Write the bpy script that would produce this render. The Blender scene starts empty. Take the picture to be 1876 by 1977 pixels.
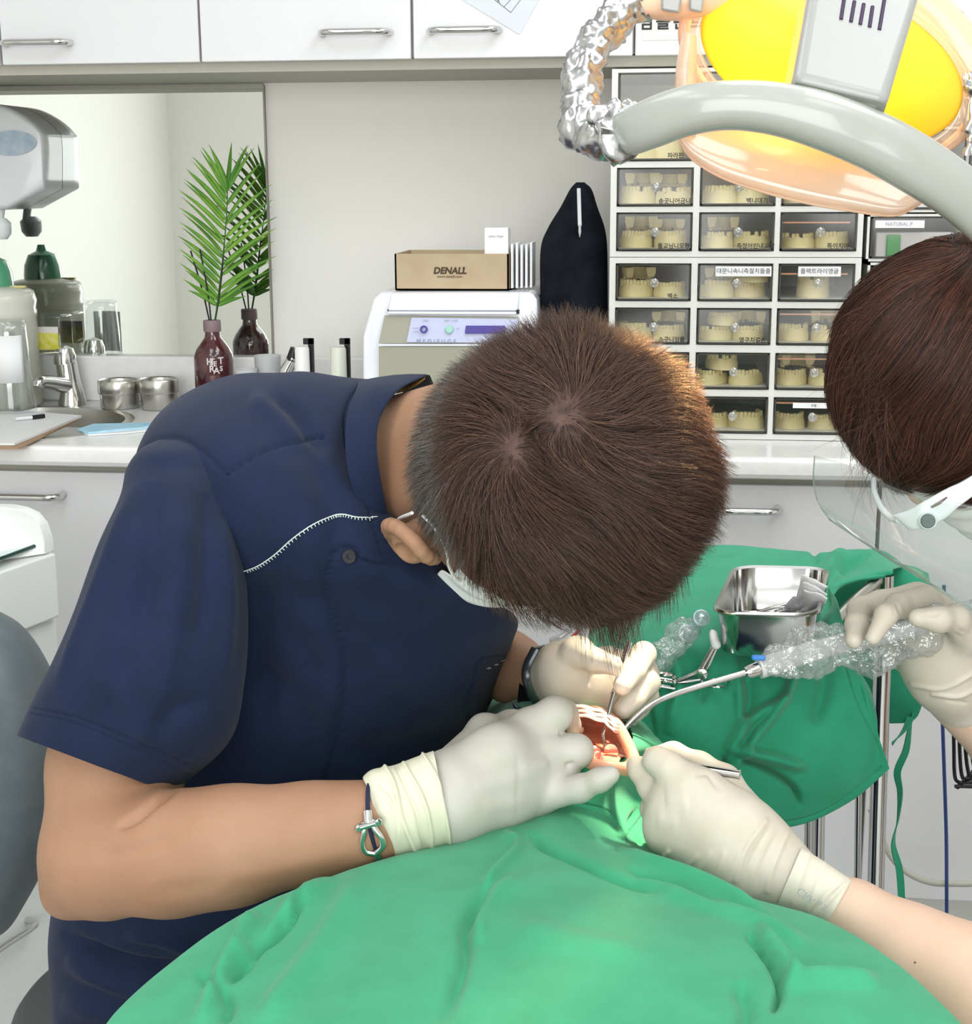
import bpy, math, random
import numpy as np
from mathutils import Vector, Matrix
random.seed(7)
rng = np.random.default_rng(11)
SC = bpy.context.scene
COL = SC.collection
# ------------------------------------------------------------------ camera
W_, H_ = 1876, 1977
FPX = 2880.0
CAMP = np.array([0.0, 0.0, 1.275])
PITCH, YAW, ROLL = math.radians(12.5), math.radians(7.0), -0.005
def _rot(ax, a):
    return np.array(Matrix.Rotation(a, 3, ax))
RC = _rot('Z', YAW) @ _rot('X', math.pi/2 - PITCH) @ _rot('Z', ROLL)
cam = bpy.data.cameras.new('camera')
cam.sensor_fit = 'HORIZONTAL'; cam.sensor_width = 36.0
cam.lens = FPX / W_ * 36.0
cam.clip_start = 0.02; cam.clip_end = 50
camo = bpy.data.objects.new('camera', cam); COL.objects.link(camo)
camo.matrix_world = Matrix.Translation(Vector(CAMP)) @ Matrix(RC.tolist()).to_4x4()
SC.camera = camo
# ------------------------------------------------------------------ view and world
SC.view_settings.view_transform = 'Standard'
SC.view_settings.look = 'None'
SC.view_settings.gamma = 1.0
SC.view_settings.use_curve_mapping = False
SC.view_settings.exposure = 0.07
wd = bpy.data.worlds.new('world'); SC.world = wd; wd.use_nodes = True
wd.node_tree.nodes['Background'].inputs[0].default_value = (0.9, 0.95, 1.0, 1)
wd.node_tree.nodes['Background'].inputs[1].default_value = 0.3
try:
    SC.cycles.max_bounces = 8; SC.cycles.diffuse_bounces = 4; SC.cycles.glossy_bounces = 4
    SC.cycles.transmission_bounces = 6; SC.cycles.transparent_max_bounces = 16
    SC.cycles.caustics_reflective = False; SC.cycles.caustics_refractive = False
    SC.cycles.sample_clamp_indirect = 6.0
except Exception: pass
def area(name, loc, size, power, col, rot=(0,0,0), sy=None):
    l = bpy.data.lights.new(name, 'AREA'); l.energy = power; l.color = col
    l.shape = 'RECTANGLE'; l.size = size; l.size_y = sy or size
    o = bpy.data.objects.new(name, l); o.location = loc; o.rotation_euler = rot; COL.objects.link(o); return o
LK = 1.0
CEIL = 2.45
area('front_fill_light', (0.0, -1.93, 1.35), 2.6, 70, (0.97, 0.99, 1.0), rot=(math.radians(90), 0, 0), sy=1.5)  # unseen fill light added behind the camera to brighten the fronts
for (lx, ly, lp) in ((-0.8, 1.2, 6), (0.7, 1.2, 8), (-0.9, 0.1, 6), (0.75, 0.1, 7), (0.0, -1.1, 8), (0.3, 1.9, 9)):  # last panel is unseen, added to brighten the dim tray area
    area('ceiling_panel_light', (lx, ly, CEIL-0.03), 0.6, lp*LK, (0.94, 0.98, 1.0), sy=0.9)
# ------------------------------------------------------------------ pixel rays -> real points
def ray(px, py):
    d = RC @ np.array([(px - W_/2)/FPX, -(py - H_/2)/FPX, -1.0])
    return d
def P(px, py, Y):
    d = ray(px, py); return CAMP + d*(Y - CAMP[1])/d[1]
def PZ(px, py, z):
    d = ray(px, py); return CAMP + d*(z - CAMP[2])/d[2]
def PX(px, py, x):
    d = ray(px, py); return CAMP + d*(x - CAMP[0])/d[0]
def R(px, Y):
    return px*Y/FPX*1.0
def proj(v):
    v = np.atleast_2d(v) - CAMP
    c = v @ RC
    z = -c[:, 2]
    return np.stack([W_/2 + FPX*c[:, 0]/z, H_/2 - FPX*c[:, 1]/z], 1)
def srgb(*c):
    if len(c) == 1: c = c[0]
    if isinstance(c, str):
        c = tuple(int(c[i:i+2], 16) for i in (0, 2, 4))
    return tuple(((x/255)/12.92 if x/255 <= 0.04045 else ((x/255+0.055)/1.055)**2.4) for x in c)
# ------------------------------------------------------------------ materials
MATS = {}
def mat(name, col, rough=0.5, metal=0.0, spec=0.5, trans=0.0, alpha=1.0, ior=1.45, var=None, vscale=20.0,
        bump=0.0, bscale=200.0, coat=0.0, sheen=0.0, sss=0.0, sssr=(1, .3, .2), emit=None, estr=0.0, aniso=0.0, translucent=0.0, thin=False):
    if name in MATS: return MATS[name]
    m = bpy.data.materials.new(name); m.use_nodes = True; MATS[name] = m
    nt = m.node_tree; b = nt.nodes['Principled BSDF']
    c = srgb(col) if isinstance(col, str) else col
    b.inputs['Base Color'].default_value = (*c, 1)
    b.inputs['Roughness'].default_value = rough; b.inputs['Metallic'].default_value = metal
    b.inputs['Specular IOR Level'].default_value = spec; b.inputs['Transmission Weight'].default_value = trans
    b.inputs['Alpha'].default_value = alpha; b.inputs['IOR'].default_value = ior
    b.inputs['Coat Weight'].default_value = coat; b.inputs['Sheen Weight'].default_value = sheen
    if sss: 
        b.inputs['Subsurface Weight'].default_value = sss; b.inputs['Subsurface Radius'].default_value = sssr
        b.inputs['Subsurface Scale'].default_value = 0.004
    if emit is not None:
        e = srgb(emit) if isinstance(emit, str) else emit
        b.inputs['Emission Color'].default_value = (*e, 1); b.inputs['Emission Strength'].default_value = estr
    tc = nt.nodes.new('ShaderNodeTexCoord')
    if var is not None:
        v = srgb(var) if isinstance(var, str) else var
        n = nt.nodes.new('ShaderNodeTexNoise'); n.inputs['Scale'].default_value = vscale; n.inputs['Detail'].default_value = 5
        mx = nt.nodes.new('ShaderNodeMix'); mx.data_type = 'RGBA'
        mx.inputs[6].default_value = (*c, 1); mx.inputs[7].default_value = (*v, 1)
        nt.links.new(tc.outputs['Object'], n.inputs['Vector'])
        rp = nt.nodes.new('ShaderNodeMapRange'); rp.inputs[1].default_value = 0.35; rp.inputs[2].default_value = 0.65
        nt.links.new(n.outputs['Fac'], rp.inputs[0])
        nt.links.new(rp.outputs[0], mx.inputs[0]); nt.links.new(mx.outputs[2], b.inputs['Base Color'])
    if bump:
        n2 = nt.nodes.new('ShaderNodeTexNoise'); n2.inputs['Scale'].default_value = bscale; n2.inputs['Detail'].default_value = 4
        bp = nt.nodes.new('ShaderNodeBump'); bp.inputs['Strength'].default_value = bump; bp.inputs['Distance'].default_value = 0.0006
        nt.links.new(tc.outputs['Object'], n2.inputs['Vector']); nt.links.new(n2.outputs['Fac'], bp.inputs['Height'])
        nt.links.new(bp.outputs['Normal'], b.inputs['Normal'])
    if translucent:
        tr = nt.nodes.new('ShaderNodeBsdfTranslucent'); tr.inputs[0].default_value = (*c, 1)
        ms = nt.nodes.new('ShaderNodeMixShader'); ms.inputs[0].default_value = translucent
        nt.links.new(b.outputs[0], ms.inputs[1]); nt.links.new(tr.outputs[0], ms.inputs[2])
        nt.links.new(ms.outputs[0], nt.nodes['Material Output'].inputs['Surface'])
    return m
def clearmat(name, tint=(1, 1, 1), gl=0.12, rough=0.05, milky=0.0, mcol=(1, 1, 1), bump=0.0, bscale=60):
    """thin clear plastic: see-through with a real gloss and an optional milky part"""
    if name in MATS: return MATS[name]
    m = bpy.data.materials.new(name); m.use_nodes = True; MATS[name] = m
    nt = m.node_tree; nt.nodes.remove(nt.nodes['Principled BSDF'])
    t = nt.nodes.new('ShaderNodeBsdfTransparent'); t.inputs[0].default_value = (*tint, 1)
    g = nt.nodes.new('ShaderNodeBsdfGlossy'); g.inputs['Roughness'].default_value = rough
    lw = nt.nodes.new('ShaderNodeLayerWeight'); lw.inputs[0].default_value = 0.35
    pw = nt.nodes.new('ShaderNodeMath'); pw.operation = 'POWER'; pw.inputs[1].default_value = 3.0
    mul = nt.nodes.new('ShaderNodeMath'); mul.operation = 'MULTIPLY_ADD'; mul.inputs[1].default_value = 0.5; mul.inputs[2].default_value = gl*0.25
    nt.links.new(lw.outputs['Facing'], pw.inputs[0]); nt.links.new(pw.outputs[0], mul.inputs[0])
    s1 = nt.nodes.new('ShaderNodeMixShader'); nt.links.new(mul.outputs[0], s1.inputs[0])
    base = t.outputs[0]
    if milky:
        d = nt.nodes.new('ShaderNodeBsdfTranslucent'); d.inputs[0].default_value = (*mcol, 1)
        d2 = nt.nodes.new('ShaderNodeBsdfDiffuse'); d2.inputs[0].default_value = (*mcol, 1)
        sd = nt.nodes.new('ShaderNodeMixShader'); sd.inputs[0].default_value = 0.5
        nt.links.new(d.outputs[0], sd.inputs[1]); nt.links.new(d2.outputs[0], sd.inputs[2])
        s0 = nt.nodes.new('ShaderNodeMixShader'); s0.inputs[0].default_value = milky
        nt.links.new(t.outputs[0], s0.inputs[1]); nt.links.new(sd.outputs[0], s0.inputs[2]); base = s0.outputs[0]
    if bump:
        tc = nt.nodes.new('ShaderNodeTexCoord'); n2 = nt.nodes.new('ShaderNodeTexNoise'); n2.inputs['Scale'].default_value = bscale
        bp = nt.nodes.new('ShaderNodeBump'); bp.inputs['Strength'].default_value = bump; bp.inputs['Distance'].default_value = 0.004
        nt.links.new(tc.outputs['Object'], n2.inputs['Vector']); nt.links.new(n2.outputs['Fac'], bp.inputs['Height'])
        nt.links.new(bp.outputs['Normal'], g.inputs['Normal']); nt.links.new(bp.outputs['Normal'], lw.inputs['Normal'])
    nt.links.new(base, s1.inputs[1]); nt.links.new(g.outputs[0], s1.inputs[2])
    nt.links.new(s1.outputs[0], nt.nodes['Material Output'].inputs['Surface'])
    return m
# ------------------------------------------------------------------ mesh collecting
class MB:
    def __init__(s): s.v = []; s.f = []; s.n = 0; s.m = []; s.cur = 0
    def add(s, v, f):
        v = np.asarray(v, float).reshape(-1, 3)
        s.v.append(v); s.f.append([tuple(int(i)+s.n for i in q) for q in f]); s.m += [s.cur]*len(f); s.n += len(v); return s
    def box(s, lo, hi, rot=None, org=None):
        (x0, y0, z0), (x1, y1, z1) = lo, hi
        v = np.array([(x0,y0,z0),(x1,y0,z0),(x1,y1,z0),(x0,y1,z0),(x0,y0,z1),(x1,y0,z1),(x1,y1,z1),(x0,y1,z1)], float)
        if rot is not None: v = v @ np.asarray(rot).T
        if org is not None: v = v + np.asarray(org)
        return s.add(v, [(3,2,1,0),(4,5,6,7),(0,1,5,4),(1,2,6,5),(2,3,7,6),(3,0,4,7)])
    def rings(s, rr, cap0=True, cap1=True, closed=False):
        """rr: array (k, n, 3) of rings"""
        rr = np.asarray(rr, float); k, n, _ = rr.shape
        f = []
        kk = k if closed else k-1
        for i in range(kk):
            a = i*n; b = ((i+1) % k)*n
            for j in range(n):
                j2 = (j+1) % n
                f.append((a+j, a+j2, b+j2, b+j))
        if not closed:
            if cap0: f.append(tuple(range(n-1, -1, -1)))
            if cap1: f.append(tuple((k-1)*n + j for j in range(n)))
        return s.add(rr.reshape(-1, 3), f)
    def tube(s, pts, rad, n=10, cap=True, closed=False, sq=None):
        pts = np.asarray(pts, float); k = len(pts)
        rad = np.broadcast_to(np.asarray(rad, float), (k,))
        fr = frames(pts, closed)
        th = np.linspace(0, 2*np.pi, n, endpoint=False)
        c, sn = np.cos(th), np.sin(th)
        if sq: sn = sn*sq
        rr = pts[:, None, :] + rad[:, None, None]*(c[None, :, None]*fr[0][:, None, :] + sn[None, :, None]*fr[1][:, None, :])
        return s.rings(rr, cap, cap, closed)
    def lathe(s, prof, org=(0,0,0), n=32, axis=None, cap0=True, cap1=True):
        prof = np.asarray(prof, float)
        th = np.linspace(0, 2*np.pi, n, endpoint=False)
        rr = np.stack([prof[:, 0, None]*np.cos(th), prof[:, 0, None]*np.sin(th), np.repeat(prof[:, 1, None], n, 1)], 2)
        if axis is not None:
            q = np.array(Vector((0,0,1)).rotation_difference(Vector(axis)).to_matrix()); rr = rr @ q.T
        return s.rings(rr + np.asarray(org), cap0, cap1)
    def grid(s, g):
        g = np.asarray(g, float); a, b, _ = g.shape
        i, j = np.meshgrid(np.arange(a-1), np.arange(b-1), indexing='ij')
        k = (i*b + j).ravel()
        return s.add(g.reshape(-1, 3), np.stack([k, k+1, k+b+1, k+b], 1).tolist())
    def prism(s, poly, y0, y1, fn=lambda x, y, z: (x, y, z)):
        """poly of (x,z) extruded from y0 to y1"""
        n = len(poly)
        v = [fn(x, y0, z) for x, z in poly] + [fn(x, y1, z) for x, z in poly]
        f = [tuple(range(n)), tuple(range(2*n-1, n-1, -1))] + [(i, i+n, (i+1) % n + n, (i+1) % n) for i in range(n)]
        return s.add(v, f)
    def build(s, name, m=None, parent=None, smooth=True, bevel=0, seg=2, solid=0, autos=None, sub=0, **props):
        me = bpy.data.meshes.new(name)
        v = np.concatenate(s.v) if s.v else np.zeros((0, 3))
        me.from_pydata(v.tolist(), [], [q for fs in s.f for q in fs]); me.validate(clean_customdata=False)
        if len(me.polygons) == len(s.m) and any(s.m): me.polygons.foreach_set('material_index', s.m)
        return finish(me, name, m, parent, smooth, bevel, seg, solid, autos, sub, **props)
def finish(me, name, m, parent=None, smooth=True, bevel=0, seg=2, solid=0, autos=None, sub=0, **props):
    for x in (m if isinstance(m, (list, tuple)) else [m]):
        if x is not None: me.materials.append(x)
    if smooth: me.polygons.foreach_set('use_smooth', [True]*len(me.polygons))
    me.update()
    o = bpy.data.objects.new(name, me); COL.objects.link(o)
    if parent is not None:
        o.parent = parent
        r = parent
        while r.parent is not None: r = r.parent
        if r.type == 'EMPTY':
            pl = Vector(r.get('_org', (0, 0, 0)))
            if pl.length: me.transform(Matrix.Translation(-pl))
    if sub:
        md = o.modifiers.new('sub', 'SUBSURF'); md.levels = sub; md.render_levels = sub
    if solid:
        md = o.modifiers.new('solid', 'SOLIDIFY'); md.thickness = solid; md.offset = 0
    if bevel:
        md = o.modifiers.new('bevel', 'BEVEL'); md.width = bevel; md.segments = seg; md.limit_method = 'ANGLE'; md.angle_limit = math.radians(40)
        md.harden_normals = False
    if smooth and autos is not False:
        ang = math.radians(autos or 38)
        # sharp edges by angle
        import bmesh
        if len(me.polygons) < 60000:
            bm = bmesh.new(); bm.from_mesh(me)
            for e in bm.edges:
                if len(e.link_faces) == 2 and e.calc_face_angle(0) > ang: e.smooth = False
            bm.to_mesh(me); bm.free()
    for k, val in props.items(): o[k] = val
    return o
def thing(name, label, cat, loc=(0, 0, 0), group=None):
    """an Empty at the thing's base; parts are given in world coordinates and moved under it"""
    o = bpy.data.objects.new(name, None); COL.objects.link(o); o.location = tuple(float(a) for a in loc); o.empty_display_size = 0.02
    o['_org'] = [float(a) for a in loc]
    o['label'] = label; o['category'] = cat
    if group: o['group'] = group
    return o
def tag(o, label, cat, group=None):
    o['label'] = label; o['category'] = cat
    if group: o['group'] = group
    return o
def struct(o): o['kind'] = 'structure'; return o
def copy_tree(o, parent=None):
    c = o.copy(); COL.objects.link(c)
    if parent is not None: c.parent = parent
    for ch in list(o.children): copy_tree(ch, c)
    return c
def frames(pts, closed=False):
    k = len(pts)
    t = np.gradient(pts, axis=0) if not closed else (np.roll(pts, -1, 0) - np.roll(pts, 1, 0))
    t /= np.linalg.norm(t, axis=1, keepdims=True) + 1e-12
    up = np.array([0, 0, 1.0]) if abs(t[0][2]) < 0.9 else np.array([1.0, 0, 0])
    a = np.cross(up, t[0]); a /= np.linalg.norm(a)
    A = [a]
    for i in range(1, k):
        a = A[-1] - t[i]*np.dot(A[-1], t[i]); n = np.linalg.norm(a)
        A.append(a/n if n > 1e-9 else A[-1])
    A = np.array(A); B = np.cross(t, A)
    return A, B
def spline(pts, n):
    """Catmull-Rom through points of any dimension, n samples"""
    p = np.asarray(pts, float); k = len(p)
    if k == 2: return p[0] + np.linspace(0, 1, n)[:, None]*(p[1]-p[0])
    q = np.vstack([2*p[0]-p[1], p, 2*p[-1]-p[-2]])
    u = np.linspace(0, k-1, n); i = np.minimum(u.astype(int), k-2); f = (u-i)[:, None]
    a, b, c, d = q[i], q[i+1], q[i+2], q[i+3]
    return 0.5*((2*b) + (-a+c)*f + (2*a-5*b+4*c-d)*f**2 + (-a+3*b-3*c+d)*f**3)
def spline_grid(g, nu, nv):
    g = np.asarray(g, float)
    a = np.stack([spline(g[:, j], nu) for j in range(g.shape[1])], 1)
    return np.stack([spline(a[i], nv) for i in range(nu)], 0)
def vnoise(p, scale=1.0, seed=0):
    """smooth value noise in 3D, vectorised"""
    p = np.asarray(p)*scale + seed*17.3
    i = np.floor(p).astype(np.int64); f = p - i; f = f*f*(3-2*f)
    def h(a, b, c):
        n = (a*374761393 + b*668265263 + c*2147483647 + seed*974634777) & 0xffffffff
        n = ((n ^ (n >> 13))*1274126177) & 0xffffffff
        return ((n ^ (n >> 16)) & 0xffff)/65535.0*2-1
    r = 0
    for dx in (0, 1):
        for dy in (0, 1):
            for dz in (0, 1):
                w = (f[..., 0] if dx else 1-f[..., 0])*(f[..., 1] if dy else 1-f[..., 1])*(f[..., 2] if dz else 1-f[..., 2])
                r = r + w*h(i[..., 0]+dx, i[..., 1]+dy, i[..., 2]+dz)
    return r
# ------------------------------------------------------------------ signed-distance modelling
def cone(a, b, ra, rb=None, k=0.01): return ('c', np.asarray(a, float), np.asarray(b, float), ra, rb if rb is not None else ra, k)
def ell(c, rad, rot=None, k=0.01, sub=False): return ('e', np.asarray(c, float), np.asarray(rad, float), np.eye(3) if rot is None else np.asarray(rot), k, sub)
def chain(js, k=0.006):
    """js: list of (point, radius)"""
    return [cone(js[i][0], js[i+1][0], js[i][1], js[i+1][1], k) for i in range(len(js)-1)]
def sdf_arrays(prims, res, pad=None):
    lo = np.full(3, 1e9); hi = -lo
    for p in prims:
        if p[0] == 'c':
            r = max(p[3], p[4]); lo = np.minimum(lo, np.minimum(p[1], p[2])-r); hi = np.maximum(hi, np.maximum(p[1], p[2])+r)
        elif not p[5]:
            r = max(p[2]); lo = np.minimum(lo, p[1]-r); hi = np.maximum(hi, p[1]+r)
    lo = lo - 4*res; hi = hi + 4*res
    n = np.ceil((hi-lo)/res).astype(int)+1
    D = np.full(n, 0.05, np.float32)
    for p in prims:
        k = p[5] if p[0] == 'c' else p[4]
        if p[0] == 'c':
            r = max(p[3], p[4])+k+3*res; a = np.minimum(p[1], p[2])-r; b = np.maximum(p[1], p[2])+r
        else:
            r = max(p[2])+k+3*res; a = p[1]-r; b = p[1]+r
        i0 = np.maximum(((a-lo)/res).astype(int), 0); i1 = np.minimum(((b-lo)/res).astype(int)+2, n)
        if (i1 <= i0).any(): continue
        X = (lo[0]+res*np.arange(i0[0], i1[0])).astype(np.float32)[:, None, None]
        Y = (lo[1]+res*np.arange(i0[1], i1[1])).astype(np.float32)[None, :, None]
        Z = (lo[2]+res*np.arange(i0[2], i1[2])).astype(np.float32)[None, None, :]
        if p[0] == 'c':
            A, B, ra, rb = p[1], p[2], p[3], p[4]; AB = B-A; L2 = float(AB@AB)+1e-12
            t = ((X-A[0])*AB[0]+(Y-A[1])*AB[1]+(Z-A[2])*AB[2])/L2
            t = np.clip(t, 0, 1)
            d = np.sqrt((X-A[0]-t*AB[0])**2+(Y-A[1]-t*AB[1])**2+(Z-A[2]-t*AB[2])**2) - (ra+(rb-ra)*t)
        else:
            c, rad, M = p[1], p[2], p[3]
            x, y, z = X-c[0], Y-c[1], Z-c[2]
            q = [(x*M[0, i]+y*M[1, i]+z*M[2, i]) for i in range(3)]
            k0 = np.sqrt(sum((q[i]/rad[i])**2 for i in range(3)))
            k1 = np.sqrt(sum((q[i]/rad[i]**2)**2 for i in range(3)))+1e-9
            d = k0*(k0-1)/k1
        S = D[i0[0]:i1[0], i0[1]:i1[1], i0[2]:i1[2]]
        if p[0] == 'e' and p[5]:
            h = np.maximum(k-np.abs(-d-S), 0)/max(k, 1e-6)
            S[...] = np.maximum(-d, S)+h*h*k/4
        else:
            h = np.maximum(k-np.abs(d-S), 0)/max(k, 1e-6)
            S[...] = np.minimum(d, S)-h*h*k/4
    return D, lo, res
def surface_nets(D, lo, res):
    s = D < 0
    nx, ny, nz = D.shape
    cnt = np.zeros((nx-1, ny-1, nz-1), np.int8)
    for dx in (0, 1):
        for dy in (0, 1):
            for dz in (0, 1): cnt += s[dx:nx-1+dx, dy:ny-1+dy, dz:nz-1+dz]
    act = (cnt > 0) & (cnt < 8)
    idx = np.full(act.shape, -1, np.int64); ii = np.argwhere(act); idx[act] = np.arange(len(ii))
    acc = np.zeros((len(ii), 3)); num = np.zeros(len(ii))
    cor = [(a, b, c) for a in (0, 1) for b in (0, 1) for c in (0, 1)]
    val = {c: D[ii[:, 0]+c[0], ii[:, 1]+c[1], ii[:, 2]+c[2]].astype(float) for c in cor}
    for c in cor:
        for ax in range(3):
            if c[ax] == 0:
                c2 = list(c); c2[ax] = 1; c2 = tuple(c2)
                a, b = val[c], val[c2]; m = (a < 0) != (b < 0)
                t = a[m]/(a[m]-b[m]); pt = np.array(c, float)[None].repeat(m.sum(), 0); pt[:, ax] += t
                acc[m] += pt; num[m] += 1
    V = lo + res*(ii + acc/num[:, None])
    F = []
    for ax in range(3):
        o = [0, 1, 2]; o.remove(ax); u, v = o
        a = [slice(None)]*3; b = [slice(None)]*3; a[ax] = slice(0, -1); b[ax] = slice(1, None)
        x = s[tuple(a)] != s[tuple(b)]
        e = np.argwhere(x); e = e[(e[:, u] > 0) & (e[:, v] > 0) & (e[:, u] < D.shape[u]-1) & (e[:, v] < D.shape[v]-1)]
        q = []
        for du, dv in ((1, 1), (0, 1), (0, 0), (1, 0)):
            w = e.copy(); w[:, u] -= du; w[:, v] -= dv; q.append(idx[w[:, 0], w[:, 1], w[:, 2]])
        q = np.stack(q, 1)
        fl = s[e[:, 0], e[:, 1], e[:, 2]]
        if ax == 1: fl = ~fl
        q[~fl] = q[~fl][:, ::-1]
        F.append(q)
    return V, np.concatenate(F)
def vnormals(V, F):
    n = np.cross(V[F[:, 2]]-V[F[:, 0]], V[F[:, 3]]-V[F[:, 1]])
    N = np.zeros_like(V)
    for i in range(4): np.add.at(N, F[:, i], n)
    return N/(np.linalg.norm(N, axis=1, keepdims=True)+1e-12)
def vsmooth(V, F, it=2, w=0.5):
    for _ in range(it):
        S = np.zeros_like(V); c = np.zeros(len(V))
        for i in range(4):
            np.add.at(S, F[:, i], V[F[:, (i+1) % 4]]); np.add.at(c, F[:, i], 1)
            np.add.at(S, F[:, i], V[F[:, (i-1) % 4]]); np.add.at(c, F[:, i], 1)
        V = V*(1-w) + w*S/np.maximum(c, 1)[:, None]
    return V
def sdf(prims, res, smooth=1, disp=None):
    D, lo, r = sdf_arrays(prims, res); V, F = surface_nets(D, lo, r)
    V = vsmooth(V, F, smooth)
    if disp is not None: V = disp(V, vnormals(V, F))
    return V, F
def fmesh(name, V, F, m=None, parent=None, **kw):
    """fast mesh from arrays of equal-sided faces"""
    V = np.asarray(V, np.float32); F = np.asarray(F, np.int32); s = F.shape[1]
    me = bpy.data.meshes.new(name)
    me.vertices.add(len(V)); me.vertices.foreach_set('co', V.ravel())
    me.loops.add(F.size); me.loops.foreach_set('vertex_index', F.ravel())
    me.polygons.add(len(F)); me.polygons.foreach_set('loop_start', np.arange(len(F), dtype=np.int32)*s)
    try: me.polygons.foreach_set('loop_total', np.full(len(F), s, np.int32))
    except Exception: pass
    me.update(calc_edges=True)
    kw.setdefault('autos', False)
    return finish(me, name, m, parent, **kw)
# ------------------------------------------------------------------ folds measured along photographed lines
def segdist(q, pl):
    """distance (px) from points q to polyline pl and the running parameter 0..1"""
    pl = np.asarray(pl, float); best = np.full(len(q), 1e9); par = np.zeros(len(q)); n = len(pl)-1; side = np.zeros(len(q))
    for i in range(n):
        a, b = pl[i], pl[i+1]; ab = b-a; t = np.clip(((q-a)@ab)/(ab@ab+1e-9), 0, 1)
        dv = q-a-t[:, None]*ab; d = np.hypot(dv[:, 0], dv[:, 1]); m = d < best
        best[m] = d[m]; par[m] = (i+t[m])/n; side[m] = np.sign(ab[0]*dv[m, 1]-ab[1]*dv[m, 0])
    return best, par, side
def folds(V, N, lines, front=True):
    """lines: (polyline px, width px, depth m [, kind]) ; depth>0 raises a ridge, <0 sinks a groove"""
    q = proj(V); out = np.zeros(len(V))
    toc = CAMP - V; toc /= np.linalg.norm(toc, axis=1, keepdims=True)
    fw = np.clip((N*toc).sum(1)*3+0.3, 0, 1) if front else 1.0
    for ln in lines:
        pl, w, d = ln[0], ln[1], ln[2]; kind = ln[3] if len(ln) > 3 else 'g'
        pl = spline(pl, max(6, 6*len(pl))) if len(pl) > 2 else np.asarray(pl, float)
        dist, par, side = segdist(q, pl)
        env = np.clip(np.minimum(par, 1-par)*5, 0, 1)**0.8 if kind != 'full' and kind != 's' else 1.0
        if kind == 's':     # step: one side raised
            out += d*np.exp(-(dist/w)**2)*np.where(side > 0, 1, 0)
        else: out += d*env*np.exp(-(dist/w)**2)
    return V + N*(out*fw)[:, None]
def loft(rings, nu=80, nv=64, ex=2.0, capped=True):
    """rings: list of dict/tuples (pl, pr, Yl, Yr, thick) -> grid (nu, nv, 3). section across pl->pr with half depth 'thick' (m)"""
    K = []
    for (a, b, Y, th) in rings:
        Ya, Yb = (Y if isinstance(Y, tuple) else (Y, Y))
        A, B = P(a[0], a[1], Ya), P(b[0], b[1], Yb)
        K.append(np.concatenate([(A+B)/2, (B-A)/2, [th]]))
    K = spline(np.array(K), nu)
    C, Wv, T = K[:, :3], K[:, 3:6], K[:, 6]
    tan = np.gradient(C, axis=0); 
    vd = C - CAMP; vd /= np.linalg.norm(vd, axis=1, keepdims=True)
    Dv = vd - Wv*((vd*Wv).sum(1)/(Wv*Wv).sum(1))[:, None]; Dv /= np.linalg.norm(Dv, axis=1, keepdims=True)
    th = np.linspace(0, 2*np.pi, nv, endpoint=False)
    c, s = np.cos(th), np.sin(th)
    c = np.sign(c)*np.abs(c)**(2/ex); s = np.sign(s)*np.abs(s)**(2/ex)
    return C[:, None]+c[None, :, None]*Wv[:, None]+s[None, :, None]*Dv[:, None]*T[:, None, None]
def grid_faces(nu, nv, wrap=True):
    i, j = np.meshgrid(np.arange(nu-1), np.arange(nv if wrap else nv-1), indexing='ij')
    j2 = (j+1) % nv
    return np.stack([i*nv+j, i*nv+j2, (i+1)*nv+j2, (i+1)*nv+j], -1).reshape(-1, 4)
def text_mesh(s, size=1.0, ext=0.0002, bold=0.0, shear=0.0, space=1.0):
    cu = bpy.data.curves.new('t', 'FONT'); cu.body = s; cu.size = size; cu.extrude = ext; cu.offset = bold; cu.shear = shear; cu.space_character = space
    cu.align_x = 'CENTER'; cu.align_y = 'CENTER'; cu.resolution_u = 3
    o = bpy.data.objects.new('t', cu); COL.objects.link(o)
    dg = bpy.context.evaluated_depsgraph_get(); dg.update()
    me = bpy.data.meshes.new_from_object(o.evaluated_get(dg))
    bpy.data.objects.remove(o); bpy.data.curves.remove(cu)
    return me
def text(name, s, center, xdir, ydir, size, m, parent=None, **kw):
    """lettering centred at center, reading along xdir, letters upright along ydir"""
    props = {k: kw.pop(k) for k in list(kw) if k in ('label',)}
    me = text_mesh(s, size, **kw)
    x = Vector(xdir).normalized(); y = Vector(ydir).normalized(); z = x.cross(y).normalized(); y = z.cross(x)
    M = Matrix((x, y, z)).transposed().to_4x4(); M.translation = Vector(center)
    me.transform(M); me.materials.clear()
    return finish(me, name, m, parent, smooth=False, **props)
# ================================================================== the room
YW = 2.87; CT = 0.85; CFY = 2.33; UFY = 2.56; UZ = 1.475
X0, X1, Y0 = -2.6, 2.4, -2.0
m_wall = mat('wall_paint', 'f0eee8', 0.6, bump=0.03, bscale=300)
m_white = mat('white_laminate', 'e2e2e3', 0.28, spec=0.5)
m_white2 = mat('warm_white_laminate', 'ecebe6', 0.3)
m_top = mat('white_solid_surface', 'f6f5f3', 0.22, var='f1f0ed', vscale=60)
m_floor = mat('grey_vinyl_floor', 'b9bab8', 0.4, var='b2b3b2', vscale=9, bump=0.02)
m_ceil = mat('ceiling_white', 'f0f0ee', 0.7)
m_chrome = mat('polished_steel', 'd4d4d2', 0.14, 1.0)
m_steel = mat('brushed_steel', 'c4c2bc', 0.3, 1.0, bump=0.05, bscale=400)
m_dkgap = mat('shadow_gap_grey', 'b5b2a4', 0.6)
m_black = mat('black_plastic', '16171a', 0.35)
m_ink = mat('dark_ink', '2c2c30', 0.6)
def slab(name, lo, hi, m): return struct(MB().box(lo, hi).build(name, m, smooth=False))
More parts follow.
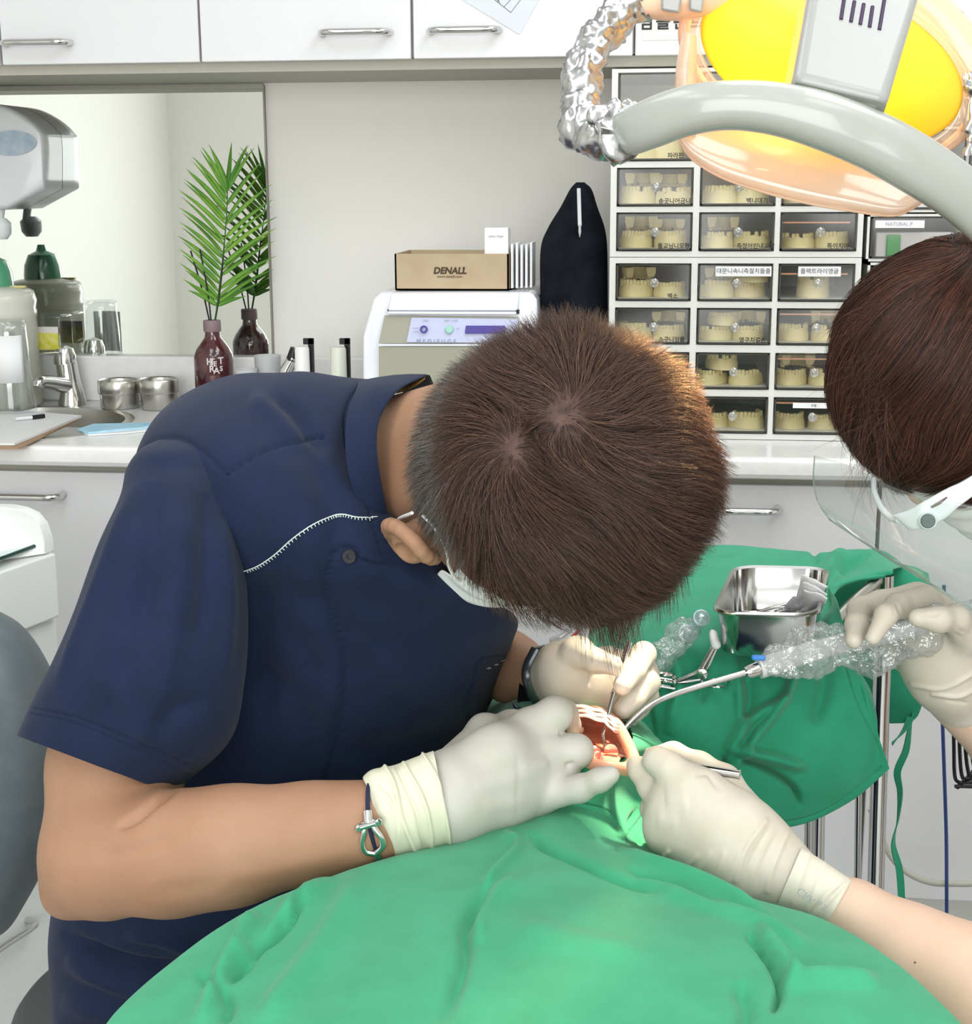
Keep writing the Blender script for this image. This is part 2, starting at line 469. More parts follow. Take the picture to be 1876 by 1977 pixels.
slab('floor', (X0, Y0, -0.1), (X1, YW, 0), m_floor)
slab('ceiling', (X0, Y0, CEIL), (X1, YW, CEIL+0.1), m_ceil)
slab('wall_back', (X0, YW, 0), (X1, YW+0.1, CEIL), m_wall)
slab('wall_left', (X0-0.1, Y0, 0), (X0, YW+0.1, CEIL), m_wall)
slab('wall_right', (X1, Y0, 0), (X1+0.1, YW+0.1, CEIL), m_wall)
slab('wall_front', (X0, Y0-0.1, 0), (X1, Y0, CEIL), m_wall)
fw = MB()
for x_ in (-1.32, 0.0, 1.32): fw.box((x_-.025, Y0, .56), (x_+.025, Y0+.05, 2.14))
for z_ in (.58, 2.12): fw.box((-1.34, Y0, z_-.025), (1.34, Y0+.05, z_+.025))
struct(fw.build('fill_light_frame_1', m_white, smooth=False))  # unseen frame added around the front fill light
for i, (lx, ly) in enumerate(((-0.8, 1.2), (0.7, 1.2), (-0.9, 0.1), (0.75, 0.1), (0.0, -1.1), (0.3, 1.9))):
    t = thing('ceiling_light', 'flat white ceiling light panel ' + ['above the sink side of the worktop', 'above the instrument stand', 'behind the camera on the stool side', 'behind the camera on the assistant side', 'beside the added front fill light opposite the worktop', 'added to brighten the tray area, nearest to the wall cabinets'][i], 'ceiling light', (lx, ly, CEIL-0.025), 'ceiling light panels')
    MB().box((lx-0.31, ly-0.46, CEIL-0.02), (lx+0.31, ly+0.46, CEIL)).build('frame', m_white, t)
# ------------------------------------------------------------------ handles, doors
def handle_bar(mb, a, b, out, r=0.006):
    """a D handle from a to b standing out along -Y"""
    a = np.array(a); b = np.array(b); o = np.array([0, -out, 0]); d = (b-a)/np.linalg.norm(b-a)
    pts = np.array([a, a+o*0.6, a+o+d*0.012, a+o+d*0.04, (a+b)/2+o, b+o-d*0.04, b+o-d*0.012, b+o*0.6, b])
    mb.tube(spline(pts, 40), r, 12); return mb
# upper wall cabinets: door edges measured along the cabinet fronts
def upx(px, py=60): return float(P(px, py, UFY)[0])
edges = [(-420, -2), (0, 383), (386, 793), (797, 1222), (1226, 1640), (1644, 2060)]
edges[0] = (-400, -4)
hand = {1: (14, 136, 84), 2: (624, 752, 64), 3: (833, 962, 60), 5: (1760, 1850, 30)}
ulab = {0: 'white wall cabinet door at the top left corner above the soap dispenser', 1: 'white wall cabinet at top left with a silver handle at its left end',
        2: 'white wall cabinet above the palm frond, silver handle at its right end', 3: 'white wall cabinet with a tilted printed sheet taped on its door',
        4: 'white wall cabinet behind the foil-wrapped lamp arm, bearing a Korean label', 5: 'white wall cabinet behind the right side of the dental lamp'}
for i, (a, b) in enumerate(edges):
    xa, xb = upx(a), upx(b)
    t = thing('wall_cabinet', ulab[i], 'cabinet', ((xa+xb)/2, YW-0.15, UZ), 'white wall cabinets')
    MB().box((xa-0.001, UFY+0.021, UZ+0.004), (xb+0.001, YW-0.001, CEIL-0.25)).build('body', m_dkgap if False else m_white2, t, smooth=False)
    d = MB().box((xa+0.0005, UFY, UZ), (xb-0.0005, UFY+0.02, CEIL-0.26)).build('door', m_white, t, bevel=0.0015)
    if i in hand:
        h0, h1, hy = hand[i]
        p0 = P(h0, hy, UFY); p1 = P(h1, hy, UFY); z = (p0[2]+p1[2])/2
        handle_bar(MB(), (p0[0], UFY, z), (p1[0], UFY, z), 0.028, 0.0055).build('handle', m_chrome, d, label='silver bow handle')
xu0, xu1 = upx(-400), upx(2060)
struct(MB().box((xu0, UFY+0.02, UZ-0.016), (xu1, YW-0.002, UZ+0.002)).build('trim_1', m_dkgap, smooth=False))
# printed sheet on cabinet
def flat_on(pts, Y, th=0.0006):
    f = [P(x, y, Y) for x, y in pts]
    n = len(f); v = f + [p + np.array([0, th, 0]) for p in f]
    return MB().add(v, [tuple(range(n)), tuple(range(2*n-1, n-1, -1))] + [(i, i+n, (i+1) % n+n, (i+1) % n) for i in range(n)])
m_paper = mat('paper_bluish', 'd9dee4', 0.7)
m_paper2 = mat('paper_cream', 'ebebdf', 0.7)
sh = thing('printed_sheet', 'pale blue-grey printed sheet taped askew on a cabinet door', 'paper', P(940, 0, UFY-0.001))
flat_on([(893, 0), (850, -60), (1000, -130), (1060, -30), (1040, 0), (1003, 67)], UFY-0.0012).build('paper', m_paper, sh, smooth=False)
gl = MB()
def gline(a, b, w=0.8):
    A, B = P(*a, UFY-0.0016), P(*b, UFY-0.0016); gl.tube([A, B], w*0.0009*0.5, 4)
for a, b in (((930, -20), (986, 24)), ((986, 24), (1008, -5)), ((955, -12), (965, 6)), ((960, 3), (980, -20)), ((972, 14), (996, -12)), ((940, -14), (965, -40))): gline(a, b)
gl.build('printed_lines', m_ink, sh)
lab = thing('label_sheet', 'cream paper label with Korean lettering on a cabinet door behind the lamp', 'label', P(1280, 60, UFY-0.001))
flat_on([(1238, 20), (1330, 18), (1332, 76), (1240, 78)], UFY-0.0012).build('paper', m_paper2, lab, smooth=False)
pt = P(1296, 44, UFY-0.002)
text('lettering', '임플란트', pt, (1, 0, 0), (0, 0, 1), 0.026, m_ink, lab, bold=0.0006, ext=0.0001, space=1.25)
# ------------------------------------------------------------------ mirror
mx1 = float(P(512, 300, YW-0.006)[0]); mz1 = float(P(508, 143, YW-0.006)[2]); mz0 = 0.93
mr = thing('wall_mirror', 'large frameless wall mirror behind the sink and the palm frond', 'mirror', ((mx1-1.6)/2-0.3, YW-0.004, mz0))
m_mirror = mat('mirror_glass', (0.90, 0.93, 0.90), 0.02, 1.0)
MB().box((-2.2, YW-0.008, mz0), (mx1, YW-0.001, UZ-0.02)).build('glass', m_mirror, mr, smooth=False)
MB().box((mx1, YW-0.010, mz0), (mx1+0.003, YW-0.001, UZ-0.02)).build('edge_strip', mat('edge_dark', '8d8a80', 0.4, 0.6), mr, smooth=False)
MB().box((-2.2, YW-0.0095, UZ-0.025), (mx1, YW-0.001, UZ-0.018)).build('top_channel', mat('alu', '9b998f', 0.35, 0.8), mr, smooth=False)
# ------------------------------------------------------------------ worktop with round sink
sx, sy = PZ(60, 815, CT)[:2]; SR = 0.19
sx = float(P(243, 815, PZ(200, 815, CT)[1])[0]) - SR; sy = float(PZ(150, 816, CT)[1])
sy = min(sy, YW-0.12-SR)
wt = thing('worktop', 'long white worktop with rounded front edge and raised back ledge', 'worktop', (0, 2.55, CT-0.04))
# top slab with a round hole: ring of quads to a square + the rest
mb = MB()
n = 64; th = np.linspace(0, 2*np.pi, n, endpoint=False)
hx, hy = SR*np.cos(th), SR*np.sin(th)
sq = 0.215; mx_ = np.maximum(np.abs(np.cos(th)), np.abs(np.sin(th)))
qx, qy = sq*np.cos(th)/mx_, sq*np.sin(th)/mx_
ring0 = np.stack([sx+hx, sy+hy, np.full(n, CT-0.03)], 1); ring1 = np.stack([sx+hx, sy+hy, np.full(n, CT)], 1); ring2 = np.stack([sx+qx, sy+qy, np.full(n, CT)], 1)
mb.rings([ring0, ring1, ring2], False, False)
XA, XB, YB = X0+0.01, X1-0.01, YW-0.001
def q4(x0, x1, y0, y1): mb.add([(x0, y0, CT), (x1, y0, CT), (x1, y1, CT), (x0, y1, CT)], [(0, 1, 2, 3)])
fe = CFY+0.012
q4(XA, sx-sq, fe, YB); q4(sx+sq, XB, fe, YB); q4(sx-sq, sx+sq, fe, sy-sq); q4(sx-sq, sx+sq, sy+sq, YB)
prof = [(fe, CT), (CFY+0.005, CT-0.0015), (CFY+0.001, CT-0.006), (CFY, CT-0.014), (CFY+0.001, CT-0.026), (CFY+0.006, CT-0.033), (CFY+0.014, CT-0.036), (YB, CT-0.036)]
g = np.array([[(x, y, z) for (y, z) in prof] for x in (XA, XB)]); mb.grid(g)
mb.build('countertop', m_top, wt, autos=30)
LZ = float(P(500, 690, YW-0.03)[2])
MB().box((XA, YW-0.03, CT), (XB, YW-0.0005, LZ)).build('back_ledge', m_top, wt, bevel=0.004)
sk = thing('sink', 'round steel sink bowl set in the white worktop', 'sink', (sx, sy, CT-0.16))
MB().lathe([(0.02, CT-0.155), (0.12, CT-0.15), (0.165, CT-0.12), (SR-0.008, CT-0.02), (SR-0.004, CT+0.001), (SR+0.008, CT+0.0025), (SR+0.013, CT+0.0015), (SR+0.013, CT+0.0003)], (sx, sy, 0), 64, cap0=False, cap1=False).build('bowl', m_steel, sk, autos=60)
MB().lathe([(0.001, CT-0.152), (0.018, CT-0.152), (0.024, CT-0.149), (0.026, CT-0.154)], (sx, sy, 0), 24).build('drain', m_chrome, sk)
# ------------------------------------------------------------------ base cabinets (fronts at Y = 2.37)
BFY = 2.365
def bx(px, py=1100): return float(P(px, py, BFY)[0])
bas = [(-700, -310), (-305, 330), (335, 780), (785, 1240), (1245, 1688), (1693, 2060), (2065, 2500)]
blab = ['white base cabinet at the far left under the worktop', 'white base cabinet under the sink with a long silver handle', 'white base cabinet behind the dentist, below the palm frond',
        'white base cabinet below the centrifuge, behind the dentist', 'white base cabinet below the plaster cast drawers with a silver handle', 'white base cabinet behind the chair of the assistant, beside the blue cable', 'white base cabinet at the far right']
bh = {1: (-60, 113, 957), 4: (1388, 1502, 985)}
for i, (a, b) in enumerate(bas):
    xa, xb = bx(a), bx(b)
    t = thing('base_cabinet', blab[i], 'cabinet', ((xa+xb)/2, 2.6, 0.0), 'white base cabinets')
    MB().box((xa-0.001, BFY+0.021, 0.1), (xb+0.001, YW-0.001, CT-0.037)).build('body', m_dkgap, t, smooth=False)
    MB().box((xa, 2.44, 0.0), (xb, 2.46, 0.1)).build('kick_board', m_white2, t, smooth=False)
    d = MB().box((xa+0.001, BFY, 0.1), (xb-0.001, BFY+0.02, CT-0.05)).build('door', m_white, t, bevel=0.0015)
    if i in bh:
        h0, h1, hy_ = bh[i]; p0 = P(h0, hy_, BFY-0.02); p1 = P(h1, hy_, BFY-0.02); z = (p0[2]+p1[2])/2
        handle_bar(MB(), (p0[0], BFY, z), (p1[0], BFY, z), 0.032, 0.006).build('handle', m_chrome, d, label='silver bow handle')
# ================================================================== things on the worktop and the wall
def onct(px, py, z=CT): return PZ(px, py, z)
# --- diffuser bottle with palm frond
m_amber = mat('amber_glass', '5a2026', 0.1, spec=0.8, coat=0.5, var='3a161b', vscale=30)
by = YW-0.135
def bpt(px, py, Y=by): return P(px, py, Y)
bc = bpt(417, 800); bxx = bc[0]
zt = bpt(413, 618)[2]; zc = bpt(413, 640)[2]; zs = bpt(413, 690)[2]
rb = R(39, by); rcap = R(17.5, by)
db = thing('diffuser_bottle', 'dark amber reed diffuser bottle with mauve collar holding a palm frond', 'bottle', (bxx, by, CT))
prof = [(rb*0.9, CT+0.0005), (rb, CT+0.006), (rb, zs-0.002), (rb*0.97, zs+0.006), (rb*0.85, zs+0.017), (rb*0.6, zs+0.030), (rb*0.42, zs+0.038), (rb*0.38, zs+0.045), (rb*0.38, zc+0.006), (rb*0.3, zc+0.006)]
MB().lathe(prof, (bxx, by, 0), 40).build('bottle_body', m_amber, db, autos=50)
MB().lathe([(rcap*0.96, zc), (rcap, zc+0.002), (rcap, zt-0.002), (rcap*0.94, zt), (rcap*0.35, zt), (rcap*0.3, zt-0.01)], (bxx, by, 0), 32, cap0=False).build('collar', mat('mauve_cap', '8a7377', 0.5), db, autos=40)
m_letter = mat('white_print', 'd8cdd0', 0.6)
for s, px, py, sz in (('H', 405, 699, 15), ('T', 426, 697, 15), ('E', 415, 703, 11), ('R', 409, 713, 14), ('A', 418, 716, 14), ('S', 427, 712, 11)):
    c = P(px, py, by-rb); off = c[0]-bxx; yy = by - math.sqrt(max(rb*rb-off*off, 1e-6)) - 0.0018
    c = P(px, py, yy); nx = (c[0]-bxx)/rb
    text('lettering', s, c, (math.sqrt(max(0, 1-nx*nx)), nx, 0), (0, 0, 1), R(sz*1.25, by), m_letter, db, ext=0.0003, bold=0.0004)
m_stick = mat('black_reed', '14201c', 0.6)
rt = np.array([bxx, by, zt-0.03])
for px, py, dy in ((368, 484, 0.01), (386, 481, -0.01), (433, 470, 0.0)):
    e = P(px, py, by+dy); mid = (rt+e)/2 + np.array([0.003, 0, 0])
    MB().tube(spline([rt, mid, e], 10), 0.0016, 6).build('reed', m_stick, db)
m_palm = mat('palm_green', '4f8a2c', 0.45, var='7fae3e', vscale=18, sheen=0.1)
m_palm2 = mat('palm_stem', '3c6b2c', 0.5)
stem = [P(418, 600, by), P(430, 500, by), P(437, 420, by-0.005), P(440, 350, by-0.01), P(441, 345, by-0.01)]
pf = thing('palm_frond', 'green palm frond with many narrow leaflets standing in the diffuser bottle', 'palm frond', stem[0])
sp = spline(stem[:4], 60); MB().tube(np.vstack([[rt], sp]), np.linspace(0.0018, 0.0008, 61), 6).build('stem', m_palm2, pf)
# leaflets: tips measured left and right, from bottom to top
tl = [(356, 600-15), (350, 545), (346, 512), (346, 478), (344, 452), (347, 422), (349, 398), (344, 366), (356, 345), (362, 326), (372, 303), (390, 285), (404, 280)]
tr = [(425, 588), (440, 560), (475, 572), (505, 545), (528, 520), (534, 494), (530, 465), (534, 440), (536, 418), (527, 385), (524, 356), (505, 312), (491, 285), (480, 280), (447, 274)]
tl = [(362, 560), (352, 538), (347, 508), (345, 480), (343, 455), (346, 428), (345, 400), (344, 366), (355, 345), (358, 325), (371, 302), (389, 283), (404, 280)]
sideL = np.linspace(585, 352, len(tl)); sideR = np.linspace(592, 350, len(tr))
def leaf(a, b, w, bow):
    a, b = np.array(a), np.array(b); d = b-a; L = np.linalg.norm(d); t = np.linspace(0, 1, 12)
    dd = d/L; side = np.cross(dd, [0, -1, 0.25]); side /= np.linalg.norm(side); nn = np.cross(side, dd)
    c = a + d*t[:, None] + nn*(np.sin(t*np.pi)*bow*L)[:, None] + np.array([0, 0, 1.0])*(np.sin(t*np.pi)*0.04*L)[:, None]
    wd_ = w*(np.minimum(1, (t+0.05)*6))*np.maximum(0.02, 1-t**2.2)
    g = np.stack([c-side*wd_[:, None], c+nn*(wd_*0.35)[:, None], c+side*wd_[:, None]], 1)
    return MB().grid(g)
k = 0
lf0 = None
for tips, base in ((tl, sideL), (tr, sideR)):
    for j, (tx, ty) in enumerate(tips):
        yb = base[j]; i = int(np.argmin([abs(proj(p)[0][1]-yb) for p in sp]))
        # leaf root is well below its tip: shift down the stem
        yb2 = min(592, ty + (600-ty)*0.09 + 56); i = int(np.argmin([abs(proj(p)[0][1]-yb2) for p in sp]))
        e = P(tx, ty, by + 0.02*math.sin(k*1.7) + (0.03 if tips is tr else -0.01))
        leaf(sp[i], e, 0.0046, 0.03*math.cos(k)).build('leaflet', m_palm, pf, solid=0.0004); k += 1
        if (tips is tl or j % 2 == 0) and j < len(tips)-1:
            t2 = tips[j+1]; ex = ((tx+t2[0])/2 + (6 if tips is tl else -8), (ty+t2[1])/2 - 3); yb3 = yb2-10
            i2 = int(np.argmin([abs(proj(p)[0][1]-yb3) for p in sp]))
            leaf(sp[i2], P(ex[0], ex[1], by - 0.02*math.sin(k*2.1)+0.005), 0.0034, 0.05*math.sin(k)).build('leaflet', m_palm, pf, solid=0.0004); k += 1
# --- two steel cups
for (pc, wpx, yb_, yt, nm) in ((232, 43, 795, 733, 'steel canister beside the tap, left of the two'), (310, 42, 797, 731, 'steel canister beside the diffuser bottle, right of the two')):
    b = onct(pc, yb_-8); r = R(wpx-1, b[1]); zt_ = P(pc, yt, b[1])[2]
    t = thing('steel_canister', 'small brushed '+nm, 'canister', (b[0], b[1], CT), 'steel canisters by the sink')
    MB().lathe([(r*0.86, CT+0.0005), (r*0.9, CT+0.003), (r*0.93, CT+0.03), (r*0.95, zt_-0.024)], (b[0], b[1], 0), 36, cap1=False).build('cup', m_steel, t, autos=40)
    MB().lathe([(r*0.97, zt_-0.026), (r, zt_-0.024), (r, zt_-0.002), (r*0.97, zt_), (r*0.90, zt_-0.002), (r*0.88, zt_-0.006)], (b[0], b[1], 0), 36).build('lid', m_steel, t, autos=40)
# --- tap
tb = onct(140, 782); ty_ = tb[1]
tp = thing('tap', 'chrome single-lever mixer tap behind the sink', 'tap', (tb[0], ty_, CT))
def tp_(px, py, dy=0): return P(px, py, ty_+dy)
MB().lathe([(R(28, ty_), CT), (R(27, ty_), CT+0.006), (R(22, ty_), CT+0.03)], (tb[0], ty_, 0), 28, cap1=False).build('base', m_chrome, tp)
MB().tube(spline([tp_(144, 780), tp_(140, 760), tp_(134, 735), tp_(128, 700)], 24), np.linspace(R(24, ty_), R(21, ty_), 24), 20).build('body', m_chrome, tp)
MB().tube(spline([tp_(138, 745), tp_(115, 742, -0.03), tp_(95, 738, -0.06), tp_(76, 738, -0.09), tp_(73, 748, -0.095)], 24), np.r_[np.linspace(R(17, ty_), R(11, ty_), 22), R(11, ty_), R(10, ty_)], 16).build('spout', m_chrome, tp)
MB().lathe([(R(22, ty_), 0), (R(22, ty_), 0.016), (R(17, ty_), 0.030), (0.002, 0.036)], tp_(126, 702), 24).build('cap', m_chrome, tp)
MB().tube(spline([tp_(130, 686), tp_(110, 682, -0.02), tp_(84, 683, -0.05)], 12), np.linspace(0.009, 0.005, 12), 12, sq=0.45).build('lever', m_chrome, tp)
# --- soap dispenser on the mirror
sd = thing('soap_dispenser', 'grey plastic automatic soap dispenser with a bluish window fixed on the mirror', 'soap dispenser', P(0, 300, YW-0.05))
m_greyp = mat('grey_gloss_plastic', 'd2d5d6', 0.3, coat=0.2)
Yd = YW-0.10
prof_ = [(-95, 215), (-60, 200), (0, 202), (45, 222), (78, 250), (87, 275), (88, 365), (15, 405), (-95, 408)]
def outline_solid(mb, pts, ya, yb, inset=6):
    """outline in px at depth ya, real thickness to yb with rounded rim"""
    c = np.mean(pts, 0)
    A = [P(*(np.array(p)*1.0+(c-np.array(p))/np.linalg.norm(c-np.array(p))*inset), ya) for p in pts]
    A2 = [P(*p, ya+abs(yb-ya)*0.12) for p in pts]
    B = [A2[i]+np.array([0, yb-ya, 0])*0.88 for i in range(len(pts))]
    c2 = [A[i]*.45+A2[i]*.55+np.array([0, -abs(yb-ya)*.05, 0]) for i in range(len(pts))]; A3 = [A2[i]+np.array([0, (yb-ya)*.25, 0]) for i in range(len(pts))]
    return mb.rings([A, c2, A2, A3, B])
outline_solid(MB(), [tuple(p) for p in spline(prof_[:7], 28)] + prof_[7:], Yd, YW-0.009, 12).build('housing', m_greyp, sd, autos=60)
wn = MB(); el_ = [(20+50*math.cos(a), 276+24*math.sin(a)) for a in np.linspace(0, 2*np.pi, 40, endpoint=False)]
wn.rings([[P(x, y, Yd-.004) for x, y in el_], [P(x, y, Yd+.01) for x, y in el_]]).build('window', mat('blue_window', '8fa3b3', 0.15, coat=0.5, var='a9b8c4', vscale=40), sd)
for v in list(sd.children)[-1:]: v.scale = (1, 1, 0.48) if False else (1, 1, 1)
MB().tube([P(2, 400, Yd+0.03), P(-2, 436, Yd+0.03)], 0.008, 12).build('nozzle', m_white, sd)
MB().lathe([(0.012, 0), (0.02, 0.01), (0.022, 0.03), (0.012, 0.04)], P(2, 462, Yd+0.02), 20).build('valve', mat('milk_clear', 'e6eaea', .3), sd)
# --- big jug
jy = YW-0.125
jg = thing('plastic_jug', 'large squat cream plastic bottle with a blank white label at the left edge', 'bottle', (P(8, 760, jy)[0], jy, CT))
jx = P(2, 700, jy)[0]; jr = R(76, jy)
zs = lambda y: float(P(10, y, jy)[2])
m_jug = mat('cream_plastic', 'f2f2e6', .25, coat=.3, translucent=.3)
MB().lathe([(jr*0.9, CT+0.001), (jr, CT+0.01), (jr, zs(612)), (jr*1.02, zs(608)), (jr*1.02, zs(600)), (jr*1.0, zs(595)), (jr*1.04, zs(580)), (jr*0.97, zs(562)), (jr*0.8, zs(556)), (jr*0.5, zs(552))], (jx, jy, 0), 44).build('bottle_body', m_jug, jg, autos=60)
MB().lathe([(jr*0.53, zs(556)), (jr*0.53, zs(545)), (jr*0.5, zs(525)), (jr*0.38, zs(503)), (jr*0.15, zs(495)), (jr*0.1, zs(482))], (jx-R(4, jy), jy, 0), 36).build('cap', mat('green_cap', '4f9b76', 0.25, coat=0.4), jg)
MB().box((jx+R(30, jy), jy-0.01, zs(555)), (jx+R(66, jy), jy+0.0, zs(551))).build('tab', mat('yellow_tab', 'd8cf8a', 0.5), jg, bevel=0.001)
gl_ = thing('plastic_tumbler', 'large clear plastic tumbler with a blank white label standing before the cream bottle', 'tumbler', onct(28, 790))
gb = np.array([P(26, 782, 2.63)[0], 2.63, CT]); gr = R(40, gb[1]); zz = lambda y: float(P(26, y, gb[1])[2])
m_clear = clearmat('clear_plastic', tint=(.97, .98, .98), gl=0.35)
MB().lathe([(gr*1.15, CT+.001), (gr*1.15, CT+.005), (gr*0.9, zz(640)), (gr*0.86, zz(618))], (gb[0], gb[1], 0), 40, cap1=False).build('wall', m_clear, gl_, solid=0.0012)
a = np.linspace(-0.35*np.pi-0.6, 0.2, 14)-0.7
MB().grid(np.stack([np.stack([gb[0]+gr*1.06*np.cos(a), gb[1]+gr*1.06*np.sin(a), np.full(14, z)], 1) for z in (zz(735), zz(645))])).build('label', mat('white_label', 'eeeeee', 0.6), gl_, solid=0.0004)
bb = onct(108, 775); br = R(32, bb[1])
bt = thing('jug_reflection_block', 'clear square bottle shape with a yellow label behind the tap, standing in for the mirror image of the jug', 'bottle', (bb[0], bb[1], CT))  # solid stand-in for the jug's reflection in the mirror
z2 = lambda y: float(P(105, y, bb[1])[2])
MB().box((bb[0]-br, bb[1]-0.03, CT+0.0005), (bb[0]+br*1.1, bb[1]+0.03, z2(605))).build('bottle_body', m_clear, bt, bevel=0.006)
MB().box((P(65, 640, bb[1]-0.031)[0], bb[1]-0.0312, z2(672)), (P(112, 640, bb[1]-0.031)[0], bb[1]-0.0306, z2(640))).build('label', [mat('yellow_label', 'd9d435', 0.5, var='e6e28a', vscale=90)], bt, smooth=False)
MB().box((P(65, 640, bb[1]-0.031)[0], bb[1]-0.0311, z2(640)), (P(112, 640, bb[1]-0.031)[0], bb[1]-0.0305, z2(628))).build('label_strip', mat('label_white2', 'e8e0dc', 0.6), bt, smooth=False)
# --- clipboard, pen, blue mask packet
def flatz(pts, z, th): 
    f = [PZ(x, y, z) for x, y in pts]; n = len(f); v = f + [p + np.array([0, 0, th]) for p in f]
    return MB().add(v, [tuple(range(n-1, -1, -1)), tuple(range(n, 2*n))] + [(i, (i+1) % n, (i+1) % n+n, i+n) for i in range(n)])
cb = thing('clipboard', 'clipboard with white papers lying over the edge of the sink', 'clipboard', PZ(60, 850, CT+0.004))
flatz([(-140, 868), (35, 868), (152, 812), (60, 800), (-140, 800)], CT+0.0035, 0.003).build('board', mat('board_brown', 'a8886a', 0.5), cb, smooth=False)
flatz([(-140, 860), (28, 860), (158, 806), (60, 798), (-140, 798)], CT+0.007, 0.004).build('papers', mat('white_paper', 'ececec', 0.7), cb, smooth=False)
pn = thing('pen', 'short black pen lying on the clipboard papers', 'pen', PZ(72, 806, CT+0.014))
MB().tube([PZ(62, 806, CT+0.015), PZ(85, 803, CT+0.015)], 0.004, 10).build('barrel', m_black, pn)
MB().tube([PZ(30, 809, CT+0.015), PZ(62, 806, CT+0.015)], 0.0035, 10).build('grip', m_white, pn)
mk = thing('folded_mask', 'folded pale blue face mask lying flat on the worktop by the sink', 'face mask', PZ(210, 832, CT))
flatz([(150, 834), (170, 841), (280, 831), (330, 822), (270, 822), (180, 824)], CT+0.0008, 0.006).build('mask_body', mat('sky_blue_cloth', '9fd0e6', 0.8, var='b9def0', vscale=50), mk, bevel=0.002)
flatz([(170, 842), (240, 838), (330, 828), (330, 824), (240, 832), (160, 838)], CT+0.0005, 0.003).build('mask_edge', mat('mask_white', 'e6e8ea', 0.8), mk)
# --- white cups, marker, two white bottles
def pt_on(px, py): return onct(px, py)
for (pc, w, yt, yb_, lb) in ((478, 22, 713, 803, 'small white plastic cup next to the diffuser bottle'), (520, 26, 686, 797, 'clear plastic cup between the white cup and the slanted tube')):
    b = pt_on(pc, yb_); r = R(w, b[1]); zt_ = P(pc, yt, b[1])[2]
    t = thing('plastic_cup', lb, 'cup', (b[0], b[1], CT), 'plastic cups behind the dentist')
    MB().lathe([(r*0.8, CT+0.0005), (r, zt_-0.002), (r*1.04, zt_)], (b[0], b[1], 0), 30, cap1=False).build('cup_wall', mat('frosty', 'e9eaec', .35, trans=.3, alpha=.75), t, solid=0.001)
b = pt_on(556, 805)
tt = thing('squeeze_tube', 'slanted silver tube with a black cap behind the shoulder of the dentist', 'tube', (b[0], b[1], CT))
MB().tube([np.array([b[0]-0.012, b[1], CT+0.002]), P(552, 715, b[1]), P(566, 690, b[1])], [0.014, 0.013, 0.010], 16).build('tube_body', m_chrome, tt)
MB().tube([P(563, 696, b[1]), P(568, 671, b[1])], [0.011, 0.007], 14).build('cap', m_black, tt)
for (pc, w, yt, lb, c) in ((586, 15.5, 669, 'white bottle with a black hook clip, beside the slanted tube', 'f0efec'), (656, 16, 670, 'greenish white bottle with a black hook clip, beside the centrifuge', 'e3e6d6')):
    b = pt_on(pc, 805); r = R(w, b[1]); zt_ = P(pc, yt, b[1])[2]
    t = thing('clip_bottle', lb, 'bottle', (b[0], b[1], CT), 'white bottles with black clips')
    MB().lathe([(r, CT+0.0005), (r*1.05, CT+0.03), (r*0.98, zt_-0.004), (r*0.85, zt_)], (b[0], b[1], 0), 28).build('bottle_body', mat('plastic_'+c, c, 0.35), t, autos=50)
    xs_ = P(pc+10, 660, b[1]+0.02)[0]
    MB().box((xs_-0.001, b[1]+0.016, CT+0.001), (xs_+0.009, b[1]+0.024, P(pc, 655, b[1])[2])).box((xs_-0.010, b[1]+0.016, P(pc, 667, b[1])[2]), (xs_+0.009, b[1]+0.024, P(pc, 655, b[1])[2])).build('hook_clip', m_black, t, bevel=0.0008)
# --- centrifuge
cy = 2.50
cfx0, cfx1 = P(698, 700, cy)[0], P(1040, 620, cy)[0]
cf = thing('centrifuge', 'white bench-top centrifuge with a lilac control panel', 'centrifuge', ((cfx0+cfx1)/2, cy+0.15, CT))
m_gloss = mat('white_gloss_plastic', 'eef0f8', 0.2, coat=0.3)
m_taupe = mat('taupe_panel', 'a5a493', 0.45)
zc_ = lambda y: float(P(860, y, cy)[2])
def frontsec(pxs, ya=cy): return [P(x, y, ya) for x, y in pxs]
outl = [(699, 800), (700, 650), (716, 578), (730, 566), (1024, 566), (1034, 580), (1040, 650), (1040, 800)]
mbx = MB()
A = [P(x, y, cy+0.004*0) for x, y in outl]; A = [np.array([p[0], cy + max(0, (p[2]-zc_(640)))*0.35, p[2]]) for p in A]
for q in (0, -1): A[q][2] = CT+0.001
Bk = [np.array([p[0], YW-0.06, p[2]]) for p in A]
mbx.rings([A, Bk]).build('housing', m_gloss, cf, bevel=0.006, seg=3)
def cpl(pts, off): 
    v = []
    for x, y in pts:
        p = P(x, y, cy); yy = cy + max(0, p[2]-zc_(640))*0.35 - off; v.append(P(x, y, yy))
    n = len(v); w = v + [q+np.array([0, off+0.001, 0]) for q in v]
    return MB().add(w, [tuple(range(n)), tuple(range(2*n-1, n-1, -1))] + [(i, i+n, (i+1) % n+n, (i+1) % n) for i in range(n)])
cpl([(731, 663), (742, 609), (1000, 612), (1003, 663)], 0.002).build('control_fascia', m_taupe, cf, bevel=0.0005)
cpl([(731, 815), (731, 669), (1003, 669), (1003, 815)], 0.002).build('lower_panel', m_taupe, cf, bevel=0.0005)
cpl([(731, 668), (731, 664), (1003, 664), (1003, 668)], 0.004).build('trim_strip', m_gloss, cf)
cpl([(748, 600), (754, 566), (1003, 566), (998, 600)], 0.008).build('lid', m_gloss, cf, bevel=0.003, seg=3)
cpl([(748, 606), (748, 601), (996, 602), (996, 607)], 0.010).build('lid_lip', m_gloss, cf, bevel=0.001)
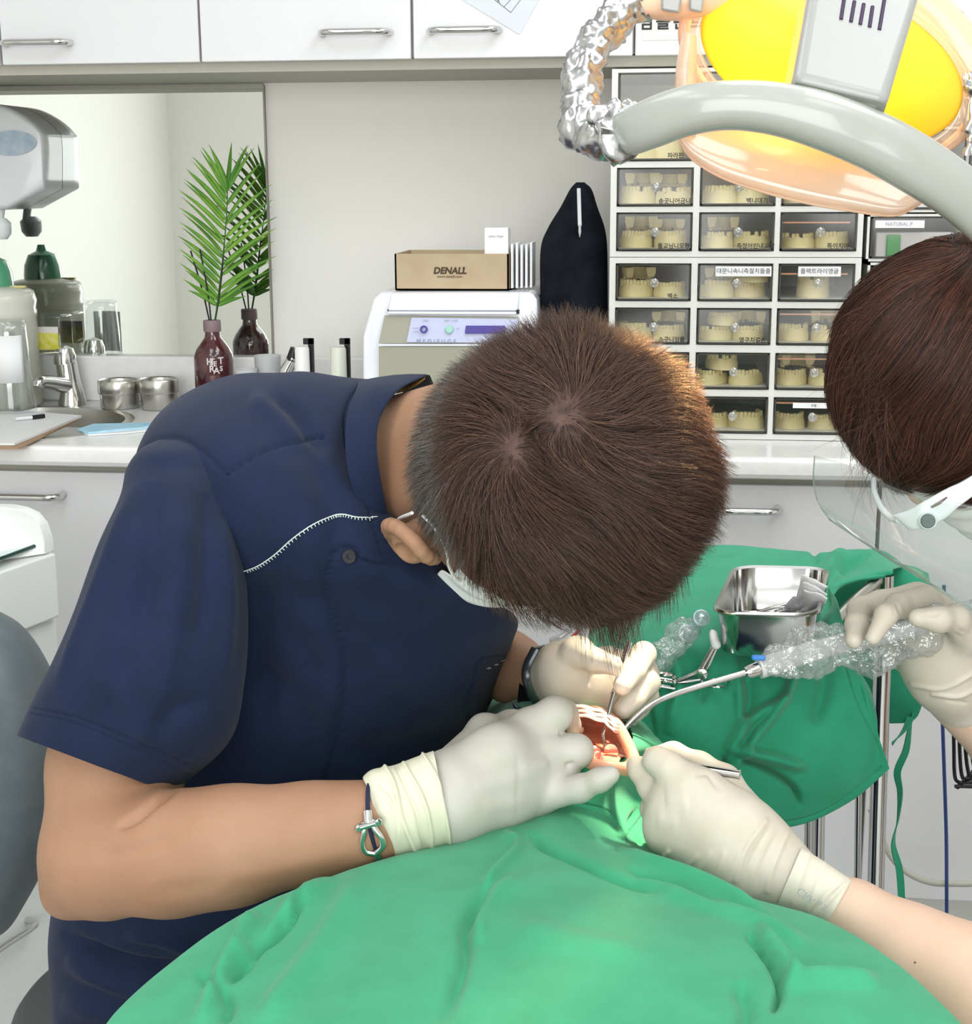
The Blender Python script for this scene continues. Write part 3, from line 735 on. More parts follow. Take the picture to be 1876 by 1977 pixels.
cpl([(784, 661), (794, 613), (1000, 616), (998, 662)], 0.004).build('lilac_panel', mat('lilac', 'c9cdea', 0.4), cf, bevel=0.0008)
m_purp = mat('purple_print', '4a3c98', 0.35)
def cpt(x, y, off):
    p = P(x, y, cy); return P(x, y, cy + max(0, p[2]-zc_(640))*0.35 - off)
MB().lathe([(0.0035, 0), (0.0068, 0), (0.0065, 0.002), (0.0035, 0.002)], cpt(818, 636, 0.004), 24, axis=(0, -1, 0.3), cap0=False, cap1=False).build('power_button', m_purp, cf)
MB().lathe([(0.0001, 0), (0.007, 0), (0.006, 0.002), (0.0001, 0.0025)], cpt(867, 636, 0.004), 24, axis=(0, -1, 0.3)).build('start_button', mat('mint_button', '9fd6c6', 0.3), cf)
cpl([(897, 644), (899, 629), (975, 629), (975, 644)], 0.0055).build('display', m_purp, cf, bevel=0.0008)
text('lettering', 'MEDIFUGE', cpt(842, 659, 0.0055), (1, 0, 0), (0, 0.3, 1), 0.0095, mat('grey_print', '8e8fa8', 0.6), cf, ext=0.0001, space=1.7)
for (x, y, s) in ((822, 619, 'START'), (862, 619, 'OPEN'), (877, 619, 'CLOSE'), (802, 634, 'START'), (802, 641, 'STOP'), (884, 635, 'SET')):
    text('lettering', s, cpt(x, y, 0.0055), (1, 0, 0), (0, 0.3, 1), 0.0035, mat('grey_print', '8e8fa8', 0.6), cf, ext=0.0001)
MB().box((P(748, 600, cy)[0]-0.002, cy+0.01, zc_(606)), (P(748, 600, cy)[0]+0.002, cy+0.016, zc_(598))).box((P(996, 600, cy)[0]-0.002, cy+0.01, zc_(606)), (P(996, 600, cy)[0]+0.004, cy+0.016, zc_(598))).build('hinge_stop', m_black, cf)
# --- cardboard box with little boxes
ct_z = float(P(860, 566, cy+0.05)[2])
fy_ = cy+0.055
ctz = A[3][2]
def bxp(px, py): return P(px, py, fy_)
x0b, x1b = bxp(762, 520)[0], bxp(982, 520)[0]; zb0 = ctz+0.001; zb1 = zb0 + R(70, fy_)
bd = 0.15; t_ = 0.003
m_card = mat('kraft_cardboard', 'c2ae90', 0.8, var='bba688', vscale=25)
cbx = thing('cardboard_tray', 'open kraft cardboard tray box on top of the centrifuge', 'box', ((x0b+x1b)/2, fy_+bd/2, zb0))
MB().box((x0b, fy_, zb0), (x1b, fy_+t_, zb1)).box((x0b, fy_+bd-t_, zb0), (x1b, fy_+bd, zb1)).box((x0b, fy_, zb0), (x0b+t_, fy_+bd, zb1)).box((x1b-t_, fy_, zb0), (x1b, fy_+bd, zb1)).box((x0b, fy_, zb0), (x1b, fy_+bd, zb0+t_)).build('tray', m_card, cbx, smooth=False)
m_br = mat('brown_print', '4a3a2a', 0.7)
text('lettering', 'DENALL', bxp(868, 523)+np.array([0, -0.0005, 0]), (1, 0, 0), (0, 0, 1), 0.0155, m_br, cbx, ext=0.0001, bold=0.0006, shear=0.2)
text('lettering', '®', bxp(895, 518)+np.array([0, -0.0005, 0]), (1, 0, 0), (0, 0, 1), 0.006, m_br, cbx, ext=0.0001)
text('lettering', 'www.denall.com', bxp(868, 534)+np.array([0, -0.0005, 0]), (1, 0, 0), (0, 0, 1), 0.0065, m_br, cbx, ext=0.0001)
text('lettering', 'DENALL', (x1b+0.0006, fy_+0.09, zb0+0.035), (0, 1, 0), (0, 0, 1), 0.011, m_br, cbx, ext=0.0001, bold=0.0006)
m_cart = mat('white_carton', 'f2f2f4', 0.4)
wx0, wx1 = bxp(934, 460)[0], bxp(980, 460)[0]
wb = thing('small_carton', 'upright white carton with faint print standing in the cardboard tray', 'box', ((wx0+wx1)/2, fy_+0.03, zb0+t_))
ztop = float(bxp(950, 440)[2])
MB().box((wx0, fy_+0.006, zb0+t_+0.0005), (wx1, fy_+0.045, ztop)).build('carton_body', m_cart, wb, bevel=0.001)
text('lettering', 'safety finger', (0.5*(wx0+wx1), fy_+0.0055, ztop-0.014), (1, 0, 0), (0, 0, 1), 0.0055, mat('faint_print', 'a8a8b4', 0.7), wb, ext=0.0001)
for j in range(5):
    x_ = wx1+0.004+0.0078*j; 
    t = thing('paper_packet', 'thin white paper packet in the cardboard tray, ' + ['first of the row, touching the small carton', 'second of the row from the small carton', 'middle one of the row of five', 'fourth of the row from the small carton', 'last of the row by the tray rim'][j], 'packet', (x_, fy_+0.05, zb0+t_), 'white packets in the cardboard tray')
    MB().box((x_, fy_+0.01+0.004*j, zb0+t_+0.0005), (x_+0.004, fy_+0.075+0.004*j, zb1+0.016+0.002*math.sin(j*2)), ).build('packet_body', m_cart, t, bevel=0.0006)
# --- black neck cushion standing against the drawers
ny = 2.60
nc = thing('black_cushion', 'black neck cushion with a white zip pull standing between centrifuge and drawers', 'cushion', (P(1108, 700, ny)[0], ny, CT))
rings = []
for (y, l, r, th_) in ((352, 1112, 1128, .012), (366, 1100, 1142, .03), (400, 1082, 1153, .05), (440, 1058, 1167, .06), (480, 1044, 1172, .065), (560, 1043, 1173, .068), (640, 1045, 1173, .068), (720, 1050, 1172, .065), (775, 1058, 1165, .055), (787, 1075, 1150, .03)):
    rings.append(((l, y), (r, y), ny, th_))
g = loft(rings, 70, 48, 2.2)
V = g.reshape(-1, 3); F = grid_faces(70, 48); N = vnormals(V, F)
N = N*np.sign((N*(V-V.mean(0))).sum(1).mean())
V = folds(V, N, [([(1120, 470), (1121, 600)], 4, -0.004), ([(1060, 500), (1090, 450), (1140, 440), (1168, 480)], 6, 0.004)])
lowz = V[:, 2].min(); V[:, 2] += (CT+0.001-lowz) if lowz < CT else 0
mb = MB(); mb.rings(V.reshape(70, 48, 3)); mb.build('cushion_body', mat('black_fabric', '0d1017', 0.95, spec=0.2, var='191d26', vscale=30), nc, autos=False)
yz = ny-0.067
MB().tube(spline([P(1117, 364, ny-0.03), P(1118, 400, ny-0.052), P(1119, 436, ny-0.066)], 12), 0.0032, 8, sq=0.4).build('zip_tape', mat('white_tape', 'd6d6da', 0.5), nc)
MB().tube([P(1119, 434, ny-0.068), P(1119, 448, ny-0.071), P(1119, 458, ny-0.072)], [0.0045, 0.005, 0.001], 8, sq=0.5).build('zip_pull', mat('white_tape', 'd6d6da', 0.5), nc)
# ================================================================== storage drawers with plaster casts
m_case = mat('offwhite_case', 'e2e3de', 0.4)
m_front = clearmat('smoked_clear_front', tint=(.94, .935, .92), gl=0.12, rough=0.12)
m_fr = mat('dark_drawer_rim', '3a3a38', 0.4)
m_cast = mat('yellow_plaster', 'efe3b2', 0.7, var='e4d8a0', vscale=40, bump=0.15, bscale=120)
m_gum = mat('pink_wax', 'cf9c84', 0.6)
m_knob = clearmat('clear_knob', tint=(.9, .9, .9), gl=0.6, milky=0.25, mcol=(.9, .9, .88))
m_tag = mat('tag_white', 'efeff0', 0.6)
m_wax = mat('orange_strip', 'd8a080', 0.6)
DY = 2.50        # front plane of the drawers
def Dp(px, py): return P(px, py, DY)
def zrow(y, x=1250): return float(P(x, y, DY)[2])
# column edges measured; rows top->bottom (top y, bottom y) measured on the middle column
cols_t = [(1192, 1335), (1352, 1494), (1509, 1654)]
rows = [(140, 308), (325, 396), (412, 483), (511, 580), (597, 664), (683, 750), (768, 835)]
cx = [(float(P(a, 410, DY)[0]), float(P(b, 410, DY)[0])) for a, b in cols_t]
xl, xr = float(P(1178, 400, DY)[0]), float(P(1668, 400, DY)[0])
zr = [(zrow(a, 1420), zrow(b, 1420)) for a, b in rows]
ztopc, zseam, zbotc = zrow(130, 1420), zrow(497, 1420), CT+0.0
DB = YW-0.03
def cast(name_seed, w, d, h, pink=False, flip=False):
    """a plaster dental arch: horseshoe base with a row of teeth"""
    r_ = np.random.default_rng(name_seed)
    mb = MB(); n = 26
    u = np.linspace(-0.08, 1.08, n)*np.pi
    ox, oy = 0.5*w*np.cos(u), -d*np.sin(u)+0.0
    ix, iy = 0.27*w*np.cos(u), -0.62*d*np.sin(u)+0.0
    rr = []
    for i in range(n):
        hh = h*(0.70+0.05*math.sin(i*1.3+name_seed))
        rr.append([(ox[i]*1.05, oy[i]*1.05, 0), (ox[i]*1.04, oy[i]*1.04, hh*0.55), (ox[i]*0.93, oy[i]*0.93, hh), (ix[i], iy[i], hh*0.95), (ix[i]*0.85, iy[i]*0.85, hh*0.35), (ix[i]*0.85, iy[i]*0.85, 0)])
    mb.rings(rr)
    mb.cur = 1 if pink else 0
    nt = 12
    for j in range(nt):
        a = np.pi*(j+0.5)/nt; c = np.array([0.415*w*np.cos(a), -0.81*d*np.sin(a), h*0.60]); tw = w*0.068*(1.25 if (j < 3 or j > 8) else 0.95)
        if r_.random() < 0.1: continue
        hh = h*(0.34+0.06*r_.random())
        prof = [(tw, 0), (tw*1.02, hh*0.6), (tw*0.8, hh*0.92), (tw*0.3, hh)]
        mb.cur = 0
        mb.lathe(prof, c, 7)
    if pink:
        mb.cur = 1
        q = [np.array([0.44*w*np.cos(a), -0.86*d*np.sin(a), h*0.6]) for a in np.linspace(0.1, np.pi-0.1, 20)]
        mb.tube(q, w*0.045, 8)
    return mb
def place(mb, pos, rz=0.0, rx=0.0, ry=0.0):
    M = np.array((Matrix.Rotation(rz, 3, 'Z') @ Matrix.Rotation(rx, 3, 'X') @ Matrix.Rotation(ry, 3, 'Y')))
    for i in range(len(mb.v)): mb.v[i] = mb.v[i] @ M.T
    zmin = min(v[:, 2].min() for v in mb.v)
    for i in range(len(mb.v)): mb.v[i] = mb.v[i] + np.asarray(pos) - np.array([0, 0, zmin])
    return mb
units = [('drawer_cabinet', 'off-white plastic drawer cabinet of three rows, upper of the stack', ztopc, zseam+0.0005, rows[:3], 0), ('drawer_cabinet', 'off-white plastic drawer cabinet of four rows, lower of the stack, on the worktop', zseam-0.0005, zbotc+0.001, rows[3:], 3)]
ordn = ['top', 'second', 'third', 'fourth', 'fifth', 'sixth', 'bottom']
coln = ['left', 'middle', 'right']
klab = {(3, 1): '대문니속니측절치들출', (3, 2): '플랙트라이앵글', (6, 2): '모델'}
bott = {(0, 0): '파라핀', (1, 0): '송곳니어금니', (1, 1): '백니대기', (2, 0): '틀교님니모형', (2, 1): '측정어린내교합', (2, 2): '특이치아', (3, 0): '백소', (4, 0): '소구니임플', (4, 1): '영구치결손', (6, 1): '부정교합이'}
nose = np.random.default_rng(5)
drawers = {}
for (nm, lb, zt_, zb_, rws, r0) in units:
    t = thing(nm, lb, 'drawer cabinet', ((xl+xr)/2, 2.68, zb_), 'stacked plastic drawer cabinets')
    mb = MB()
    mb.box((xl, DY+0.004, zb_), (xl+0.006, DB, zt_)); mb.box((xr-0.006, DY+0.004, zb_), (xr, DB, zt_))
    mb.box((xl, DY+0.004, zt_-0.006), (xr, DB, zt_)); mb.box((xl, DY+0.004, zb_), (xr, DB, zb_+0.006)); mb.box((xl, DB-0.004, zb_), (xr, DB, zt_))
    # face frame
    zs_ = [(zr[r0+i][0]+0.002, zr[r0+i][1]-0.002) for i in range(len(rws))]
    bands = [zt_] + [z for p in zs_ for z in p] + [zb_]
    for i in range(0, len(bands), 2): mb.box((xl, DY, bands[i+1]), (xr, DY+0.02 if 0 < i < len(bands)-2 else DY+0.02, bands[i]))
    vb = [xl] + [x for c in cx for x in (c[0]-0.002, c[1]+0.002)] + [xr]
    for i in range(0, len(vb), 2): mb.box((vb[i], DY-0.0004, zb_), (vb[i+1], DY+0.02, zt_))
    mb.build('cabinet_case', m_case, t, smooth=False)
    for i in range(len(rws)):
        ri = r0+i; zt2, zb2 = zr[ri]
        for c in range(3):
            xa, xb = cx[c]
            e = MB()
            ins = 0.004; y0 = DY-0.003
            for (a, b) in (((xa, y0, zb2), (xb, y0+0.006, zb2+0.0025)), ((xa, y0, zt2-0.0012), (xb, y0+0.006, zt2)), ((xa, y0, zb2), (xa+0.0022, y0+0.006, zt2)), ((xb-0.0022, y0, zb2), (xb, y0+0.006, zt2))): e.box(a, b)
            d = e.build('drawer', m_fr, t, smooth=False)
            MB().box((xa+0.002, y0+0.001, zb2+0.0025), (xb-0.002, y0+0.0022, zt2-0.0012)).build('clear_front', m_front, d, smooth=False)
            MB().box((xa+0.002, y0+0.006, zb2+0.0005), (xb-0.002, DB-0.02, zb2+0.0025)).build('drawer_floor', m_case, d, smooth=False)
            kx, kz = (xa+xb)/2 + (0.002), (zt2+zb2)/2 + (0.0 if ri else -0.02)
            MB().lathe([(0.003, 0), (0.003, 0.004), (0.0072, 0.007), (0.0075, 0.011), (0.005, 0.013), (0.0005, 0.0135)], (kx, y0, kz), 18, axis=(0, -1, 0)).build('knob', m_knob, d)
            if (ri, c) in klab:
                w2 = 0.045 if c == 1 else 0.034; cxl = xb-w2-0.001 if c == 1 else (xa+xb)/2+0.004
                zz_ = zt2-0.0105 if ri < 6 else zt2-0.011; hh = 0.008 if ri < 6 else 0.0045
                lbm = MB().box((cxl-w2, y0-0.001, zz_-hh), (cxl+w2, y0-0.0002, zz_+hh)).build('label', m_tag, d, smooth=False)
                text('lettering', klab[(ri, c)], (cxl, y0-0.0012, zz_), (1, 0, 0), (0, 0, 1), 0.0095 if ri < 6 else 0.005, m_ink, d, ext=0.0001)
            if (ri, c) in bott and not (ri == 6 and c == 1):
                text('lettering', bott[(ri, c)], (xb-0.028, y0-0.0004, zb2+0.0065), (1, 0, 0), (0, 0, 1), 0.0095, m_ink, d, ext=0.0001, bold=0.0002)
            elif (ri, c) in bott:
                text('lettering', bott[(ri, c)], (xb-0.03, y0-0.0004, zt2-0.008), (1, 0, 0), (0, 0, 1), 0.008, m_ink, d, ext=0.0001)
            if c == 2 and ri in (2, 3, 4, 5, 6):
                MB().box((xa+0.002, y0+0.004, zt2-0.016 if ri < 4 else zt2-0.009), (xb-0.01, y0+0.006, zt2-0.0135 if ri < 4 else zt2-0.0065)).build('orange_strip', m_wax, d, smooth=False)
            # plaster casts standing inside
            zf = zb2+0.0028; W2 = xb-xa
            if ri == 0: lay = [(0.22, 0.0, .032, 0), (0.62, 0.02, .036, 1), (0.45, 0.05, .05, 0)]
            else:
                lay = [(0.24, 0.0, .027, 0), (0.72, 0.0, .027, 0)]
                if nose.random() < 0.75: lay += [(0.27 + 0.1*nose.random(), 1, .024, 1)]
                if nose.random() < 0.55: lay += [(0.70 + 0.06*nose.random(), 1, .022, 1)]
                if ri in (2, 6) and c == 2: lay = lay[:2]
                if ri == 3 and c == 2: lay = [(0.5, 0.0, .045, 0)]
            top = {}
            for j, (fx, lev, h, fl) in enumerate(lay):
                w_ = min(W2*0.46, 0.06)*(0.9+0.15*nose.random()); dd = 0.03+0.012*nose.random()
                X_ = xa + W2*fx; X_ = min(max(X_, xa+w_*0.56), xb-w_*0.56)
                mbc = cast(ri*31+c*7+j, w_, dd, h*(0.9+0.2*nose.random()), pink=(nose.random() < 0.3))
                zz0 = zf
                if lev == 1: zz0 = zf+0.0255
                if ri == 0 and j == 2: zz0 = zf
                rx = 0.0
                if lev == 1: place(mbc, (X_, DY+0.052, zz0), nose.normal(0, 0.15), math.pi if (zz0+h*1.2 < zt2) and nose.random() < .7 else 0.0)
                else: place(mbc, (X_, DY+0.055+(0.03 if ri == 0 and j == 2 else 0), zz0), nose.normal(0, 0.35))
                side_w = ['left', 'right'][int(fx > 0.5)]
                lvw = 'upper' if lev == 1 else 'lower'
                o = mbc.build('plaster_cast', [m_cast, m_gum], None, autos=50)
                lab_ = 'yellow plaster tooth cast, %s %s one in the %s drawer of the %s row' % (lvw, side_w, coln[c], ordn[ri])
                if ri == 0 and j == 2: lab_ = 'yellow plaster tooth cast, rear one in the %s drawer of the top row' % coln[c]
                if ri == 3 and c == 2: lab_ = 'single yellow plaster tooth cast centred in the right drawer of the fourth row'
                org = Vector((X_, DY+0.05, zz0)); o.data.transform(Matrix.Translation(-org)); o.location = org
                tag(o, lab_, 'dental cast', 'plaster casts in the drawers')
# --- second stack of clear boxes at the right
YR = 2.50
for k_, (a, b, y0_, y1_, lb) in enumerate(((1680, 1870, 418, 500, 'clear drawer box holding a green item, beside the plaster cast cabinet'), (1680, 1870, 512, 610, 'clear drawer box holding foil packs, behind the hair of the assistant'), (1680, 1870, 250, 405, 'tall clear drawer box behind the grey lamp handle'), (1820, 1990, 160, 330, 'clear drawer box with black frame at the right edge'))):
    if k_ == 3: YRk = YR+0.02; 
    xa, xb = float(P(a, y0_, YR)[0]), float(P(b, y0_, YR)[0]); 
    if k_ == 3: xa, xb = float(P(1874, 200, YR)[0]), float(P(2000, 200, YR)[0])
    za, zb2 = float(P(1750, y0_, YR)[2]), float(P(1750, y1_, YR)[2])
    t = thing('drawer_box', lb, 'drawer box', ((xa+xb)/2, YR+0.1, zb2), 'clear drawer boxes')
    w_ = 0.004
    MB().box((xa-w_, YR, zb2-w_), (xa, DB, za+w_)).box((xb, YR, zb2-w_), (xb+w_, DB, za+w_)).box((xa-w_, YR, za), (xb+w_, DB, za+w_)).box((xa-w_, YR, zb2-w_), (xb+w_, DB, zb2)).build('case', m_case, t, smooth=False)
    MB().box((xa+0.002, YR-0.002, zb2+0.001), (xb-0.002, YR, zb2+0.004)).box((xa+0.002, YR-0.002, za-0.003), (xb-0.002, YR, za-0.001)).box((xa+0.002, YR-0.002, zb2+0.001), (xa+0.005, YR, za-0.001)).box((xb-0.005, YR-0.002, zb2+0.001), (xb-0.002, YR, za-0.001)).build('rim', m_fr, t, smooth=False)
    MB().box((xa+0.005, YR-0.0012, zb2+0.004), (xb-0.005, YR-0.0004, za-0.003)).build('clear_front', m_front, t, smooth=False)
    mc = mat('white_contents', 'd9d8dc', 0.6)
    if k_ == 0:
        o = MB().box((xa+0.012, YR+0.01, zb2+0.001), (xb-0.02, YR+0.08, zb2+0.042)).build('inner_carton', mc, t, bevel=0.002)
        MB().box((xa+0.028, YR+0.004, zb2+0.004), (xa+0.05, YR+0.0095, zb2+0.038)).build('green_pack', mat('green_pack', '4fa060', 0.4), t, bevel=0.002)
        MB().box((xa+0.008, YR-0.0018, za-0.018), (xa+0.085, YR-0.0012, za-0.006)).build('label', m_tag, t, smooth=False)
        text('lettering', 'NATURAL P', (xa+0.045, YR-0.0022, za-0.012), (1, 0, 0), (0, 0, 1), 0.008, mat('faint_print', 'a8a8b4', 0.7), t, ext=0.0001)
    elif k_ == 3:
        MB().box((xa+0.012, YR+0.01, zb2+0.001), (xb-0.02, YR+0.08, zb2+0.1)).build('inner_carton', mc, t, bevel=0.002)
    else:
        r2 = np.random.default_rng(k_)
        MB().box((xa+0.012, YR+0.01, zb2+0.001), (xb-0.04, YR+0.08, zb2+0.03)).build('inner_carton', mc, t, bevel=0.002)
        for q in range(3):
            V, F = sdf([ell((xa+0.03+0.05*q, YR+0.03, zb2+0.045), (.02, .015, .012))], .003)
            V += vnoise(V, 120, q)[:, None]*0.003
            fmesh('foil_pack', V, F, mat('foil', 'b8bcc0', 0.25, 1.0), t, smooth=False)
# support for the right stack
xa, xb = float(P(1680, 600, YR)[0])-0.004, float(P(1870, 600, YR)[0])+0.2
t = thing('drawer_box', 'lowest white drawer unit behind the hair of the assistant', 'drawer box', ((xa+xb)/2, YR+.1, CT), 'clear drawer boxes')
MB().box((xa, YR, CT+0.0005), (xb, DB, float(P(1750, 615, YR)[2])-0.005)).build('case', m_case, t, bevel=0.002)
t = thing('drawer_box', 'upper white drawer unit carrying the right-hand box', 'drawer box', ((xa+xb)/2, YR+.1, CT), 'clear drawer boxes')
xa2 = float(P(1874, 200, YR)[0]); MB().box((xa2-0.004, YR, float(P(1750, 615, YR)[2])-0.004), (xa2+0.18, DB, float(P(1750, 330, YR)[2])-0.005)).build('case', m_case, t, bevel=0.002)
# ================================================================== stool of the dentist and the small cart at the left
m_vin = mat('grey_vinyl', '5d666a', .45, var='566064', vscale=40, bump=.06, bscale=500)
m_vin2 = mat('dark_grey_vinyl', '4a4b4d', .5)
sl_ = thing('stool', 'grey padded dentist stool with rounded back, standing behind the dentist', 'stool', (-.47, 1.42, 0))
sy2 = 1.50
V_ = loft([((-130, 1160), (-20, 1172), sy2, .02), ((-170, 1200), (30, 1205), sy2, .045), ((-190, 1260), (72, 1262), sy2, .055), ((-200, 1340), (105, 1340), sy2, .06), ((-200, 1440), (122, 1440), sy2, .06), ((-200, 1560), (108, 1560), sy2, .06), ((-200, 1660), (78, 1665), sy2, .058), ((-190, 1740), (38, 1745), sy2, .05), ((-170, 1800), (0, 1800), sy2, .04), ((-130, 1830), (-60, 1830), sy2, .02)], 90, 60, 2.6)
mb = MB(); mb.rings(V_); mb.build('backrest', m_vin, sl_, autos=False)
V, F = sdf([ell((-.43, 1.32, .46), (.21, .21, .045), None, .01), ell((-.43, 1.32, .44), (.205, .205, .05), None, .01)], .005, 2)
fmesh('seat', V, F, m_vin2, sl_)
MB().tube([P(-190, 1780, sy2+.03), (-.72, 1.55, .55), (-.50, 1.38, .45)], .012, 12).build('back_support', m_chrome, sl_)
MB().lathe([(.03, .40), (.03, .12), (.02, .10)], (-.43, 1.32, 0), 20).build('gas_lift', m_chrome, sl_)
for k_ in range(5):
    a = 2*math.pi*k_/5; l = MB().tube([(-.43, 1.32, .12), (-.43+.22*math.cos(a), 1.32+.22*math.sin(a), .07)], [.02, .012], 12).build('leg', m_chrome, sl_)
    MB().lathe([(.001, -.012), (.022, -.012), (.025, 0), (.022, .012), (.001, .012)], (-.43+.24*math.cos(a), 1.32+.24*math.sin(a), .026), 20, axis=(-math.sin(a), math.cos(a), 0)).build('caster', m_black, l)
# cart
cY = 1.95
ctt = thing('small_cart', 'small white cabinet with curved sides and a glass shelf at the left edge', 'cabinet', P(0, 1250, cY)*np.array([1, 1, 0]))
m_cw = mat('cart_white', 'e9ebe8', .3)
def cp(x, y, d=0): return P(x, y, cY+d)
# curved end panel: arc outline in a vertical plane facing left-front
a0 = cp(88, 1065, -.0); 
ux_ = np.array([-.80, -.60, 0]); ux_ /= np.linalg.norm(ux_)     # the panel runs back-left to front-left
sidev = np.array([.6, -.8, 0])
arc = [(0, 1063), (30, 1040)]
pan = [cp(88, 1070), cp(86, 1045), cp(76, 1015), cp(60, 995), cp(36, 984), cp(10, 979), cp(-60, 978), cp(-60, 1120, -.12), cp(0, 1082, -.05)]
th_ = np.array([0.004, 0.022, 0])
MB().rings([[p for p in pan], [p+th_ for p in pan]]).build('curved_panel', m_cw, ctt, bevel=.003, seg=3)
inner = [cp(70, 1053, .12), cp(-60, 1053, .12), cp(-60, 1120, -.10), cp(0, 1080, -.03)]
zg = float(cp(70, 1053)[2])
gs = [PZ(70, 1052, zg), PZ(-80, 1052, zg), PZ(-80, 1106, zg), PZ(0, 1078, zg)]
MB().add(gs+[g_-[0, 0, .004] for g_ in gs], [(0, 1, 2, 3), (7, 6, 5, 4), (0, 4, 5, 1), (1, 5, 6, 2), (2, 6, 7, 3), (3, 7, 4, 0)]).build('glass_shelf', mat('green_glass_shelf', 'c8dbd6', .05, spec=.8, coat=.5), ctt, smooth=False)
ed = [PZ(70, 1053, zg-.001), PZ(0, 1079, zg-.001), PZ(-80, 1108, zg-.001)]
MB().tube(ed, .0028, 8).build('shelf_edge', mat('dark_glass_edge', '22403c', .1), ctt)
# drawer block
zt_ = zg-.014; b0, b1, b2 = PZ(108, 1064, zt_), PZ(85, 1066, zt_), PZ(0, 1097, zt_)
f0 = PZ(108, 1068, zt_); f1_ = PZ(-90, 1135, zt_); hgt = .135
z1 = float(P(115, 1195, cY)[2])
dq = (f1_-f0); dq[2] = 0; dq /= np.linalg.norm(dq); pq = np.array([dq[1], -dq[0], 0]); pq = pq*np.sign(pq[1])*.32
top4 = [f0, f1_, f1_+pq, f0+pq]
HH_ = zt_-z1
MB().rings([top4, [p-[0, 0, HH_] for p in top4]]).build('drawer', m_cw, ctt, bevel=.003, seg=3)
low4 = [f0+[-.012, .012, -HH_-.004], f1_+[-.0, .012, -HH_-.004], f1_+pq+[0, 0, -HH_-.004], f0+pq+[0, 0, -HH_-.004]]
MB().rings([low4, [np.array([p[0], p[1], .06]) for p in low4]]).build('cart_body', m_cw, ctt, bevel=.002)
nq = np.cross(f1_-f0, [0, 0, 1.0]); nq /= np.linalg.norm(nq); nq *= -np.sign(nq[1])
def onf(x, y, o=0.0):
    d = ray(x, y); t = ((low4[0]-CAMP)@nq)/(d@nq); return CAMP+d*t-nq*(-o)*np.sign(nq[1])*-1
ha_, hb_ = onf(-70, 1850), onf(44, 1775); hb_[2] = ha_[2] = (ha_[2]+hb_[2])/2
on_ = nq if nq[1] < 0 else -nq
MB().tube(spline([ha_, ha_+on_*.02, ha_+on_*.028+(hb_-ha_)*.1, (ha_+hb_)/2+on_*.028, hb_+on_*.028-(hb_-ha_)*.1, hb_+on_*.02, hb_], 40), .005, 10).build('handle', m_chrome, ctt)
for (x_, y_) in ((low4[0][0]-.03, low4[0][1]+.03), (low4[3][0]-.03, low4[3][1]-.03), (low4[1][0]+.05, low4[1][1]+.04)):
    MB().lathe([(.001, -.012), (.026, -.012), (.029, 0), (.026, .012), (.001, .012)], (x_, y_, .03), 20, axis=(1, 0, 0)).build('caster', m_black, ctt)
cyl = thing('metal_cylinder', 'short chrome cylinder with a greenish end lying on the glass shelf', 'cylinder', PZ(10, 1045, zg))
c0 = P(12, 1034, cY+.02); rad_ = R(15, cY); zc0 = zg+rad_+.0005
c0 = PZ(12, 1034, zc0)
axs = np.array([-1, .25, 0]); axs /= np.linalg.norm(axs)
MB().tube([c0, c0+axs*.004, c0+axs*.09], [rad_*.9, rad_, rad_], 28).build('cylinder_body', m_chrome, cyl)
MB().lathe([(.0005, .0012), (rad_*.78, .0008), (rad_*.8, -.001)], c0-axs*.0005, 24, axis=-axs, cap1=False).build('end_cap', mat('olive_ring', 'a8a36c', .4), cyl)
MB().lathe([(.0005, .0024), (rad_*.4, .002), (rad_*.42, -.001)], c0-axs*.0005, 20, axis=-axs, cap1=False).build('end_centre', mat('pale_ring', 'd9d9c2', .4), cyl)
# ================================================================== dentist
m_skin = mat('skin_tan', 'a88166', 0.6, var='a0775c', vscale=14, bump=0.10, bscale=900, sss=0.15)
m_glove = mat('latex_glove_cream', 'cdc5b6', 0.48, var='c5bdab', vscale=35, bump=0.08, bscale=500, sss=0.1, sssr=(1, .8, .5))
m_gloveW = mat('latex_glove_white', 'c2beb4', 0.5, var='bbb7ab', vscale=30, bump=0.08, bscale=500, sss=0.1, sssr=(1, .8, .5))
m_navy = mat('navy_scrub_cloth', '17233f', 0.85, var='142039', vscale=40, sheen=0.06, spec=.25, bump=0.3, bscale=900)
m_navyd = mat('navy_inner', '141c30', 0.85)
def J(x, y, Y, r): return (P(x, y, Y), R(r, Y))
dn = thing('person', 'dentist in navy short-sleeved scrubs bending over the patient, with cream gloves', 'person', (-0.30, 1.32, 0.0))
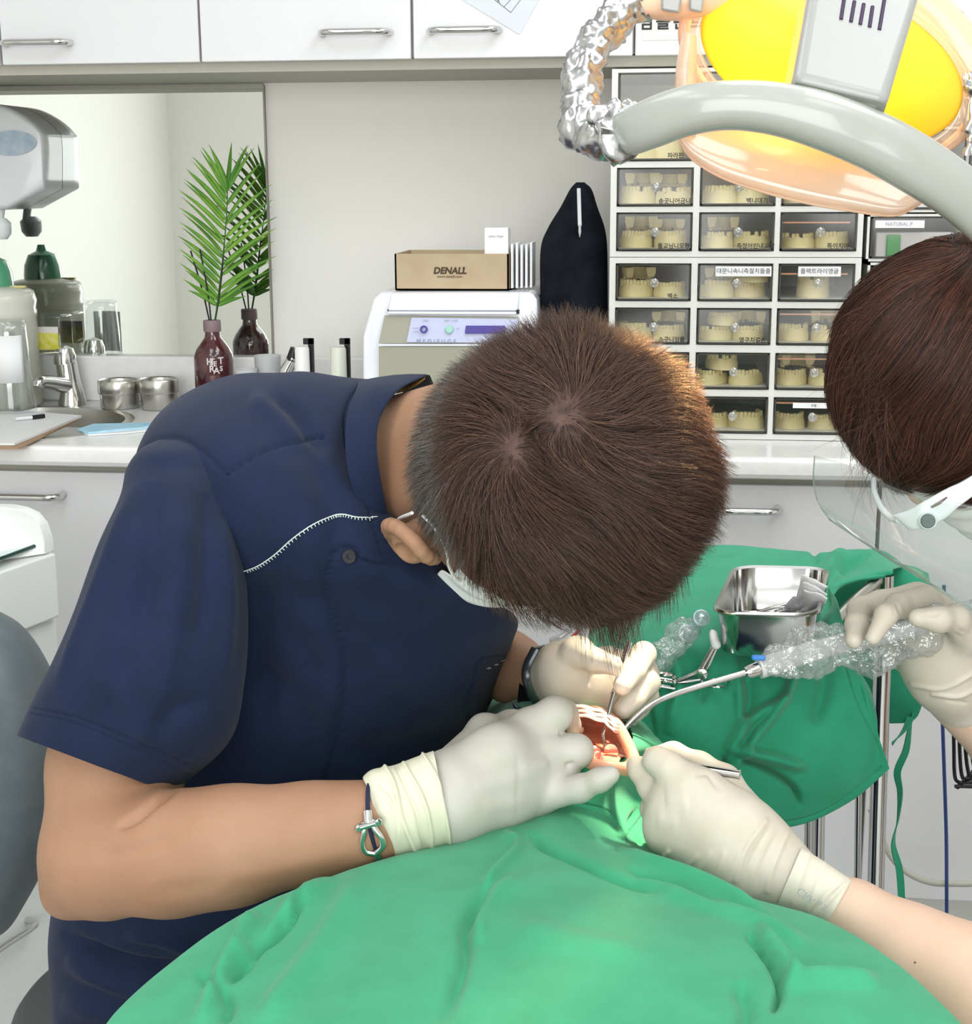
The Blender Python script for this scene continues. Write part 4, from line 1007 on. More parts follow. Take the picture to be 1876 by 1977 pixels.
# ---- head frame
HY = 1.12
HC = P(1076, 912, HY)
Tv = np.array([0.63, -0.77, 0.12]); Tv /= np.linalg.norm(Tv)
Fv = np.array([0.17, 0.18, -0.96]); Fv -= Tv*(Fv@Tv); Fv /= np.linalg.norm(Fv)
Rv = np.cross(Fv, Tv)
HM = np.stack([Rv, Fv, Tv], 1)          # columns: right, front, top
CR = np.array([0.100, 0.103, 0.118])
def hp(r, f, t): return HC + Rv*r + Fv*f + Tv*t
head = [ell(HC, CR, HM, .02), ell(hp(0, .035, -.055), (.064, .062, .07), HM, .03), ell(hp(0, .075, -.10), (.03, .022, .022), HM, .03),
        ell(hp(0, .095, -.045), (.012, .022, .022), HM, .012), ell(hp(.036, .07, -.03), (.02, .02, .016), HM, .02), ell(hp(-.036, .07, -.03), (.02, .02, .016), HM, .02),
        ell(hp(.055, .02, -.085), (.02, .045, .018), HM, .025), ell(hp(-.055, .02, -.085), (.02, .045, .018), HM, .025),
        ell(hp(.032, .094, -.012), (.014, .01, .009), HM, .006, True), ell(hp(-.032, .094, -.012), (.014, .01, .009), HM, .006, True)]
neckB = P(735, 905, 1.29)
head += [cone(hp(.005, -.028, -.05), neckB, .057, .060, .03), cone(hp(.03, -.03, -.04), P(760, 1000, 1.22), .035, .035, .03)]
Vh, Fh = sdf(head, .0025, 2)
# ear (right side)
E0 = hp(.100, 0.022, -.060)
def ep(out, f, t): return E0 + (Rv*out + Fv*f + Tv*t)
ear = [cone(ep(-.012, 0, -.005), ep(.004, 0, -.004), .017, .016, .006)]
rim = [ep(-.002, .014, .012), ep(.012, .004, .026), ep(.018, -.010, .026), ep(.020, -.020, .012), ep(.018, -.020, -.006), ep(.010, -.010, -.024), ep(.002, .004, -.032)]
sp_ = spline(rim, 14)
ear += [cone(sp_[i], sp_[i+1], .0052, .0052, .004) for i in range(13)]
ear += [ell(ep(.010, -.004, 0), (.006, .016, .022), HM @ np.array(Matrix.Rotation(0.35, 3, 'Z')), .005), ell(ep(.017, .004, .002), (.006, .009, .013), HM, .004, True), ell(ep(.004, .006, -.030), (.006, .007, .009), HM, .006)]
Ve, Fe = sdf(ear, .0012, 1)
# ---- right arm
arm = chain([J(345, 1000, 1.14, 90), J(262, 1300, 1.10, 128), J(225, 1480, 1.06, 138), J(205, 1640, 1.02, 130)], .02)
arm += [ell(P(196, 1655, 1.02), (R(132, 1.0), R(120, 1.0), R(128, 1.0)), None, .02)]
arm += chain([J(215, 1655, 1.0, 122), J(330, 1648, .99, 126), J(450, 1632, .985, 120), J(600, 1606, .99, 97), J(700, 1594, 1.0, 82), J(800, 1570, 1.01, 72)], .02)
arm += [ell(P(120, 1735, 1.02), (R(45, 1), R(40, 1), R(45, 1)), None, .03)]
Va, Fa = sdf(arm, .0035, 24)
Na = vnormals(Va, Fa)
Va = folds(Va, Na, [([(345, 1515), (300, 1548), (262, 1580), (225, 1600)], 7, -.006), ([(180, 1655), (260, 1640), (340, 1612)], 12, -.0022), ([(420, 1700), (560, 1672), (700, 1640)], 16, .0012), ([(300, 1720), (420, 1712)], 16, -.001)])
# ---- left forearm (far side)
arm2 = chain([J(880, 1180, 1.42, 60), J(985, 1290, 1.33, 62), J(1075, 1310, 1.24, 52)], .02)
Va2, Fa2 = sdf(arm2, .004, 2)
# ---- torso core below the clothes
core = chain([(neckB, .06), (P(640, 975, 1.32), .085), (P(560, 1250, 1.34), .125), (P(430, 1650, 1.33), .12), (P(360, 2050, 1.30), .125)], .05)
core += [cone(P(640, 1000, 1.32), P(440, 980, 1.19), .07, .04, .04), cone(P(440, 980, 1.19), P(330, 1000, 1.13), .04, .035, .02), cone(P(640, 1050, 1.34), P(820, 1120, 1.48), .06, .045, .04), cone(P(820, 1080, 1.5), P(880, 1180, 1.42), .05, .03, .03),
         cone(P(360, 2050, 1.30), (0.02, 1.20, .56), .06, .05, .04), cone((0.02, 1.20, .56), (0.04, 1.25, .10), .05, .04, .03), cone(P(360, 2050, 1.34), (0.0, 1.46, .56), .06, .05, .04), cone((0.0, 1.46, .56), (0.02, 1.5, .10), .05, .04, .03)]
Vc, Fc = sdf(core, .008, 2)
allV, allF, off = [], [], 0
for V, F in ((Vh, Fh), (Ve, Fe), (Va, Fa), (Va2, Fa2), (Vc, Fc)):
    allV.append(V); allF.append(F+off); off += len(V)
fmesh('body', np.concatenate(allV), np.concatenate(allF), m_skin, dn)
# ---- scrub top : torso
nu, nv = 330, 300
tor = loft([((165, 2250), (620, 2230), 1.30, .16), ((150, 1977), (640, 1930), 1.30, .16), ((142, 1800), (680, 1760), 1.30, .165), ((175, 1640), (760, 1600), 1.30, .17), ((255, 1450), (880, 1450), 1.30, .17),
            ((275, 1290), (972, 1285), 1.30, .18), ((240, 1120), (985, 1205), (1.24, 1.33), .185), ((256, 960), (915, 1160), (1.19, 1.34), .185), ((322, 815), (880, 1120), (1.20, 1.34), .175), ((448, 742), (850, 1085), (1.24, 1.33), .16),
            ((570, 722), (800, 1060), 1.30, .13), ((680, 733), (772, 1030), 1.29, .09), ((740, 736), (766, 1000), 1.285, .082)], nu, nv, 2.25)
V = tor.reshape(-1, 3); F = grid_faces(nu, nv)
N = vnormals(V, F); N *= np.sign((N*(V-V.mean(0))).sum(1).mean())
big = [([(600, 860), (650, 1000), (640, 1120)], 26, -.006), ([(560, 880), (590, 1050), (600, 1150)], 30, .005), ([(690, 900), (740, 1000)], 20, -.004), ([(520, 1100), (500, 1250), (520, 1420)], 30, -.010),
       ([(470, 1300), (560, 1340), (590, 1420)], 30, -.008), ([(560, 1150), (640, 1260), (620, 1430)], 26, .006), ([(700, 1250), (860, 1330), (940, 1330)], 40, .006), ([(640, 1450), (780, 1440), (900, 1400)], 30, -.006),
       ([(120, 1800), (220, 1850), (330, 1870), (420, 1860)], 14, -.012), ([(130, 1850), (240, 1900), (330, 1920)], 18, .010), ([(240, 1800), (320, 1815), (420, 1860)], 12, .008), ([(120, 1930), (240, 1960), (350, 1990)], 22, .008),
       ([(520, 762), (560, 790), (600, 840), (640, 870)], 16, -.006), ([(480, 770), (530, 800), (580, 860)], 18, .005)]
seams = [([(437, 915), (520, 866), (600, 848), (625, 846)], 2.6, -.003, 'full'), ([(700, 742), (672, 775), (664, 820), (672, 880), (700, 960), (735, 1060), (748, 1085)], 2.6, -.0026, 'full'),
         ([(720, 745), (690, 785), (680, 830), (690, 900)], 2.4, -.0012, 'full'),
         ([(752, 1050), (756, 1085), (735, 1087), (700, 1080), (680, 1055), (650, 1065), (632, 1100), (628, 1140), (655, 1220), (664, 1300), (655, 1400), (625, 1515)], 3.0, -.0035, 'full'),
         ([(905, 1385), (900, 1350), (912, 1300), (925, 1268), (985, 1262), (1010, 1240)], 2.2, -.002, 'full'), ([(258, 880), (300, 850), (345, 845), (390, 870), (437, 915)], 2.6, -.002, 'full')]
V = folds(V, N, big); V = folds(V, N, seams)
V += N*(vnoise(V, 9, 3)*0.0022 + vnoise(V, 22, 4)*0.0008)[:, None]
st = fmesh('scrub_top', V, F, [m_navy, m_navyd], dn, solid=0.0015)
# ---- sleeve (open at the hem)
ys = 1.075
sl = [((310, 850), (380, 848), 1.18, .02), ((280, 868), (412, 866), 1.165, .045), ((254, 905), (432, 900), 1.15, .052), ((243, 960), (442, 950), 1.128, .060), ((205, 1055), (462, 1050), 1.10, .068), ((158, 1180), (470, 1180), 1.08, .072), ((112, 1290), (462, 1310), 1.06, .072), ((72, 1365), (436, 1430), 1.055, .072), ((42, 1422), (330, 1532), 1.05, .070)]
g = loft(sl, 220, 220, 2.1)
inn = g[-1].mean(0) + (g[-1]-g[-1].mean(0))*0.965
g = np.concatenate([g, inn[None], (inn + (g[-12].mean(0)-g[-1].mean(0)))[None]*1.0])
V = g.reshape(-1, 3); F = grid_faces(222, 220); N = vnormals(V, F); N *= np.sign((N*(V-V.mean(0))).sum(1).mean())
V2 = folds(V, N, [([(262, 930), (215, 1060), (160, 1200), (105, 1340)], 12, .004), ([(300, 930), (290, 1100), (260, 1250)], 24, -.006), ([(350, 900), (345, 1100), (330, 1250), (300, 1380)], 26, .005), ([(400, 950), (400, 1100), (380, 1250)], 18, -.005),
        ([(430, 1000), (440, 1150), (430, 1300)], 14, .004), ([(300, 1420), (340, 1370), (400, 1350)], 20, -.005), ([(200, 1300), (260, 1380), (280, 1440)], 22, .004), ([(240, 1250), (220, 1330), (200, 1400)], 16, -.003)])
V2 = folds(V2, N, [([(70, 1368), (150, 1385), (260, 1430), (375, 1480)], 2.2, -.0016, 'full'), ([(62, 1378), (145, 1396), (255, 1443), (365, 1494)], 2.2, -.0012, 'full')])
V2 += N*(vnoise(V2, 14, 5)*0.0016)[:, None]
fmesh('sleeve', V2, F, m_navy, dn, label='short sleeve with a double-stitched hem')
# far sleeve
g = loft([((800, 1100), (960, 1180), 1.5, .06), ((850, 1150), (985, 1230), 1.44, .05), ((930, 1300), (1010, 1225), 1.37, .045)], 40, 48)
mb = MB(); mb.rings(g); mb.build('sleeve', m_navy, dn, autos=False)
# ---- trousers
tr_ = chain([(P(400, 2100, 1.30), .10), (P(420, 2350, 1.30), .11)], .03) + [cone(P(380, 2250, 1.24), (0.03, 1.20, .57), .10, .095, .04), cone((0.03, 1.20, .57), (0.05, 1.25, .09), .085, .065, .03), cone(P(380, 2250, 1.38), (0.01, 1.46, .57), .10, .095, .04), cone((0.01, 1.46, .57), (0.03, 1.5, .09), .085, .065, .03)]
V, F = sdf(tr_, .008, 2); fmesh('trousers', V, F, m_navy, dn)
for yy in (1.25, 1.5):
    V, F = sdf([ell((0.07, yy, .045), (.13, .045, .04)), ell((0.03, yy, .08), (.05, .042, .05), None, .02)], .006, 1); V[:, 2] = np.maximum(V[:, 2], 0.002); fmesh('shoe', V, F, mat('white_clog', 'e0e0e0', .5), dn)
# ---- collar: band round the neck with snake-pattern lining
def ringpt(a, w, sc=1.0, sh=0.0):
    return None
# ---- zip trim, button, embroidery on the top
def snap(px, py, Yg=1.1, off=0.0015):
    """first hit of the pixel ray on the scrub mesh"""
    d = ray(px, py); d = d/np.linalg.norm(d)
    ok, loc, nr, idx = st_eval.ray_cast(Vector(CAMP - np.array(dn['_org'])), Vector(d))
    if not ok: return P(px, py, Yg), -d
    loc = np.array(loc) + np.array(dn['_org']); nr = np.array(nr)
    if nr@d > 0: nr = -nr
    return loc + nr*off, nr
from mathutils.bvhtree import BVHTree
class _E: pass
def raycaster(obj):
    me = obj.data; b = BVHTree.FromPolygons([v.co for v in me.vertices], [tuple(p.vertices) for p in me.polygons])
    class C:
        def ray_cast(self, o, d):
            l, n, i, dist = b.ray_cast(o, d); return (l is not None), l, n, i
    return C()
st_eval = raycaster(st)
zpts = [(472, 1101), (500, 1090), (530, 1070), (562, 1043), (600, 1015), (635, 999), (660, 994), (690, 1000), (727, 1000)]
zq = spline(zpts, 90); zz_ = [snap(*p) for p in zq]
zp = np.array([a for a, b in zz_])
m_piping = mat('pale_piping', 'c9d4cf', 0.6)
MB().tube(zp, R(1.3, 1.12), 6).build('piping', m_piping, dn, label='pale zigzag piping across the chest')
mb = MB()
for i in range(2, 88, 2):
    d = zp[i+1]-zp[i]; d /= np.linalg.norm(d); n = zz_[i][1]; s = np.cross(d, n); s = s*np.sign(-s[2])
    mb.tube([zp[i], zp[i]+s*R(6, 1.12)], R(1.0, 1.12), 4)
mb.build('piping_teeth', m_piping, dn)
bp_, bn = snap(676, 1074, off=0.0022)
MB().lathe([(0.0005, .0006), (0.002, .0004), (0.0022, .0014), (0.0052, .0016), (0.0058, 0), (0.0052, -.0012)], bp_, 24, axis=bn, cap1=True).build('button', mat('dark_button', '12151c', 0.6), dn)
for i, (s, px, py) in enumerate((('원', 940, 1290), ('장', 955, 1283), ('우', 968, 1275))):
    a, n = snap(px, py, 1.2, .001)
    text('embroidery', s, a, (0.93, 0, 0.37), (-0.37, 0, 0.93) if False else tuple(np.cross(n, (0.93, 0, 0.37))), 0.0075, mat('silver_thread', 'a8a39c', 0.6), dn, ext=0.0002, bold=0.0001)
# neck opening lining: a small dark patterned band where the collar stands away at the nape
m_snake = mat('brown_pattern_lining', '2a2018', 0.7, var='9a7438', vscale=260)
cps = [(738, 742), (765, 745), (800, 735), (826, 727)]
col = loft([((640, 731), (752, 1070), 1.283, .088), ((700, 728), (764, 1052), 1.28, .082), ((756, 727), (771, 1020), 1.275, .078)], 30, 90, 2.2)
mb = MB()
C0 = neckB
# collar as a band following the neck: points measured around the opening (front edge and back edge)
outer = [(P(832, 722, 1.27)), P(772, 753, 1.20), P(738, 800, 1.17), P(729, 850, 1.15), P(736, 920, 1.14), P(752, 1000, 1.145), P(766, 1050, 1.16), P(790, 1090, 1.22), P(830, 1060, 1.36), P(860, 900, 1.42), P(850, 780, 1.38)]
o2 = spline(outer + [outer[0]], 100)[:-1]
down = [(P(690, 735, 1.30)), P(690, 745, 1.22), P(672, 790, 1.17), P(666, 850, 1.14), P(674, 920, 1.125), P(700, 1000, 1.13), P(735, 1070, 1.145), P(770, 1120, 1.20), P(800, 1100, 1.40), P(820, 900, 1.46), P(780, 760, 1.42)]
d2 = spline(down + [down[0]], 100)[:-1]
ax = (o2-d2); ax /= np.linalg.norm(ax, axis=1, keepdims=True)
cen = o2.mean(0)
inw = (cen-o2); inw -= ax*(inw*ax).sum(1)[:, None]; inw /= np.linalg.norm(inw, axis=1, keepdims=True)
mb.rings([d2, d2*0.5+o2*0.5 - inw*0.004, o2 - inw*0.001, o2 + inw*0.0012, o2*0.6+d2*0.4 + inw*0.003], False, False)
mb.build('collar', m_navy, dn, autos=False, sub=1)
mb = MB(); 
lnp = [P(752, 748, 1.275), P(780, 742, 1.272), P(805, 733, 1.27), P(822, 728, 1.268)]
lnq = [P(768, 757, 1.255), P(790, 750, 1.255), P(808, 740, 1.26), P(822, 730, 1.265)]
mb.grid(np.stack([spline(lnp, 14)+[0, -.004, .0015], spline(lnq, 14)+[0, -.006, 0]], 0)); mb.build('collar_lining', m_snake, dn, solid=0.001)
# ---- gloves
def glove(prims, cuffpts, name, m, parent, fl=(), res=.0014, sm=2, extra=None):
    V, F = sdf(prims, res, sm); N = vnormals(V, F)
    V = folds(V, N, list(fl))
    V += N*(vnoise(V, 60, 8)*0.0004)[:, None]
    if extra: V = extra(V, N)
    return fmesh(name, V, F, m, parent)
g1 = chain([J(800, 1564, 1.015, 66), J(835, 1554, 1.02, 68), J(880, 1535, 1.03, 80)], .01)
g1 += [cone(*[J(865, 1525, 1.035, 70)[0], J(1020, 1408, 1.085, 46)[0]], R(70, 1.03), R(40, 1.08), .02), cone(P(870, 1545, 1.03), P(1052, 1455, 1.075), R(72, 1.03), R(38, 1.07), .02), cone(P(870, 1550, 1.03), P(1062, 1508, 1.07), R(70, 1.03), R(34, 1.07), .02), cone(P(875, 1555, 1.035), P(1040, 1540, 1.07), R(66, 1.03), R(31, 1.07), .02)]
g1 += [cone(P(960, 1450, 1.05), P(975, 1540, 1.05), R(52, 1.05), R(45, 1.05), .02)]
g1 += chain([J(1020, 1405, 1.085, 38), J(1072, 1378, 1.09, 34), J(1085, 1380, 1.11, 31), J(1098, 1400, 1.14, 26)], .006)
g1 += chain([J(1052, 1452, 1.075, 37), J(1112, 1450, 1.08, 34), J(1116, 1456, 1.105, 30), J(1122, 1452, 1.135, 25)], .005)
g1 += chain([J(1060, 1500, 1.07, 34), J(1090, 1492, 1.078, 28), J(1096, 1496, 1.10, 25)], .005)
g1 += chain([J(1040, 1538, 1.065, 36), J(1120, 1522, 1.055, 27), J(1158, 1506, 1.05, 23), J(1178, 1496, 1.048, 19)], .006)
g1 += chain([J(890, 1480, 1.07, 55), J(935, 1412, 1.11, 32), J(985, 1400, 1.14, 26), J(1040, 1392, 1.15, 22)], .01)
gl1 = glove(g1, None, 'glove', m_gloveW, dn, [([(1000, 1480), (1060, 1470)], 14, .0015), ([(915, 1515), (1000, 1500), (1080, 1465)], 18, .0016), ([(930, 1560), (1020, 1545)], 16, .001), ([(905, 1420), (960, 1432), (1030, 1430)], 16, -.0008),
     ([(1078, 1418), (1092, 1414)], 4, -.002), ([(1090, 1478), (1110, 1474)], 4, -.002)])
# rolled cuff of the right glove as its own latex band with folds
cf_ = loft([((704, 1503), (757, 1655), 1.0, R(64, 1.0)), ((722, 1492), (768, 1652), 1.0, R(70, 1.0)), ((760, 1483), (800, 1642), 1.005, R(74, 1.0)), ((800, 1470), (835, 1632), 1.012, R(77, 1.0)), ((838, 1455), (868, 1622), 1.02, R(80, 1.0))], 110, 120, 2.0)
inn = cf_[0].mean(0)+(cf_[0]-cf_[0].mean(0))*0.93
cf_ = np.concatenate([(inn+(cf_[6].mean(0)-cf_[0].mean(0)))[None], inn[None], cf_])
V = cf_.reshape(-1, 3); F = grid_faces(112, 120); N = vnormals(V, F); N *= np.sign((N*(V-V.mean(0))).sum(1).mean())
V = folds(V, N, [([(742, 1482), (762, 1520), (775, 1580), (800, 1640)], 5, .003, 'full'), ([(765, 1480), (800, 1560), (818, 1635)], 4, -.002, 'full'), ([(780, 1478), (815, 1540), (830, 1600), (832, 1634)], 4, .0025, 'full'), ([(818, 1462), (850, 1520), (862, 1590), (866, 1622)], 4, .0028, 'full'), ([(720, 1500), (760, 1545), (778, 1600)], 6, -.0018), ([(735, 1520), (765, 1570), (770, 1630)], 6, .0018)])
V += N*(vnoise(V, 70, 2)*0.0007+0.0012)[:, None]
fmesh('glove_cuff', V, F, mat('latex_cuff', 'd9d6c0', 0.5, sss=0.1), dn, label='yellowish rolled glove cuff')
# bracelet
br0 = P(733, 1578, 1.0)
axb = P(760, 1572, 1.0)-P(700, 1590, 1.0); axb /= np.linalg.norm(axb)
upb = P(715, 1507, 1.0)-P(748, 1655, 1.0); hh = np.linalg.norm(upb)/2; upb /= 2*hh
dpb = np.cross(axb, upb); 
if dpb[1] > 0: dpb = -dpb
ctr = (P(715, 1505, 1.0)+P(750, 1655, 1.0))/2
ang = np.linspace(0, 2*np.pi, 60, endpoint=False)
ringp = ctr + upb*(np.cos(ang)*(hh+.001))[:, None] + dpb*(np.sin(ang)*(hh*0.96+.001))[:, None]
brc = MB().tube(ringp, 0.0016, 8, closed=True).build('bracelet_cord', mat('navy_cord', '1c2440', 0.7, bump=.3), dn)
def onb(a, lift=0.0025, sd_=0): return ctr + upb*math.cos(a)*(hh+lift) + dpb*math.sin(a)*(hh*0.96+lift) + axb*sd_
m_silver = mat('silver', 'dcdcdc', 0.15, 1.0)
mb = MB()
for sgn in (-1, 1):
    mb.tube(spline([onb(1.22, .003, sgn*.0035), onb(1.4, .004, sgn*.004), onb(1.65, .004, sgn*.0075), onb(1.85, .004, sgn*.0065), onb(1.98, .004, 0)], 24), 0.0023, 10)
mb.tube([onb(1.0, .003, 0), onb(1.12, .003, 0), onb(1.25, .003, 0)], 0.0035, 12).tube([onb(1.30, .0045, -.0085), onb(1.30, .0045, .0085)], 0.0026, 10)
for sgn in (-1, 1): mb.lathe([(.0005, -.003), (.003, -.0015), (.003, .0015), (.0005, .003)], onb(1.30, .0045, sgn*.0075), 12)
mb.tube([onb(1.95, .003, 0), onb(2.1, .003, 0), onb(2.2, .002, 0)], 0.0032, 12)
mb.build('bracelet_clasp', m_silver, dn, label='silver horseshoe bracelet clasp')
# ---- left glove (far hand) holding the probe
GY = 1.20
g2 = chain([J(1058, 1312, 1.23, 50), J(1100, 1312, 1.22, 56)], .01)
g2 += [cone(P(1100, 1312, 1.22), P(1200, 1330, 1.225), R(60, 1.2), R(52, 1.2), .02), cone(P(1085, 1285, 1.215), P(1120, 1262, 1.205), R(50, 1.2), R(34, 1.2), .015), cone(P(1110, 1330, 1.22), P(1190, 1350, 1.22), R(55, 1.2), R(40, 1.2), .02), cone(P(1180, 1300, 1.24), P(1240, 1300, 1.245), R(55, 1.2), R(35, 1.2), .02)]
g2 += chain([J(1112, 1258, 1.20, 32), J(1150, 1276, 1.185, 24), J(1184, 1284, 1.175, 20)], .005)
g2 += chain([J(1235, 1275, 1.24, 30), J(1243, 1262, 1.21, 24), J(1222, 1296, 1.185, 23), J(1202, 1324, 1.17, 20)], .004)
g2 += chain([J(1242, 1310, 1.24, 30), J(1250, 1318, 1.205, 25), J(1222, 1350, 1.19, 23), J(1203, 1370, 1.18, 20)], .004)
g2 += chain([J(1240, 1330, 1.245, 28), J(1250, 1345, 1.22, 22), J(1225, 1378, 1.205, 19)], .004)
g2 += chain([J(1225, 1345, 1.25, 26), J(1235, 1365, 1.235, 20), J(1215, 1392, 1.22, 15)], .004)
glove(g2, None, 'glove', m_glove, dn, [([(1120, 1285), (1140, 1300), (1170, 1300)], 5, -.001), ([(1142, 1300), (1136, 1325)], 3, -.0012)])
cf2 = loft([((1062, 1258), (1048, 1372), 1.235, R(52, 1.2)), ((1072, 1256), (1062, 1368), 1.23, R(54, 1.2)), ((1090, 1254), (1085, 1364), 1.225, R(52, 1.2))], 60, 70, 2.0)
cf2 = np.concatenate([(cf2[0].mean(0)+(cf2[0]-cf2[0].mean(0))*.9)[None]+ (cf2[8].mean(0)-cf2[0].mean(0)), (cf2[0].mean(0)+(cf2[0]-cf2[0].mean(0))*.92)[None], cf2])
V = cf2.reshape(-1, 3); F = grid_faces(62, 70); N = vnormals(V, F); N *= np.sign((N*(V-V.mean(0))).sum(1).mean())
V = folds(V, N, [([(1060, 1262), (1048, 1310), (1052, 1360)], 2.5, .0012, 'full'), ([(1066, 1260), (1056, 1310), (1058, 1360)], 2, -.0012, 'full'), ([(1074, 1258), (1063, 1310), (1064, 1360)], 2.5, .0012, 'full')])
V += N*.001
fmesh('glove_cuff', V, F, mat('latex_cuff', 'ebe9d2', 0.5), dn)
# wristwatch / band
wc = loft([((1012, 1262), (1000, 1360), 1.28, R(62, 1.25)), ((1030, 1256), (1020, 1366), 1.268, R(62, 1.25)), ((1052, 1250), (1040, 1372), 1.25, R(60, 1.25))], 20, 60, 2.0)
V = wc.reshape(-1, 3)
wb_ = MB(); wb_.rings(wc, False, False); wb_.build('watch_strap', m_black, dn, solid=0.003)
# small face of the watch, seen from its edge
wf = thing('x', 'x', 'x') if False else None
mb = MB(); mb.tube(spline([P(1034, 1252, 1.19), P(1018, 1284, 1.185), P(1016, 1310, 1.18), P(1026, 1340, 1.185), P(1040, 1362, 1.19)], 16), 0.0048, 10, sq=.7)
mb.build('watch_bezel', mat('gunmetal', '50555a', 0.3, 0.8), dn)
# ---- face mask and its ear loop
m_mask = mat('white_mask_cloth', 'eef0ee', 0.75, bump=.1, bscale=500)
u = np.linspace(-1, 1, 90); v_ = np.linspace(-1, 1, 60)
g = np.zeros((90, 60, 3))
for i, a in enumerate(u):
    for j, b in enumerate(v_):
        ang = a*1.30; tt = b
        rr_ = 0.079 + 0.004*math.cos(tt*2)
        r_ = math.sin(ang)*rr_; f_ = 0.040 + math.cos(ang)*0.074*(1-0.12*tt*tt)
        t_ = -0.097 + tt*0.050*(1-0.25*a*a)
        f_ += 0.0022*math.sin(tt*11)
        if b < -.6: f_ -= (-.6-b)*0.03
        g[i, j] = hp(r_, f_, t_)
MB().grid(g).build('face_mask', m_mask, dn, solid=0.0012, autos=False)
loop = spline([ep(.002, -.024, .022), ep(.000, -.012, .032), ep(-.004, .008, .030), hp(.090, .045, -.045), hp(.084, .058, -.052), hp(.077, .064, -.058)], 30)
MB().tube(loop, 0.0016, 8, sq=.7).build('mask_loop', m_mask, dn)
loop = spline([ep(.004, -.026, .010), ep(-.002, -.014, -.030), hp(.082, .03, -.110), hp(.074, .058, -.135)], 24)
MB().tube(loop, 0.0014, 8).build('mask_loop', m_mask, dn)
# ---- hair
m_hair = mat('brown_hair', '3a241b', 0.38, spec=0.6)
def hairmat(name, cols, rough=0.36, dens=None):
    m = mat(name, cols[0], rough, spec=0.55); nt = m.node_tree; b = nt.nodes['Principled BSDF']
    g = nt.nodes.new('ShaderNodeNewGeometry'); r = nt.nodes.new('ShaderNodeValToRGB')
    r.color_ramp.elements[0].color = (*srgb(cols[0]), 1); r.color_ramp.elements[1].color = (*srgb(cols[-1]), 1)
    for i, c in enumerate(cols[1:-1]):
        e = r.color_ramp.elements.new((i+1)/(len(cols)-1)); e.color = (*srgb(c), 1)
    nt.links.new(g.outputs['Random Per Island'], r.inputs[0]); nt.links.new(r.outputs[0], b.inputs['Base Color'])
    tr = nt.nodes.new('ShaderNodeBsdfTranslucent'); nt.links.new(r.outputs[0], tr.inputs[0])
    ms = nt.nodes.new('ShaderNodeMixShader'); ms.inputs[0].default_value = 0.3
    nt.links.new(b.outputs[0], ms.inputs[1]); nt.links.new(tr.outputs[0], ms.inputs[2]); nt.links.new(ms.outputs[0], nt.nodes['Material Output'].inputs['Surface'])
    return m
def strands(name, P0, path, rad, m, parent, tri=3):
    """P0 unused; path (n, k, 3) ; rad (n, k)"""
    n, k, _ = path.shape
    t = np.gradient(path, axis=1); t /= np.linalg.norm(t, axis=2, keepdims=True)+1e-9
    ref = rng.normal(size=(n, 1, 3)); a = np.cross(t, np.broadcast_to(ref, t.shape)); a /= np.linalg.norm(a, axis=2, keepdims=True)+1e-9
    b = np.cross(t, a)
    ang = np.linspace(0, 2*np.pi, tri, endpoint=False)
    V = path[:, :, None]+rad[:, :, None, None]*(np.cos(ang)[None, None, :, None]*a[:, :, None]+np.sin(ang)[None, None, :, None]*b[:, :, None])
    base = (np.arange(n)*k*tri)[:, None, None, None]; i = (np.arange(k-1)*tri)[None, :, None, None]; j = np.arange(tri)[None, None, :, None]
    j2 = (j+1) % tri
    F = np.concatenate([base+i+j, base+i+j2, base+i+tri+j2, base+i+tri+j], 3).reshape(-1, 4)
    return fmesh(name, V.reshape(-1, 3), F, m, parent)
def ray_ell(px, py, c, M, rad):
    d = ray(px, py); d = d/np.linalg.norm(d); o = (CAMP-c)@M/rad; e = (d@M)/rad
    A, B, Cc = e@e, 2*o@e, o@o-1; q = B*B-4*A*Cc
    if q < 0: return None
    t = (-B-math.sqrt(q))/(2*A); return CAMP+d*t
def grow(c, M, rad, U, length, lift, flowfn, k=7, jit=.25, h0=0.0, clump=0.0, seedn=0, droop=0.0, liftpow=1.0):
    """grow strands from unit directions U on an ellipsoid; h = height above scalp along the strand"""
    n = len(U); pos = U.copy(); out = np.zeros((n, k, 3)); 
    step = length/(k-1)
    pw = (U*rad)@M.T + c; out[:, 0] = pw
    jd = rng.normal(size=(n, 3))*jit
    for i in range(1, k):
        d = flowfn(pw) 
        nrm = ((pw-c)@M/rad**2)@M.T; nrm /= np.linalg.norm(nrm, axis=1, keepdims=True)
        d = d + jd*0.6 + vnoise(pw, 30, seedn+1)[:, None]*np.cross(nrm, d)*0.5
        d -= nrm*(d*nrm).sum(1)[:, None]; d /= np.linalg.norm(d, axis=1, keepdims=True)+1e-9
        L = lift*(i/(k-1))**liftpow
        pw = pw + d*step[:, None]
        # re-project to the shell at height L
        q = (pw-c)@M; s = np.linalg.norm(q/rad, axis=1, keepdims=True); surf = q/s
        nn = q/rad**2; nn /= np.linalg.norm(nn, axis=1, keepdims=True)
        pw2 = (surf + nn*(h0+L)[:, None])@M.T + c
        out[:, i] = pw2 
        pw = surf@M.T + c
        if droop: out[:, i, 2] -= droop*(i/(k-1))**2*length
    return out
def dirs(n):
    v = rng.normal(size=(n, 3)); return v/np.linalg.norm(v, axis=1, keepdims=True)
W1 = ray_ell(1085, 800, HC, HM, CR); W1c = ray_ell(985, 868, HC, HM, CR)
w1 = (W1-HC)
